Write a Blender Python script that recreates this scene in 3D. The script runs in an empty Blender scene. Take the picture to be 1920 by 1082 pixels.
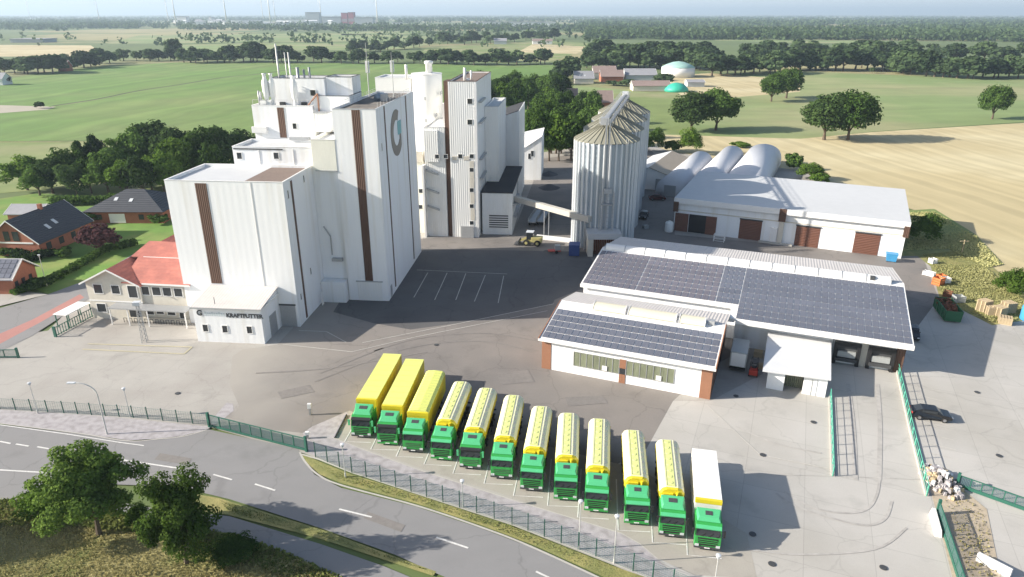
import bpy, bmesh, math, random
import numpy as np
from mathutils import Vector, Matrix

random.seed(7)
R = math.radians
sc = bpy.context.scene
COL = sc.collection

# ---------------------------------------------------------------- camera, sky, sun, exposure
CAM_H = 46.0
TILT = 21.65
cam_d = bpy.data.cameras.new('camera')
cam = bpy.data.objects.new('camera', cam_d)
COL.objects.link(cam)
cam_d.sensor_width = 36.0
cam_d.lens = 1300.0 / 1920.0 * 36.0
cam_d.clip_end = 80000.0
cam.location = (0, 0, CAM_H)
cam.rotation_euler = (R(90 - TILT), 0, 0)
sc.camera = cam

SUN_EL, SUN_DIR = 24.2, 5.0          # height of the sun, heading of the shadows (degrees from +x)
world = bpy.data.worlds.new('World')
sc.world = world
world.use_nodes = True
_nt = world.node_tree
_sky = _nt.nodes.new('ShaderNodeTexSky')
_sky.sky_type = 'NISHITA'
_sky.sun_disc = False
_sky.sun_elevation = R(SUN_EL)
_sky.sun_rotation = R(270 - SUN_DIR)
_sky.air_density = 1.0
_sky.dust_density = 1.8
_sky.ozone_density = 1.0
# thin bright veil of summer cloud low over the horizon
_tc = _nt.nodes.new('ShaderNodeTexCoord')
_sp = _nt.nodes.new('ShaderNodeSeparateXYZ')
_nt.links.new(_tc.outputs['Generated'], _sp.inputs[0])
_mr = _nt.nodes.new('ShaderNodeMapRange')
_mr.interpolation_type = 'SMOOTHSTEP'
_mr.inputs[1].default_value, _mr.inputs[2].default_value = .22, -.02
_mr.inputs[3].default_value, _mr.inputs[4].default_value = 0.0, .97
_nt.links.new(_sp.outputs[2], _mr.inputs[0])
_mx = _nt.nodes.new('ShaderNodeMix')
_mx.data_type = 'RGBA'
_mx.inputs[7].default_value = (6.3, 6.5, 6.7, 1)
_nt.links.new(_mr.outputs[0], _mx.inputs[0])
_nt.links.new(_sky.outputs[0], _mx.inputs[6])
_nt.links.new(_mx.outputs[2], _nt.nodes['Background'].inputs[0])
_nt.nodes['Background'].inputs[1].default_value = 0.09

sun_d = bpy.data.lights.new('sun', 'SUN')
sun_d.energy = 5.0
sun_d.angle = R(0.5)
sun_d.color = (1.0, 0.93, 0.82)
sun = bpy.data.objects.new('sun', sun_d)
COL.objects.link(sun)
_d = Vector((math.cos(R(SUN_DIR)) * math.cos(R(SUN_EL)), math.sin(R(SUN_DIR)) * math.cos(R(SUN_EL)), -math.sin(R(SUN_EL))))
sun.rotation_euler = _d.to_track_quat('-Z', 'Y').to_euler()
sun.location = (-200, 0, 200)

sc.view_settings.view_transform = 'Standard'
sc.view_settings.look = 'None'
sc.view_settings.exposure = 0.93
sc.view_settings.gamma = 1.0
sc.view_settings.use_curve_mapping = False
sc.cycles.use_denoising = True
sc.cycles.max_bounces = 5
sc.cycles.diffuse_bounces = 3
sc.cycles.volume_bounces = 0
sc.cycles.transparent_max_bounces = 6

# ---------------------------------------------------------------- surveying: photo pixel -> point on the real ground plane
_F, _CX, _CY = 1300.0, 960.0, 541.0
_c, _s = math.cos(R(TILT)), math.sin(R(TILT))
def _ray(px, py):
    u, v = px - _CX, py - _CY
    return (u, _F * _c - v * _s, -_F * _s - v * _c)
def G(px, py, z=0.0):
    r = _ray(px, py)
    t = (z - CAM_H) / r[2]
    return (r[0] * t, r[1] * t)
def height_of(base, top):
    g = G(*base)
    r = _ray(*top)
    return CAM_H + r[2] * (g[1] / r[1])
class Frame:
    """a plan grid turned by deg; world <-> local metres"""
    def __init__(s, deg, o=(0, 0)):
        a = R(deg)
        s.deg, s.o = deg, o
        s.e1, s.e2 = (math.cos(a), math.sin(a)), (-math.sin(a), math.cos(a))
    def loc(s, p):
        x, y = p[0] - s.o[0], p[1] - s.o[1]
        return (x * s.e1[0] + y * s.e1[1], x * s.e2[0] + y * s.e2[1])
    def g(s, px, py, z=0.0):
        return s.loc(G(px, py, z))
    def world(s, u, v):
        return (s.o[0] + u * s.e1[0] + v * s.e2[0], s.o[1] + u * s.e1[1] + v * s.e2[1])
    def at_v(s, px, py, v):
        r = _ray(px, py)
        n = s.e2
        t = (v + s.o[0] * n[0] + s.o[1] * n[1]) / (r[0] * n[0] + r[1] * n[1])
        return (s.loc((r[0] * t, r[1] * t))[0], CAM_H + r[2] * t)
    def at_u(s, px, py, u):
        r = _ray(px, py)
        n = s.e1
        t = (u + s.o[0] * n[0] + s.o[1] * n[1]) / (r[0] * n[0] + r[1] * n[1])
        return (s.loc((r[0] * t, r[1] * t))[1], CAM_H + r[2] * t)

# ---------------------------------------------------------------- materials
MATS = {}
def _n(nt, t, **k):
    n = nt.nodes.new(t)
    for a, b in k.items():
        setattr(n, a, b)
    return n
def surf(name, col, var=0.12, scales=((0.15, .5), (1.5, .3), (9, .2)), rough=0.8, metal=0.0, tint=None, tint_scale=0.05,
         tint_lo=.45, tint_hi=.65, stretch=(1, 1, 1), ribs=None, bump=0.0, spec=0.5, rand=0.0, lines=None):
    """procedural surface: base colour x layered noise, optional second tint in patches, optional ribbed bump"""
    m = bpy.data.materials.new(name)
    m.use_nodes = True
    nt = m.node_tree
    b = nt.nodes['Principled BSDF']
    b.inputs['Roughness'].default_value = rough
    b.inputs['Metallic'].default_value = metal
    b.inputs['Specular IOR Level'].default_value = spec
    tc = _n(nt, 'ShaderNodeTexCoord')
    mp = _n(nt, 'ShaderNodeMapping')
    mp.inputs['Scale'].default_value = stretch
    nt.links.new(tc.outputs['Object'], mp.inputs[0])
    acc = None
    for i, (s_, w) in enumerate(scales):
        nz = _n(nt, 'ShaderNodeTexNoise')
        nz.inputs['Scale'].default_value = s_
        nz.inputs['Detail'].default_value = 4
        nt.links.new(mp.outputs[0], nz.inputs['Vector'])
        ma = _n(nt, 'ShaderNodeMath', operation='MULTIPLY_ADD')
        ma.inputs[1].default_value = w * var * 4
        nt.links.new(nz.outputs['Fac'], ma.inputs[0])
        if acc is None:
            ma.inputs[2].default_value = 1 - sum(x[1] for x in scales) * var * 2
        else:
            nt.links.new(acc.outputs[0], ma.inputs[2])
        acc = ma
    colsock = None
    if tint is not None:
        tn = _n(nt, 'ShaderNodeTexNoise')
        tn.inputs['Scale'].default_value = tint_scale
        tn.inputs['Detail'].default_value = 5
        nt.links.new(mp.outputs[0], tn.inputs['Vector'])
        mr = _n(nt, 'ShaderNodeMapRange')
        mr.inputs[1].default_value, mr.inputs[2].default_value = tint_lo, tint_hi
        nt.links.new(tn.outputs['Fac'], mr.inputs[0])
        mx = _n(nt, 'ShaderNodeMix', data_type='RGBA')
        mx.inputs[6].default_value = (*col, 1)
        mx.inputs[7].default_value = (*tint, 1)
        nt.links.new(mr.outputs[0], mx.inputs[0])
        colsock = mx.outputs[2]
    if rand > 0:
        oi = _n(nt, 'ShaderNodeObjectInfo')
        ra = _n(nt, 'ShaderNodeMath', operation='MULTIPLY_ADD')
        ra.inputs[1].default_value, ra.inputs[2].default_value = rand * 2, 1 - rand
        nt.links.new(oi.outputs['Random'], ra.inputs[0])
        mm = _n(nt, 'ShaderNodeMath', operation='MULTIPLY')
        nt.links.new(acc.outputs[0], mm.inputs[0])
        nt.links.new(ra.outputs[0], mm.inputs[1])
        acc = mm
    vm = _n(nt, 'ShaderNodeVectorMath', operation='SCALE')
    if colsock is None:
        vm.inputs[0].default_value = col
    else:
        nt.links.new(colsock, vm.inputs[0])
    if lines is not None:                      # lines = (direction in plan degrees, spacing m, strength): drilled rows, tramlines
        sp = _n(nt, 'ShaderNodeVectorMath', operation='DOT_PRODUCT')
        a = R(lines[0])
        sp.inputs[1].default_value = (math.cos(a), math.sin(a), 0)
        wob = _n(nt, 'ShaderNodeTexNoise')
        wob.inputs['Scale'].default_value = .02
        nt.links.new(tc.outputs['Object'], wob.inputs['Vector'])
        nt.links.new(tc.outputs['Object'], sp.inputs[0])
        ad = _n(nt, 'ShaderNodeMath', operation='MULTIPLY_ADD')
        ad.inputs[1].default_value = lines[1] * 2.5
        nt.links.new(wob.outputs['Fac'], ad.inputs[0])
        nt.links.new(sp.outputs['Value'], ad.inputs[2])
        cb = _n(nt, 'ShaderNodeCombineXYZ')
        nt.links.new(ad.outputs[0], cb.inputs[0])
        nz = _n(nt, 'ShaderNodeTexNoise', noise_dimensions='1D')
        nz.inputs['Scale'].default_value = 1.0 / lines[1]
        nz.inputs['Detail'].default_value = 3
        nt.links.new(ad.outputs[0], nz.inputs['W'])
        ma = _n(nt, 'ShaderNodeMath', operation='MULTIPLY_ADD')
        ma.inputs[1].default_value, ma.inputs[2].default_value = lines[2] * 2, 1 - lines[2]
        nt.links.new(nz.outputs['Fac'], ma.inputs[0])
        mm = _n(nt, 'ShaderNodeMath', operation='MULTIPLY')
        nt.links.new(acc.outputs[0], mm.inputs[0])
        nt.links.new(ma.outputs[0], mm.inputs[1])
        acc = mm
    nt.links.new(acc.outputs[0], vm.inputs['Scale'])
    nt.links.new(vm.outputs[0], b.inputs['Base Color'])
    hsock = None
    if ribs is not None:                       # ribs = (vector, spacing, depth)
        dp = _n(nt, 'ShaderNodeVectorMath', operation='DOT_PRODUCT')
        dp.inputs[1].default_value = tuple(x * 2 * math.pi / ribs[1] for x in ribs[0])
        nt.links.new(tc.outputs['Object'], dp.inputs[0])
        sn = _n(nt, 'ShaderNodeMath', operation='SINE')
        nt.links.new(dp.outputs['Value'], sn.inputs[0])
        bp = _n(nt, 'ShaderNodeBump')
        bp.inputs['Distance'].default_value = ribs[2]
        bp.inputs['Strength'].default_value = 1
        nt.links.new(sn.outputs[0], bp.inputs['Height'])
        nt.links.new(bp.outputs[0], b.inputs['Normal'])
    elif bump > 0:
        bp = _n(nt, 'ShaderNodeBump')
        bp.inputs['Distance'].default_value = bump
        nz = _n(nt, 'ShaderNodeTexNoise')
        nz.inputs['Scale'].default_value = scales[-1][0]
        nz.inputs['Detail'].default_value = 6
        nt.links.new(mp.outputs[0], nz.inputs['Vector'])
        nt.links.new(nz.outputs['Fac'], bp.inputs['Height'])
        nt.links.new(bp.outputs[0], b.inputs['Normal'])
    MATS[name] = m
    return m

def add_joints(m, deg, w, h, width, strength):
    """slab joints: a brick pattern in plan that darkens the existing base colour"""
    nt = m.node_tree
    b = nt.nodes['Principled BSDF']
    src = b.inputs['Base Color'].links[0].from_socket
    tc = _n(nt, 'ShaderNodeTexCoord')
    mp = _n(nt, 'ShaderNodeMapping')
    mp.inputs['Rotation'].default_value = (0, 0, R(deg))
    br = _n(nt, 'ShaderNodeTexBrick')
    br.offset = 0
    br.inputs['Color1'].default_value = (1, 1, 1, 1)
    br.inputs['Color2'].default_value = (1 - strength * .25,) * 3 + (1,)
    br.inputs['Mortar'].default_value = (1 - strength,) * 3 + (1,)
    br.inputs['Scale'].default_value = 1
    br.inputs['Brick Width'].default_value = w
    br.inputs['Row Height'].default_value = h
    br.inputs['Mortar Size'].default_value = width
    br.inputs['Mortar Smooth'].default_value = .3
    nt.links.new(tc.outputs['Object'], mp.inputs[0])
    nt.links.new(mp.outputs[0], br.inputs['Vector'])
    mx = _n(nt, 'ShaderNodeMix', data_type='RGBA', blend_type='MULTIPLY')
    mx.inputs[0].default_value = 1
    nt.links.new(src, mx.inputs[6])
    nt.links.new(br.outputs['Color'], mx.inputs[7])
    nt.links.new(mx.outputs[2], b.inputs['Base Color'])

def leaf_mat(name, dark, light, sat_rand=.32):
    m = bpy.data.materials.new(name)
    m.use_nodes = True
    nt = m.node_tree
    nt.nodes.remove(nt.nodes['Principled BSDF'])
    out = nt.nodes['Material Output']
    at = _n(nt, 'ShaderNodeAttribute', attribute_name='tint')
    oi = _n(nt, 'ShaderNodeObjectInfo')
    mx = _n(nt, 'ShaderNodeMix', data_type='RGBA')
    mx.inputs[6].default_value = (*dark, 1)
    mx.inputs[7].default_value = (*light, 1)
    hs = _n(nt, 'ShaderNodeMath', operation='MULTIPLY_ADD')
    hs.inputs[1].default_value = .5
    nt.links.new(oi.outputs['Random'], hs.inputs[0])
    at2 = _n(nt, 'ShaderNodeMath', operation='ADD', use_clamp=True)
    at2.inputs[1].default_value = -.25
    nt.links.new(at.outputs['Fac'], hs.inputs[2])
    nt.links.new(hs.outputs[0], at2.inputs[0])
    nt.links.new(at2.outputs[0], mx.inputs[0])
    ra = _n(nt, 'ShaderNodeMath', operation='MULTIPLY_ADD')
    ra.inputs[1].default_value, ra.inputs[2].default_value = sat_rand * 2, 1 - sat_rand
    nt.links.new(oi.outputs['Random'], ra.inputs[0])
    vm = _n(nt, 'ShaderNodeVectorMath', operation='SCALE')
    nt.links.new(mx.outputs[2], vm.inputs[0])
    nt.links.new(ra.outputs[0], vm.inputs['Scale'])
    df = _n(nt, 'ShaderNodeBsdfDiffuse')
    tr = _n(nt, 'ShaderNodeBsdfTranslucent')
    nt.links.new(vm.outputs[0], df.inputs['Color'])
    nt.links.new(vm.outputs[0], tr.inputs['Color'])
    ms = _n(nt, 'ShaderNodeMixShader')
    ms.inputs[0].default_value = .3
    nt.links.new(df.outputs[0], ms.inputs[1])
    nt.links.new(tr.outputs[0], ms.inputs[2])
    nt.links.new(ms.outputs[0], out.inputs['Surface'])
    MATS[name] = m
    return m

S = surf
# ground
S('farmland', (.115, .16, .05), .35, ((.0015, .5), (.01, .3), (.2, .2)), .95, tint=(.30, .27, .13), tint_scale=.0016, tint_lo=.52, tint_hi=.56)
S('meadow', (.12, .215, .04), .26, ((.006, .35), (.06, .4), (1.2, .25)), .95, tint=(.17, .225, .065), tint_scale=.009, lines=(-10, 12, .32))
S('pasture', (.18, .235, .07), .25, ((.01, .4), (.08, .4), (1.0, .2)), .95, tint=(.27, .26, .13), tint_scale=.02)
S('pale_grass', (.19, .255, .09), .22, ((.006, .4), (.05, .4), (.8, .2)), .95, tint=(.29, .29, .14), tint_scale=.01, lines=(95, 14, .16))
S('stubble', (.48, .40, .225), .14, ((.01, .4), (.08, .4), (2.0, .2)), .95, tint=(.54, .47, .29), tint_scale=.02, lines=(8, 4.5, .24))
S('lawn', (.125, .235, .035), .25, ((.05, .4), (.4, .4), (5, .2)), .95, tint=(.2, .25, .06), tint_scale=.12)
S('verge', (.21, .215, .075), .4, ((.1, .3), (.9, .4), (6, .3)), .95, tint=(.33, .29, .11), tint_scale=.35, bump=.05)
S('rough_grass', (.30, .265, .115), .4, ((.08, .3), (.8, .4), (5, .3)), .95, tint=(.15, .17, .045), tint_scale=.16, tint_lo=.48, tint_hi=.62, bump=.08)
S('paver', (.385, .365, .335), .14, ((.04, .45), (.35, .3), (4, .25)), .88, tint=(.30, .275, .25), tint_scale=.05)
S('concrete', (.48, .46, .43), .12, ((.03, .5), (.3, .3), (5, .2)), .88, tint=(.41, .39, .355), tint_scale=.06)
S('asphalt_dark', (.115, .112, .112), .2, ((.03, .45), (.3, .3), (4, .25)), .85, tint=(.095, .093, .095), tint_scale=.08)
S('stain', (.405, .385, .36), .3, ((.2, .5), (1.5, .5)), .9)
S('patch', (.212, .195, .182), .2, ((.2, .5), (2, .5)), .9)
S('asphalt_yard', (.235, .212, .193), .16, ((.03, .45), (.25, .3), (4, .25)), .85, tint=(.17, .158, .15), tint_scale=.045)
S('road', (.235, .23, .23), .14, ((.02, .4), (.2, .35), (6, .25)), .85, tint=(.225, .218, .215), tint_scale=.05, stretch=(1, 2.2, 1))
S('track', (.40, .36, .29), .15, ((.05, .5), (.5, .3), (4, .2)), .9)
S('red_path', (.40, .19, .165), .12, ((.1, .5), (1, .3), (6, .2)), .9)
S('gravel', (.40, .375, .385), .35, ((.3, .25), (3, .35), (12, .4)), .95, tint=(.30, .28, .28), tint_scale=1.5, bump=.03)
S('bay_paver', (.36, .335, .295), .14, ((.06, .4), (.6, .3), (7, .3)), .9)
S('soil', (.42, .35, .26), .35, ((.2, .3), (1.5, .4), (8, .3)), .95, tint=(.42, .36, .28), tint_scale=.6)
S('dark_gravel', (.1, .1, .105), .3, ((1, .5), (6, .5)), .95, bump=.05)
S('kerb', (.44, .42, .38), .12, ((.5, .5), (5, .5)), .9)
S('lean_roof', (.66, .665, .67), .05, ((.1, .4), (1, .6)), .6)
S('road_paint', (.64, .63, .605), .3, ((1.5, .5), (9, .5)), .8)
S('faded_paint', (.50, .48, .44), .25, ((.5, .5), (4, .5)), .85)
S('yellow_paint', (.44, .40, .28), .2, ((.5, .5), (4, .5)), .85)
S('woodland_floor', (.05, .065, .03), .3, ((.02, .5), (.2, .5)), .95)
def add_wear(m, crack, grime):
    """fine cracks and irregular oil and dirt stains of the paving itself"""
    nt = m.node_tree
    b = nt.nodes['Principled BSDF']
    src = b.inputs['Base Color'].links[0].from_socket
    tc = _n(nt, 'ShaderNodeTexCoord')
    wn = _n(nt, 'ShaderNodeTexNoise')
    wn.inputs['Scale'].default_value = .5
    wn.inputs['Detail'].default_value = 4
    nt.links.new(tc.outputs['Object'], wn.inputs['Vector'])
    wa = _n(nt, 'ShaderNodeVectorMath', operation='MULTIPLY_ADD')
    wa.inputs[1].default_value = (2.5, 2.5, 0)
    nt.links.new(wn.outputs['Color'], wa.inputs[0])
    nt.links.new(tc.outputs['Object'], wa.inputs[2])
    vo = _n(nt, 'ShaderNodeTexVoronoi', feature='DISTANCE_TO_EDGE')
    vo.inputs['Scale'].default_value = .11
    nt.links.new(wa.outputs[0], vo.inputs['Vector'])
    m1 = _n(nt, 'ShaderNodeMapRange')
    m1.inputs[1].default_value, m1.inputs[2].default_value = .003, .012
    m1.inputs[3].default_value, m1.inputs[4].default_value = 1 - crack, 1
    nt.links.new(vo.outputs['Distance'], m1.inputs[0])
    gn = _n(nt, 'ShaderNodeTexNoise')
    gn.inputs['Scale'].default_value = .22
    gn.inputs['Detail'].default_value = 9
    gn.inputs['Roughness'].default_value = .62
    nt.links.new(tc.outputs['Object'], gn.inputs['Vector'])
    m2 = _n(nt, 'ShaderNodeMapRange')
    m2.inputs[1].default_value, m2.inputs[2].default_value = .56, .74
    m2.inputs[3].default_value, m2.inputs[4].default_value = 1, 1 - grime
    nt.links.new(gn.outputs['Fac'], m2.inputs[0])
    mu = _n(nt, 'ShaderNodeMath', operation='MULTIPLY')
    nt.links.new(m1.outputs[0], mu.inputs[0])
    nt.links.new(m2.outputs[0], mu.inputs[1])
    vs = _n(nt, 'ShaderNodeVectorMath', operation='SCALE')
    nt.links.new(src, vs.inputs[0])
    nt.links.new(mu.outputs[0], vs.inputs['Scale'])
    nt.links.new(vs.outputs[0], b.inputs['Base Color'])

for _k, _cr, _gr in (('concrete', .10, .16), ('paver', .08, .18), ('asphalt_yard', .16, .24), ('asphalt_dark', .2, .2), ('road', .14, .16), ('bay_paver', .06, .22)):
    add_wear(MATS[_k], _cr, _gr)
add_joints(MATS['concrete'], 22, 6.0, 5.0, .035, .22)
add_joints(MATS['paver'], 5, 5.0, 5.0, .03, .14)
_m = MATS['asphalt_yard']          # the old asphalt peters out into the pavers on the left
_t = _m.node_tree
_b = _t.nodes['Principled BSDF']
_src = _b.inputs['Base Color'].links[0].from_socket
_g = _n(_t, 'ShaderNodeNewGeometry')
_sx = _n(_t, 'ShaderNodeSeparateXYZ')
_t.links.new(_g.outputs['Position'], _sx.inputs[0])
_nz = _n(_t, 'ShaderNodeTexNoise')
_nz.inputs['Scale'].default_value = .12
_nz.inputs['Detail'].default_value = 6
_t.links.new(_g.outputs['Position'], _nz.inputs['Vector'])
_a = _n(_t, 'ShaderNodeMath', operation='MULTIPLY_ADD')
_a.inputs[1].default_value = 14
_t.links.new(_nz.outputs['Fac'], _a.inputs[0])
_t.links.new(_sx.outputs['X'], _a.inputs[2])
_r = _n(_t, 'ShaderNodeMapRange')
_r.inputs[1].default_value, _r.inputs[2].default_value = -32, -17
_t.links.new(_a.outputs[0], _r.inputs[0])
_x = _n(_t, 'ShaderNodeMix', data_type='RGBA')
_x.inputs[6].default_value = (.35, .325, .29, 1)
_t.links.new(_r.outputs[0], _x.inputs[0])
_t.links.new(_src, _x.inputs[7])
_t.links.new(_x.outputs[2], _b.inputs['Base Color'])
# walls and roofs
S('mill_white', (.85, .86, .865), .05, ((.05, .3), (.7, .3), (6, .4)), .6, stretch=(1.3, 1.3, .07), ribs=((1, 1, 0), 1.05, .0025), tint=(.73, .71, .655), tint_scale=.5, tint_lo=.53, tint_hi=.8)
S('clad_white', (.82, .82, .80), .05, ((.05, .4), (.5, .3), (3, .3)), .55, stretch=(1.2, 1.2, .2), ribs=((1, 1, 0), .45, .012), tint=(.72, .70, .65), tint_scale=.3, tint_lo=.5, tint_hi=.8)
S('silo_white', (.82, .82, .80), .04, ((.1, .5), (1, .5)), .5)
S('cream_wall', (.82, .81, .71), .1, ((.1, .4), (1, .3), (5, .3)), .8, stretch=(1, 1, .3))
S('plaster', (.62, .58, .50), .1, ((.2, .4), (2, .6)), .85)
S('brown_stripe', (.105, .055, .036), .18, ((.3, .4), (4, .6)), .6, stretch=(1, 1, .15), ribs=((1, 1, 0), .3, .02))
S('brown_panel', (.30, .145, .085), .12, ((.3, .5), (3, .5)), .6)
S('brown_door', (.165, .072, .046), .12, ((.3, .5), (3, .5)), .55, ribs=((0, 0, 1), .35, .03))
S('roof_white', (.575, .58, .585), .06, ((.05, .5), (.6, .5)), .55)
S('roof_corrugated', (.60, .565, .54), .1, ((.1, .4), (1, .6)), .7, ribs=((1, 0, 0), .45, .015))
S('roof_gravel', (.22, .19, .16), .3, ((.3, .4), (2, .3), (9, .3)), .95, tint=(.10, .10, .10), tint_scale=.35)
S('roof_brown', (.20, .15, .125), .2, ((.3, .4), (3, .6)), .9)
S('roof_tar', (.035, .035, .04), .25, ((.2, .5), (2, .5)), .85)
S('parapet_metal', (.55, .56, .57), .08, ((.5, .5), (4, .5)), .45, metal=.3)
S('roof_red', (.36, .125, .098), .16, ((.2, .4), (2, .6)), .75, ribs=((0, 0, 1), .35, .02), tint=(.46, .16, .12), tint_scale=.4)
S('roof_slate', (.042, .046, .056), .2, ((.3, .4), (4, .6)), .6, ribs=((0, 0, 1), .3, .04))
S('roof_tan', (.46, .38, .29), .12, ((.2, .4), (2, .6)), .8)
S('roof_barn', (.27, .20, .18), .2, ((.1, .5), (1, .5)), .85)
S('roof_grey', (.30, .30, .32), .15, ((.1, .5), (1, .5)), .8)
S('brick', (.33, .125, .075), .25, ((.4, .3), (3, .4), (12, .3)), .9)
S('white_trim', (.80, .79, .77), .05, ((.5, .5), (4, .5)), .5)
S('tent_white', (.68, .68, .70), .05, ((.1, .4), (.8, .6)), .6)
S('skylight', (.66, .62, .49), .1, ((.4, .5), (4, .5)), .5)
S('glass', (.035, .04, .045), .2, ((.6, 1),), .12, spec=.6)
S('glass_green', (.20, .22, .15), .35, ((1.2, .6), (5, .4)), .2, spec=.6, stretch=(1.5, 1.5, .2))
S('grey_metal', (.42, .43, .44), .12, ((.5, .5), (4, .5)), .5, metal=.4)
S('dark_metal', (.06, .062, .065), .2, ((.5, .5), (4, .5)), .55)
S('galvanised', (.36, .41, .455), .10, ((.2, .4), (1.5, .6)), .4, metal=.35, stretch=(1, 1, .15))
S('galv_rib', (.66, .68, .69), .10, ((.2, .4), (1.5, .6)), .45, metal=.15, stretch=(1, 1, .15))
S('silo_roof', (.31, .30, .235), .10, ((.3, .5), (3, .5)), .6, metal=.25)
S('pole_metal', (.60, .60, .58), .06, ((.5, 1),), .5, metal=.3)
S('pv_blue', (.138, .146, .18), .14, ((.35, .6), (3, .4)), .28, spec=.7, rand=.1)
S('pv_violet', (.15, .142, .168), .14, ((.35, .6), (3, .4)), .33, spec=.7, rand=.1)
S('logo_grey', (.24, .215, .185), .08, ((.5, 1),), .6)
S('logo_teal', (.22, .48, .50), .06, ((.5, 1),), .6)
S('sign_dark', (.05, .055, .06), .05, ((1, 1),), .6)
S('sign_pale', (.58, .64, .65), .05, ((1, 1),), .6)
S('belt_beige', (.50, .475, .425), .12, ((.3, .5), (3, .5)), .7)
# vehicles and small things
S('truck_green', (.034, .31, .062), .07, ((.8, .5), (5, .5)), .33, spec=.6)
S('truck_mint', (.085, .46, .20), .07, ((.8, .5), (5, .5)), .35, spec=.6)
S('trailer_yellow', (.70, .57, .025), .08, ((.3, .5), (3, .5)), .5)
S('tarp_yellow', (.70, .735, .20), .07, ((.3, .4), (2.5, .6)), .55)
S('tank_cream', (.75, .745, .51), .08, ((.4, .5), (3, .5)), .5)
S('tank_walkway', (.63, .665, .26), .14, ((.4, .5), (4, .5)), .6)
S('trailer_white', (.80, .79, .77), .04, ((.4, .5), (3, .5)), .5)
S('black_plastic', (.018, .018, .02), .15, ((1, 1),), .5)
S('tyre', (.022, .021, .02), .2, ((2, 1),), .9)
S('rim', (.35, .35, .36), .1, ((2, 1),), .4, metal=.6)
S('lamp_glass', (.62, .64, .66), .05, ((2, 1),), .15)
S('car_black', (.014, .015, .018), .1, ((2, 1),), .18, spec=.7)
S('car_dark_red', (.09, .015, .015), .1, ((2, 1),), .25, spec=.6)
S('silver_box', (.40, .415, .41), .1, ((.5, .5), (4, .5)), .45, metal=.2)
S('red_paint', (.50, .05, .03), .12, ((1, .5), (6, .5)), .5)
S('orange_paint', (.60, .17, .05), .2, ((1, .5), (6, .5)), .6)
S('blue_paint', (.035, .075, .24), .15, ((1, .5), (6, .5)), .5)
S('bright_blue', (.06, .30, .56), .12, ((1, .5), (6, .5)), .5)
S('green_paint', (.02, .20, .12), .12, ((1, .5), (6, .5)), .5)
S('rail_green', (.10, .42, .30), .12, ((1, .5), (6, .5)), .5)
S('skip_green', (.03, .13, .06), .2, ((1, .5), (6, .5)), .6)
S('rust', (.16, .065, .035), .3, ((1, .5), (6, .5)), .85)
S('machine_yellow', (.42, .37, .15), .15, ((1, .5), (6, .5)), .5)
S('pallet_wood', (.48, .38, .24), .22, ((1, .5), (8, .5)), .85)
S('fence_wire', (.10, .19, .175), .1, ((1, 1),), .6)
S('fence_green', (.025, .12, .085), .1, ((1, 1),), .5)
S('teal_cover', (.04, .42, .30), .08, ((.2, 1),), .5)
S('tank_dome', (.33, .52, .47), .06, ((.1, 1),), .6)
S('far_white', (.74, .74, .74), .04, ((.01, 1),), .7)
S('far_red', (.42, .10, .13), .05, ((.01, 1),), .7)
S('far_grey', (.42, .45, .47), .05, ((.01, 1),), .8)
S('turbine_white', (.80, .80, .80), .02, ((.1, 1),), .5)
S('bark', (.12, .09, .065), .3, ((1, .5), (6, .5)), .95)
# foliage
leaf_mat('leaf_mid', (.04, .082, .02), (.10, .165, .038))
leaf_mat('leaf_bright', (.05, .10, .018), (.125, .20, .035))
leaf_mat('leaf_fg', (.055, .10, .025), (.155, .23, .05))
leaf_mat('leaf_fgb', (.075, .135, .028), (.19, .28, .06))
leaf_mat('leaf_bank', (.24, .245, .095), (.44, .42, .21))
leaf_mat('leaf_dark', (.032, .062, .022), (.075, .12, .038))
leaf_mat('leaf_far', (.04, .072, .036), (.095, .14, .06))
leaf_mat('leaf_purple', (.045, .022, .026), (.10, .05, .052))
leaf_mat('leaf_straw', (.25, .225, .095), (.44, .40, .20))
leaf_mat('leaf_grass', (.13, .165, .045), (.27, .29, .10))

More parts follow.
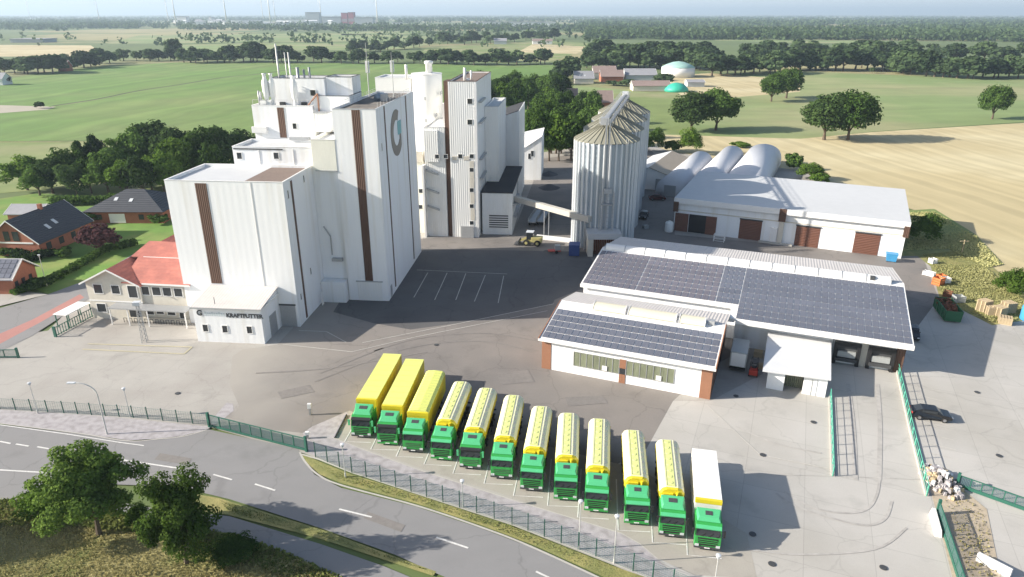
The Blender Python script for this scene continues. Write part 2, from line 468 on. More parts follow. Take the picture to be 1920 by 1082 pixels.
# ---------------------------------------------------------------- mesh builder
class MB:
    def __init__(s, off=(0, 0, 0)):
        s.v, s.f, s.mi, s.m = [], [], [], 0
        s.off = off
    def pt(s, p):
        s.v.append((p[0] - s.off[0], p[1] - s.off[1], p[2] - s.off[2]))
        return len(s.v) - 1
    def face(s, pts):
        s.f.append([s.pt(p) for p in pts])
        s.mi.append(s.m)
        return s
    def idx(s, ids):
        s.f.append(list(ids)); s.mi.append(s.m)
    def hexa(s, b, t):
        """two matching loops (bottom, top) counter-clockwise from above -> closed solid"""
        n = len(b)
        B = [s.pt(p) for p in b]
        T = [s.pt(p) for p in t]
        s.idx(B[::-1]); s.idx(T)
        for i in range(n):
            j = (i + 1) % n
            s.idx((B[i], B[j], T[j], T[i]))
        return s
    def box(s, x0, y0, z0, x1, y1, z1):
        x0, x1 = min(x0, x1), max(x0, x1)
        y0, y1 = min(y0, y1), max(y0, y1)
        z0, z1 = min(z0, z1), max(z0, z1)
        q = ((x0, y0), (x1, y0), (x1, y1), (x0, y1))
        return s.hexa([(a, b, z0) for a, b in q], [(a, b, z1) for a, b in q])
    def prism(s, poly, z0, z1):
        return s.hexa([(a, b, z0) for a, b in poly], [(a, b, z1) for a, b in poly])
    def slab(s, quad, t):
        """quad = top corners (ccw from above); thickness t downwards"""
        return s.hexa([(a, b, c - t) for a, b, c in quad], list(quad))
    def extrude_x(s, prof, x0, x1):
        """closed (y,z) profile swept along x"""
        A = [s.pt((x0, y, z)) for y, z in prof]
        B = [s.pt((x1, y, z)) for y, z in prof]
        n = len(prof)
        s.idx(A); s.idx(B[::-1])
        for i in range(n):
            j = (i + 1) % n
            s.idx((A[j], A[i], B[i], B[j]))
        return s
    def extrude_y(s, prof, y0, y1):
        A = [s.pt((x, y0, z)) for x, z in prof]
        B = [s.pt((x, y1, z)) for x, z in prof]
        n = len(prof)
        s.idx(A[::-1]); s.idx(B)
        for i in range(n):
            j = (i + 1) % n
            s.idx((A[i], A[j], B[j], B[i]))
        return s
    def tube(s, p0, p1, r0, r1=None, n=8, cap=True):
        r1 = r0 if r1 is None else r1
        p0, p1 = Vector(p0), Vector(p1)
        d = (p1 - p0).normalized()
        a = d.orthogonal().normalized()
        b = d.cross(a)
        A, B = [], []
        for i in range(n):
            w = 2 * math.pi * i / n
            o = a * math.cos(w) + b * math.sin(w)
            A.append(s.pt(p0 + o * r0)); B.append(s.pt(p1 + o * r1))
        for i in range(n):
            j = (i + 1) % n
            s.idx((A[i], A[j], B[j], B[i]))
        if cap:
            s.idx(A[::-1]); s.idx(B)
        return s
    def path(s, pts, r, n=6):
        for a, b in zip(pts, pts[1:]):
            s.tube(a, b, r, r, n)
        return s
    def lathe(s, prof, c=(0, 0), n=32):
        rings = []
        for r, z in prof:
            rings.append([s.pt((c[0] + r * math.cos(2 * math.pi * i / n), c[1] + r * math.sin(2 * math.pi * i / n), z)) for i in range(n)])
        for a, b in zip(rings, rings[1:]):
            for i in range(n):
                j = (i + 1) % n
                s.idx((a[i], a[j], b[j], b[i]))
        s.idx(rings[0][::-1]); s.idx(rings[-1])
        return s
    def build(s, name, mat, parent=None, smooth=False, bevel=0, loc=None):
        me = bpy.data.meshes.new(name)
        me.from_pydata(s.v, [], s.f)
        mats = mat if isinstance(mat, (list, tuple)) else [mat]
        for m in mats:
            me.materials.append(MATS[m] if isinstance(m, str) else m)
        if len(mats) > 1:
            me.polygons.foreach_set('material_index', s.mi)
        if smooth:
            me.polygons.foreach_set('use_smooth', [True] * len(s.f))
        me.update()
        if bevel:
            bm = bmesh.new(); bm.from_mesh(me)
            bmesh.ops.remove_doubles(bm, verts=bm.verts, dist=1e-5)
            bmesh.ops.bevel(bm, geom=list(bm.edges), offset=bevel, segments=2, affect='EDGES', profile=.6, clamp_overlap=True)
            bm.to_mesh(me); bm.free()
        o = bpy.data.objects.new(name, me)
        COL.objects.link(o)
        if parent is not None:
            o.parent = parent
        if loc is not None:
            o.location = loc
        return o

def tag(o, label=None, cat=None, group=None, kind=None):
    if label: o['label'] = label
    if cat: o['category'] = cat
    if group: o['group'] = group
    if kind: o['kind'] = kind
    return o
def thing(name, label, cat, loc=(0, 0, 0), rot=0.0, group=None):
    o = bpy.data.objects.new(name, None)
    o.empty_display_size = .5
    COL.objects.link(o)
    o.location = loc
    o.rotation_euler = (0, 0, R(rot))
    return tag(o, label, cat, group)
def copy_tree(o, parent=None):
    c = o.copy()
    COL.objects.link(c)
    c.parent = parent
    for ch in list(o.children):
        copy_tree(ch, c)
    return c
def sheet(name, pix, z, mat, world_pts=False):
    """a flat piece of the ground, its outline surveyed on the ground plane"""
    pts = pix if world_pts else [G(*p) for p in pix]
    me = bpy.data.meshes.new(name)
    bm = bmesh.new()
    vs = [bm.verts.new((x, y, z)) for x, y in pts]
    f = bm.faces.new(vs)
    f.normal_update()
    if f.normal.z < 0:
        f.normal_flip()
    bmesh.ops.triangulate(bm, faces=[f], quad_method='BEAUTY', ngon_method='EAR_CLIP')
    bm.to_mesh(me); bm.free()
    me.materials.append(MATS[mat])
    o = bpy.data.objects.new(name, me)
    COL.objects.link(o)
    o['kind'] = 'structure'
    return o
def strip_poly(pts, w):
    """polyline of world points -> outline of a band w wide"""
    L, Rr = [], []
    for i, p in enumerate(pts):
        a = Vector(pts[max(i - 1, 0)]); b = Vector(pts[min(i + 1, len(pts) - 1)])
        d = (b - a).normalized()
        n = Vector((-d.y, d.x)) * w / 2
        L.append((p[0] + n.x, p[1] + n.y)); Rr.append((p[0] - n.x, p[1] - n.y))
    return L + Rr[::-1]
def smooth_line(pts, k=6):
    """Catmull-Rom through points"""
    out = []
    P = [pts[0]] + list(pts) + [pts[-1]]
    for i in range(1, len(P) - 2):
        p0, p1, p2, p3 = P[i - 1], P[i], P[i + 1], P[i + 2]
        for j in range(k):
            t = j / k
            out.append(tuple(.5 * ((2 * p1[a]) + (-p0[a] + p2[a]) * t + (2 * p0[a] - 5 * p1[a] + 4 * p2[a] - p3[a]) * t * t + (-p0[a] + 3 * p1[a] - 3 * p2[a] + p3[a]) * t ** 3) for a in range(2)))
    out.append(tuple(P[-2]))
    return out
def gp(*pix):
    return [G(*p) for p in pix]

# ---------------------------------------------------------------- the ground
g = MB()
g.face([(-45000, -400, -.12), (45000, -400, -.12), (45000, 60000, -.12), (-45000, 60000, -.12)])
g.build('ground', 'farmland')['kind'] = 'structure'
Z = [0.0]
def nz():
    Z[0] += .0015
    return Z[0]
def mark_z():
    Z.append(len(Z))
    return Z[0] + .002 + .0005 * (len(Z) % 3)
for o in bpy.data.objects:
    if o.name == 'ground': o['kind'] = 'structure'

# fields
sheet('field', [(-700, 275), (200, 262), (500, 262), (900, 262), (1120, 262), (1060, 200), (1040, 122), (620, 118), (335, 117), (190, 124), (80, 136), (0, 150), (-500, 165), (-1000, 200)], -.08, 'meadow')
sheet('field', [(-700, 420), (-700, 275), (0, 266), (480, 262), (620, 262), (620, 400), (200, 372), (120, 352)], -.07, 'pasture')
sheet('lawn', [(-200, 420), (0, 372), (70, 362), (215, 372), (420, 360), (420, 470), (200, 520), (120, 560), (60, 540), (0, 500), (-200, 520)], -.06, 'lawn')
sheet('track', [(-300, 240), (0, 212), (90, 205), (105, 200), (0, 197), (-300, 218)], -.05, 'track')
sheet('field', [(1060, 268), (1500, 262), (1640, 246), (1925, 228), (2900, 220), (2900, 140), (1900, 150), (1500, 133), (1330, 142), (1240, 175), (1060, 158)], -.08, 'pale_grass')
sheet('field', [(1240, 143), (1330, 137), (1500, 150), (1500, 172), (1380, 182), (1250, 178)], -.07, 'stubble')
sheet('field', [(1060, 178), (1270, 172), (1300, 200), (1300, 250), (1060, 250)], -.06, 'pasture')
sheet('field', [(1150, 300), (1240, 252), (1500, 260), (1640, 247), (1925, 230), (3000, 215), (3400, 900), (2300, 640), (1925, 560), (1860, 560), (1790, 480), (1720, 395), (1500, 330)], -.06, 'stubble')
sheet('field', [(0, 106), (180, 106), (190, 98), (170, 85), (0, 84), (-500, 88), (-500, 108)], -.08, 'stubble')
sheet('field', [(200, 82), (640, 78), (800, 76), (800, 68), (600, 62), (260, 66)], -.08, 'pale_grass')
sheet('field', [(350, 97), (470, 96), (760, 92), (820, 80), (470, 80), (340, 84)], -.075, 'pale_grass')
sheet('field', [(780, 112), (1030, 116), (1090, 96), (1130, 82), (1010, 76), (930, 82), (800, 88)], -.08, 'pasture')
sheet('field', [(970, 98), (1080, 101), (1110, 88), (1000, 82)], -.075, 'stubble')
sheet('field', [(1340, 76), (1500, 80), (1660, 82), (1640, 76), (1500, 72), (1340, 70)], -.08, 'pale_grass')
sheet('field', [(640, 66), (760, 64), (800, 58), (640, 59)], -.08, 'pale_grass')
for i, (a, b, c, d) in enumerate([(1350, 1640, 61, 63), (1660, 1800, 62, 65), (1700, 1930, 68, 72), (1880, 2100, 60, 64), (30, 115, 51, 52.5), (1010, 1100, 49, 53), (1110, 1180, 58, 62), (1230, 1330, 54, 56)]):
    sheet('field', [(a, d), (b, d), (b + 30, c), (a + 20, c)], -.07 + .001 * i, 'pale_grass' if i % 2 else 'stubble')
# ditch line and tramlines across the meadow
ditch = smooth_line(gp((95, 199), (180, 186), (260, 170), (340, 158), (420, 145), (500, 137), (560, 127)))
sheet('ditch', strip_poly(ditch, 2.4), -.04, 'woodland_floor', True)
sheet('track', strip_poly([(x + 1, y - 3.0) for x, y in ditch], 2.2), -.045, 'pasture', True)
sheet('track', strip_poly(gp((-60, 262), (0, 266), (150, 266), (300, 262)), 1.5), -.03, 'rough_grass', True)

# yard, its paved areas, and the public road
sheet('yard', [(-160, 655), (-160, 775), (0, 775), (200, 785), (390, 800), (570, 850), (700, 900), (960, 985), (1151, 1060), (1240, 1100), (1500, 1500), (2600, 1500), (2700, 900), (2300, 640), (1925, 560), (1800, 580), (1760, 500), (1735, 440), (1690, 400), (1500, 320), (1260, 285), (1190, 262), (1000, 288), (930, 300), (760, 320), (560, 480), (340, 520), (205, 528), (150, 560), (90, 620)], nz(), 'paver')
sheet('yard', [(1262, 752), (1332, 752), (1700, 560), (1925, 565), (2300, 640), (2700, 900), (2600, 1500), (1500, 1500), (1260, 1085), (1050, 985), (1000, 880), (1212, 838)], nz(), 'concrete')
asph = [(436, 668), (455, 655), (520, 646), (600, 560), (760, 450), (880, 440), (990, 440), (1040, 300), (1200, 262), (1270, 330), (1265, 440), (1500, 462), (1730, 480), (1760, 560), (1700, 640), (1500, 600), (1330, 690), (1262, 752), (1212, 842), (1100, 900), (960, 880), (780, 815), (655, 770), (570, 812), (500, 805), (436, 785), (448, 760), (430, 720)]
sheet('asphalt_yard', asph, nz(), 'asphalt_yard')
sheet('asphalt_yard', [(625, 585), (640, 560), (760, 466), (1098, 472), (1112, 490), (1095, 540), (1040, 562), (1036, 570), (860, 606), (770, 618), (700, 606)], nz(), 'asphalt_dark')  # darker asphalt sheet in the yard beside the tower
sheet('courtyard', [(1000, 300), (1075, 290), (1080, 445), (960, 442), (1000, 340)], nz(), 'asphalt_yard')
sheet('parking_bays', [(655, 775), (640, 815), (632, 822), (800, 882), (960, 932), (1100, 985), (1300, 1078), (1420, 1085), (1400, 1000), (1200, 880), (1000, 830), (780, 790)], nz(), 'bay_paver')
sheet('gravel_strip', [(568, 812), (585, 800), (650, 772), (655, 780), (632, 820), (625, 822), (800, 886), (960, 937), (1165, 1000), (1200, 1020), (1290, 1095), (1240, 1095), (1151, 1058), (960, 982), (800, 930), (700, 897), (600, 858), (575, 848)], nz(), 'gravel')
sheet('gravel_strip', [(-200, 762), (0, 768), (200, 781), (392, 800), (392, 795), (412, 770), (425, 755), (437, 757), (438, 770), (420, 785), (388, 806), (340, 818), (290, 823), (240, 826), (150, 812), (0, 794), (-200, 775)], nz(), 'gravel')
road = [(-300, 765), (0, 796), (150, 814), (240, 828), (300, 824), (345, 819), (390, 805), (560, 842), (568, 862), (590, 890), (640, 915), (780, 950), (900, 990), (1000, 1028), (1180, 1110), (1500, 1300), (1300, 1600), (900, 1110), (820, 1076), (740, 1040), (600, 990), (430, 936), (330, 912), (90, 905), (0, 945), (-300, 985)]
sheet('road', road, nz(), 'road')
sheet('verge', [(565, 852), (575, 855), (600, 866), (660, 890), (800, 934), (960, 987), (1151, 1062), (1232, 1090), (1260, 1130), (1150, 1090), (1000, 1022), (900, 984), (780, 944), (640, 906), (600, 890), (575, 868)], nz(), 'verge')
sheet('cycle_path', [(-300, 945), (0, 938), (120, 925), (300, 955), (430, 968), (600, 1020), (720, 1062), (800, 1095), (1100, 1300), (900, 1400), (640, 1090), (560, 1050), (430, 1005), (300, 990), (100, 960), (-300, 985)], nz(), 'road')
sheet('verge', [(300, 915), (410, 934), (600, 992), (740, 1044), (818, 1072), (812, 1080), (745, 1058), (600, 1010), (430, 966), (300, 946)], nz(), 'verge')
sheet('meadow', [(-400, 930), (0, 942), (100, 935), (250, 975), (430, 1000), (560, 1046), (650, 1090), (780, 1250), (-500, 1250)], nz(), 'rough_grass')
sheet('kerb_line', strip_poly(smooth_line(gp((562, 848), (572, 866), (596, 890), (640, 910), (780, 948), (900, 988), (1000, 1027), (1180, 1110))), .22), nz(), 'kerb', True)
sheet('kerb_line', strip_poly(gp((566, 852), (600, 862), (660, 886), (800, 930), (960, 982), (1151, 1056), (1240, 1092)), .22), nz(), 'kerb', True)
sheet('kerb_line', strip_poly(gp((622, 820), (700, 850), (800, 886), (960, 937), (1165, 1000), (1200, 1020), (1300, 1105)), .12), nz(), 'kerb', True)
sheet('kerb_line', strip_poly(smooth_line(gp((388, 806), (345, 818), (300, 823), (240, 827), (150, 813), (0, 794))), .16), nz(), 'kerb', True)
# road to the houses with the red cycle path
sheet('side_road', [(-250, 640), (0, 578), (90, 552), (150, 530), (210, 500), (275, 462), (300, 470), (230, 520), (160, 565), (60, 630), (0, 660), (-250, 760)], nz(), 'road')
sheet('red_path', [(-250, 700), (0, 626), (60, 600), (150, 552), (158, 558), (75, 605), (0, 645), (-250, 740)], nz(), 'red_path')
sheet('drive', [(-200, 560), (0, 545), (60, 548), (90, 552), (0, 574), (-200, 600)], nz(), 'paver')
for pix, w in (([(1455, 925), (1490, 948), (1560, 972), (1625, 985), (1660, 972), (1672, 940)], .28), ([(1470, 922), (1520, 950), (1580, 962), (1625, 955), (1645, 925), (1650, 880)], .26),
               ([(1400, 1030), (1500, 1040), (1640, 1030), (1700, 990)], .22), ([(1380, 800), (1450, 830), (1540, 850)], .25), ([(1590, 720), (1600, 800), (1604, 900)], .5), ([(1645, 720), (1650, 800), (1648, 900)], .5),
               ([(600, 700), (760, 640), (900, 625), (1010, 640)], .3), ([(590, 716), (760, 654), (900, 640), (1000, 660)], .3), ([(480, 700), (620, 690), (800, 660)], .3)):
    sheet('tyre_mark', strip_poly(smooth_line(gp(*pix)), w), mark_z(), 'stain' if pix[0][0] > 1300 else 'patch', True)
for pix in ([(700, 655), (742, 650), (748, 664), (705, 668)], [(930, 700), (990, 694), (1002, 716), (940, 722)], [(1060, 745), (1130, 742), (1140, 756), (1065, 762)], [(520, 735), (580, 722), (590, 735), (528, 748)],
            [(300, 850), (360, 860), (352, 872), (290, 862)], [(690, 960), (760, 985), (752, 998), (682, 972)]):
    sheet('repair_patch', pix, mark_z(), 'patch')
# strip of weeds and spoil beside the field on the right
sheet('weed_strip', [(1695, 395), (1745, 392), (1800, 430), (1860, 500), (1930, 560), (1930, 600), (1860, 610), (1800, 580), (1762, 560), (1745, 500), (1720, 480), (1690, 480)], nz(), 'verge')
sheet('planting_bed', [(1735, 880), (1790, 905), (1850, 955), (1880, 1100), (1790, 1100), (1760, 980)], nz(), 'soil')
sheet('weed_strip', [(1700, 395), (1752, 392), (1830, 440), (1882, 496), (1850, 500), (1790, 470), (1700, 470)], nz(), 'pasture')  # green ground sheet cut to the outline of the warehouse's cast shadow

# painted markings
def stripe(pix, w=.13, mat='road_paint', name='road_marking'):
    return sheet(name, strip_poly(gp(*pix), w), mark_z(), mat, True)
for p in ([(802, 511.7), (776, 558)], [(838.5, 511.7), (815, 562.7)], [(873.5, 513), (854.6, 562.7)], [(910, 516), (889.6, 565.6)], [(944.4, 517.5), (934, 568.5)],
          [(781.7, 506.4), (951, 514)], [(530, 646), (660, 660), (780, 632), (1026.6, 583)], [(679.6, 643), (860, 607), (1038, 570)], [(560, 620), (612, 622), (649, 642)],
          [(1325, 760), (1425, 853), (1560, 880)]):
    stripe(p, .14, 'faded_paint')
for a, b in (((636, 955), (697, 970)), ((818, 1008), (878, 1028)), ((1005, 1072), (1060, 1098)), ((478, 908), (516, 920)), ((400, 890), (435, 900)), ((225, 862), (345, 880)),
             ((0, 828), (20, 832)), ((30, 833), (54, 837)), ((70, 838), (92, 842)), ((105, 843), (125, 846)), ((-60, 878), (92, 887))):
    stripe((a, b), .2)
stripe([(-200, 775), (0, 797), (130, 815), (225, 830), (270, 836)], .14)
for p in ([(165, 645), (360, 651)], [(155, 655), (345, 664)], [(360, 651), (345, 664)]):
    stripe(p, .3, 'yellow_paint')
for i in range(11):      # car bays beside the ramp
    t = i / 10
    x0, y0 = 1700 + 45 * t, 668 + 182 * t
    stripe([(x0, y0), (x0 + 52, y0 + 12)], .1, 'faded_paint')
stripe([(1425, 890), (1560, 893), (1735, 900)], .05, 'faded_paint')

# ---------------------------------------------------------------- feed mill (grid turned -5 degrees)
MF = Frame(-5)
def on(frame, u, v):
    p = frame.world(u, v)
    return (p[0], p[1], 0)
def window_f(parent, u0, u1, z0, z1, v, off, glass='glass', name='window', frame='white_trim', fw=.09):
    """window on a wall facing the camera side (-v)"""
    w = MB(off).box(u0, v - .03, z0, u1, v + .05, z1).build(name, glass, parent)
    f = MB(off)
    f.box(u0 - fw, v - .07, z0 - fw, u0, v + .02, z1 + fw).box(u1, v - .07, z0 - fw, u1 + fw, v + .02, z1 + fw)
    f.box(u0, v - .07, z0 - fw, u1, v + .02, z0).box(u0, v - .07, z1, u1, v + .02, z1 + fw)
    f.build('frame', frame, w)
    return w
def window_r(parent, v0, v1, z0, z1, u, off, glass='glass', name='window', frame='white_trim', fw=.09):
    """window on a wall facing +u"""
    w = MB(off).box(u - .05, v0, z0, u + .03, v1, z1).build(name, glass, parent)
    f = MB(off)
    f.box(u - .02, v0 - fw, z0 - fw, u + .07, v0, z1 + fw).box(u - .02, v1, z0 - fw, u + .07, v1 + fw, z1 + fw)
    f.box(u - .02, v0, z0 - fw, u + .07, v1, z0).box(u - .02, v0, z1, u + .07, v1, z1 + fw)
    f.build('frame', frame, w)
    return w
def block(parent, name, u0, v0, u1, v1, z0, z1, off, mat='mill_white', roof='roof_white', par=.45, edge='white_trim'):
    """walls up to a parapet, a flat roof sunk behind it, a metal coping"""
    b = MB(off).box(u0, v0, z0, u1, v1, z1 - par).build(name, mat, parent)
    p = MB(off)
    t = .22
    p.box(u0, v0, z1 - par + .003, u1, v0 + t, z1).box(u0, v1 - t, z1 - par + .003, u1, v1, z1)
    p.box(u0, v0 + t, z1 - par + .003, u0 + t, v1 - t, z1).box(u1 - t, v0 + t, z1 - par + .003, u1, v1 - t, z1)
    p.build('parapet', mat, b)
    c = MB(off)
    e = .05
    c.box(u0 - e, v0 - e, z1, u1 + e, v0 + t, z1 + .06).box(u0 - e, v1 - t, z1, u1 + e, v1 + e, z1 + .06)
    c.box(u0 - e, v0 + t, z1, u0 + t, v1 - t, z1 + .06).box(u1 - t, v0 + t, z1, u1 + e, v1 - t, z1 + .06)
    c.build('coping', edge, b)
    MB(off).box(u0 + t + .003, v0 + t + .003, z1 - par + .004, u1 - t - .003, v1 - t - .003, z1 - par + .05).build('roof', roof, b)
    return b

O = (-51, 103, 0)
mill = thing('feed_mill', 'tall white feed mill of stepped blocks with brown vertical stripes and a big G emblem', 'mill', on(MF, O[0], O[1]), -5)
# front block
A0, A1, AV, AZ = -60.0, -41.95, 96.2, 23.1
fb = block(mill, 'front_block', A0, AV, A1, 108.2, 0, AZ, O)
MB(O).box(-48.6, AV + .3, AZ - .38, A1 - .3, 107.9, AZ - .33).build('roof_mat', 'roof_brown', mill)
MB(O).box(-55.35, AV - .06, 6.95, -53.6, AV, AZ - .35).build('brown_stripe', 'brown_stripe', mill)
MB(O).box(-46.95, AV - .05, 6.5, -46.8, AV, AZ - .1).build('wall_joint', 'white_trim', mill)
MB(O).box(A1, 98.9, .3, A1 + .06, 99.5, AZ - .4).build('brown_stripe', 'brown_stripe', mill)
window_r(mill, 97.4, 97.75, 20.4, 21.6, A1, O); window_r(mill, 104.0, 104.4, 21.3, 22.4, A1, O)
window_r(mill, 97.6, 97.95, 4.0, 5.0, A1, O); window_r(mill, 102.6, 103.0, 6.4, 7.5, A1, O)
# loading door under the front block, beside the annex
MB(O).box(-44.9, AV - .04, .02, -42.4, AV + .02, 3.6).build('loading_door', 'grey_metal', mill)
MB(O).box(-45.0, AV - .09, 3.6, -42.3, AV, 3.85).build('door_lintel', 'dark_metal', mill)
# second step with two small windows
bb = block(mill, 'middle_block', -54.9, 108.25, -41.6, 115.4, 0, 26.0, O, edge='white_trim')
for px, py in ((449, 292), (518, 292)):
    u, z = MF.at_v(px, py, 108.25)
    window_f(mill, u - .4, u + .4, z - .5, z + .5, 108.25, O)
for u in (-50.6, -44.9):
    MB(O).box(u, 108.17, 22.7, u + .14, 108.25, 25.7).build('wall_joint', 'white_trim', mill)
MB(O).box(-54.7, 108.16, 25.55, -46.5, 108.22, 25.75).build('gutter', 'dark_metal', mill)
MB(O).box(-54.6, 108.1, 22.75, -45.5, 108.2, 22.95).build('flashing', 'dark_metal', mill)
# upper block
block(mill, 'upper_block', -54.1, 115.5, -43.6, 124.5, 0, 31.6, O)
for a, b in ((376, 378),):
    pass
u0 = MF.at_v(519.5, 205, 115.5)[0]
MB(O).box(u0, 115.43, 26.3, u0 + 1.15, 115.5, 31.3).build('brown_stripe', 'brown_stripe', mill)
u, z = MF.at_v(552.5, 236.5, 115.5)
window_f(mill, u - .32, u + .32, z - .45, z + .45, 115.5, O)
u, z = MF.at_v(489, 243, 115.5)
MB(O).box(u - 1.4, 115.0, z - .5, u + 1.2, 115.5, z + .5).build('wall_vent', 'white_trim', mill)
MB(O).box(-48.0, 114.9, 26.0, -44.6, 115.5, 26.5).build('roof_duct', 'grey_metal', mill)
# cream stair block between the steps and the tower
block(mill, 'stair_block', -41.5, 107.7, -37.62, 118.0, 22.5, 27.4, O, mat='cream_wall', edge='white_trim')
MB(O).box(-41.9, 108.3, 0, -37.62, 118.0, 22.48).build('link_wall', 'mill_white', mill)
MB(O).box(-41.2, 107.62, 22.36, -37.65, 108.3, 22.5).build('ledge', 'grey_metal', mill)
window_r(mill, 108.6, 108.95, 24.2, 25.2, -41.5, O)
# loading bay wall and its little canopies at the foot
MB(O).box(-41.9, 106.4, 0, -37.7, 108.2, 3.7).build('loading_bay', 'mill_white', mill)
MB(O).box(-40.0, 107.6, 7.0, -38.2, 108.29, 7.5).build('canopy', 'grey_metal', mill)
MB(O).path([(-41.0, 108.1, 13.0), (-40.0, 108.1, 11.3), (-40.0, 108.1, 8)], .12).build('downpipe', 'grey_metal', mill)
for v in (105.6, 106.1):
    MB(O).tube((-41.4, v - .6, 0), (-41.4, v - .6, 2.4), .1).build('bollard', 'white_trim', mill)
# lower penthouse beside the tower
block(mill, 'lower_penthouse', -43.5, 116.0, -37.3, 123.0, 27.3, 33.2, O, edge='dark_metal')
MB(O).box(-43.1, 114.6, 27.5, -40.6, 116.0, 30.6).build('lift_shed', 'clad_white', mill)
MB(O).box(-43.2, 114.5, 30.6, -40.5, 116.0, 30.75).build('shed_roof', 'grey_metal', mill)
MB(O).path([(-44.4, 115.9, 31.7), (-42.6, 115.8, 33.6), (-42.6, 115.8, 30.7)], .14).build('bent_pipe', 'brown_panel', mill)
# rooftop machine house
pd = block(mill, 'machine_house', -51.6, 118.4, -42.2, 124.0, 31.15, 35.8, O, roof='roof_gravel', edge='dark_metal')
block(mill, 'machine_house', -42.15, 119.2, -37.6, 124.0, 31.0, 36.0, O, roof='roof_gravel', edge='dark_metal')
u, z = MF.at_v(587, 174, 118.4)
window_f(mill, u - .45, u + .45, z - .45, z + .45, 118.4, O)
# aspiration pipes on the roof: bulging cyclones and stacks
def cyclone(u, v, z0, z1, r):
    m = MB(O).lathe([(r * .7, z0), (r * .75, z0 + .5), (r * .5, z0 + .9), (r * .55, z0 + 1.3), (r, z0 + 1.9), (r, z1 - 1.3), (r * .55, z1 - .8), (r * .5, z1 - .2), (r * .75, z1)], (u, v), 16)
    return m.build('cyclone', 'silo_white', mill, True)
for px, v, r in ((501, 117.0, .55), (513, 117.2, .5), (554, 117.0, .55)):
    cyclone(MF.at_v(px, 190, v)[0], v, 31.1, MF.at_v(px, 138 if px < 550 else 142, v)[1], r)
for px, py, v, r in ((516, 82, 120.5, .16), (540, 98, 117.2, .15), (533, 98, 120.5, .10), (557, 126, 120.0, .3), (569, 130, 120.5, .22), (579, 126, 120.5, .22), (484, 170, 116.5, .2), (488, 172, 117, .2)):
    u, z = MF.at_v(px, py, v)
    MB(O).tube((u, v, 31.1), (u, v, z), r, r * .85, 10).build('vent_stack' if py > 110 else 'antenna', 'grey_metal' if r > .18 else 'pole_metal', mill, True)
for px, v in ((495, 116.4), (504, 116.6)):
    u, z = MF.at_v(px, 192, v)
    MB(O).box(u - .5, v - .4, 31.15, u + .5, v + .4, 32.3).build('roof_fan', 'silo_white', mill)
for u in (-50.2, -46.4):
    MB(O).box(u, 117.9, 31.2, u + .9, 118.35, 31.9).build('roof_fan', 'dark_metal', mill)
MB(O).path([(-53.9, 115.7, 32.5), (-43.8, 115.7, 32.5)], .03).path([(-53.9, 115.7, 31.7), (-53.9, 115.7, 32.5)], .03).path([(-43.8, 115.7, 31.7), (-43.8, 115.7, 32.5)], .03).build('roof_rail', 'pole_metal', mill)
# tower with the emblem
T0, T1, TV0, TV1, TZ = -37.6, -30.65, 107.75, 134.4, 32.15
block(mill, 'tower', T0, TV0, T1, TV1, 0, TZ, O, roof='roof_gravel', par=.35, edge='parapet_metal')
MB(O).box(-34.5, TV0 - .06, 3.65, -33.15, TV0, TZ - .1).build('brown_stripe', 'brown_stripe', mill)
for v in (112.4, 127.4):
    MB(O).box(T1, v, .8, T1 + .06, v + .55, TZ - .1).build('brown_stripe', 'brown_stripe', mill)
MB(O).box(-35.95, TV0 - .08, .02, -31.7, TV0 + .02, 3.45).build('roller_door', 'clad_white', mill)
MB(O).box(-36.15, TV0 - .16, 3.45, -31.5, TV0, 3.62).build('door_lintel', 'grey_metal', mill)
window_r(mill, 109.6, 110.0, 25.4, 26.6, T1, O)
MB(O).box(T1, 109.3, .02, T1 + .05, 110.3, 2.2).build('side_door', 'grey_metal', mill)
# the emblem: a thick open ring, its tail and a teal block, fixed to the side wall
lg = MB(O)
cv, cz, ro, ri = 119.8, 26.7, 3.95, 2.2
N = 40
pts = []
for i in range(N + 1):
    a = R(62 + (322 - 62) * i / N)
    wob = 1.0
    pts.append((math.cos(a), math.sin(a)))
for (c0, s0), (c1, s1) in zip(pts, pts[1:]):
    q = [(cv + ri * c0, cz + ri * s0), (cv + ro * c0, cz + ro * s0), (cv + ro * c1, cz + ro * s1), (cv + ri * c1, cz + ri * s1)]
    lg.hexa([(T1 + .004, y, z) for y, z in q], [(T1 + .08, y, z) for y, z in q])
lg.box(T1 + .004, cv + 2.0, cz - 2.35, T1 + .085, cv + 3.05, cz - .55)
lg.build('emblem_ring', 'logo_grey', mill)
MB(O).box(T1 + .004, cv + .9, cz - .5, T1 + .09, cv + 3.3, cz + 1.8).build('emblem_block', 'logo_teal', mill)
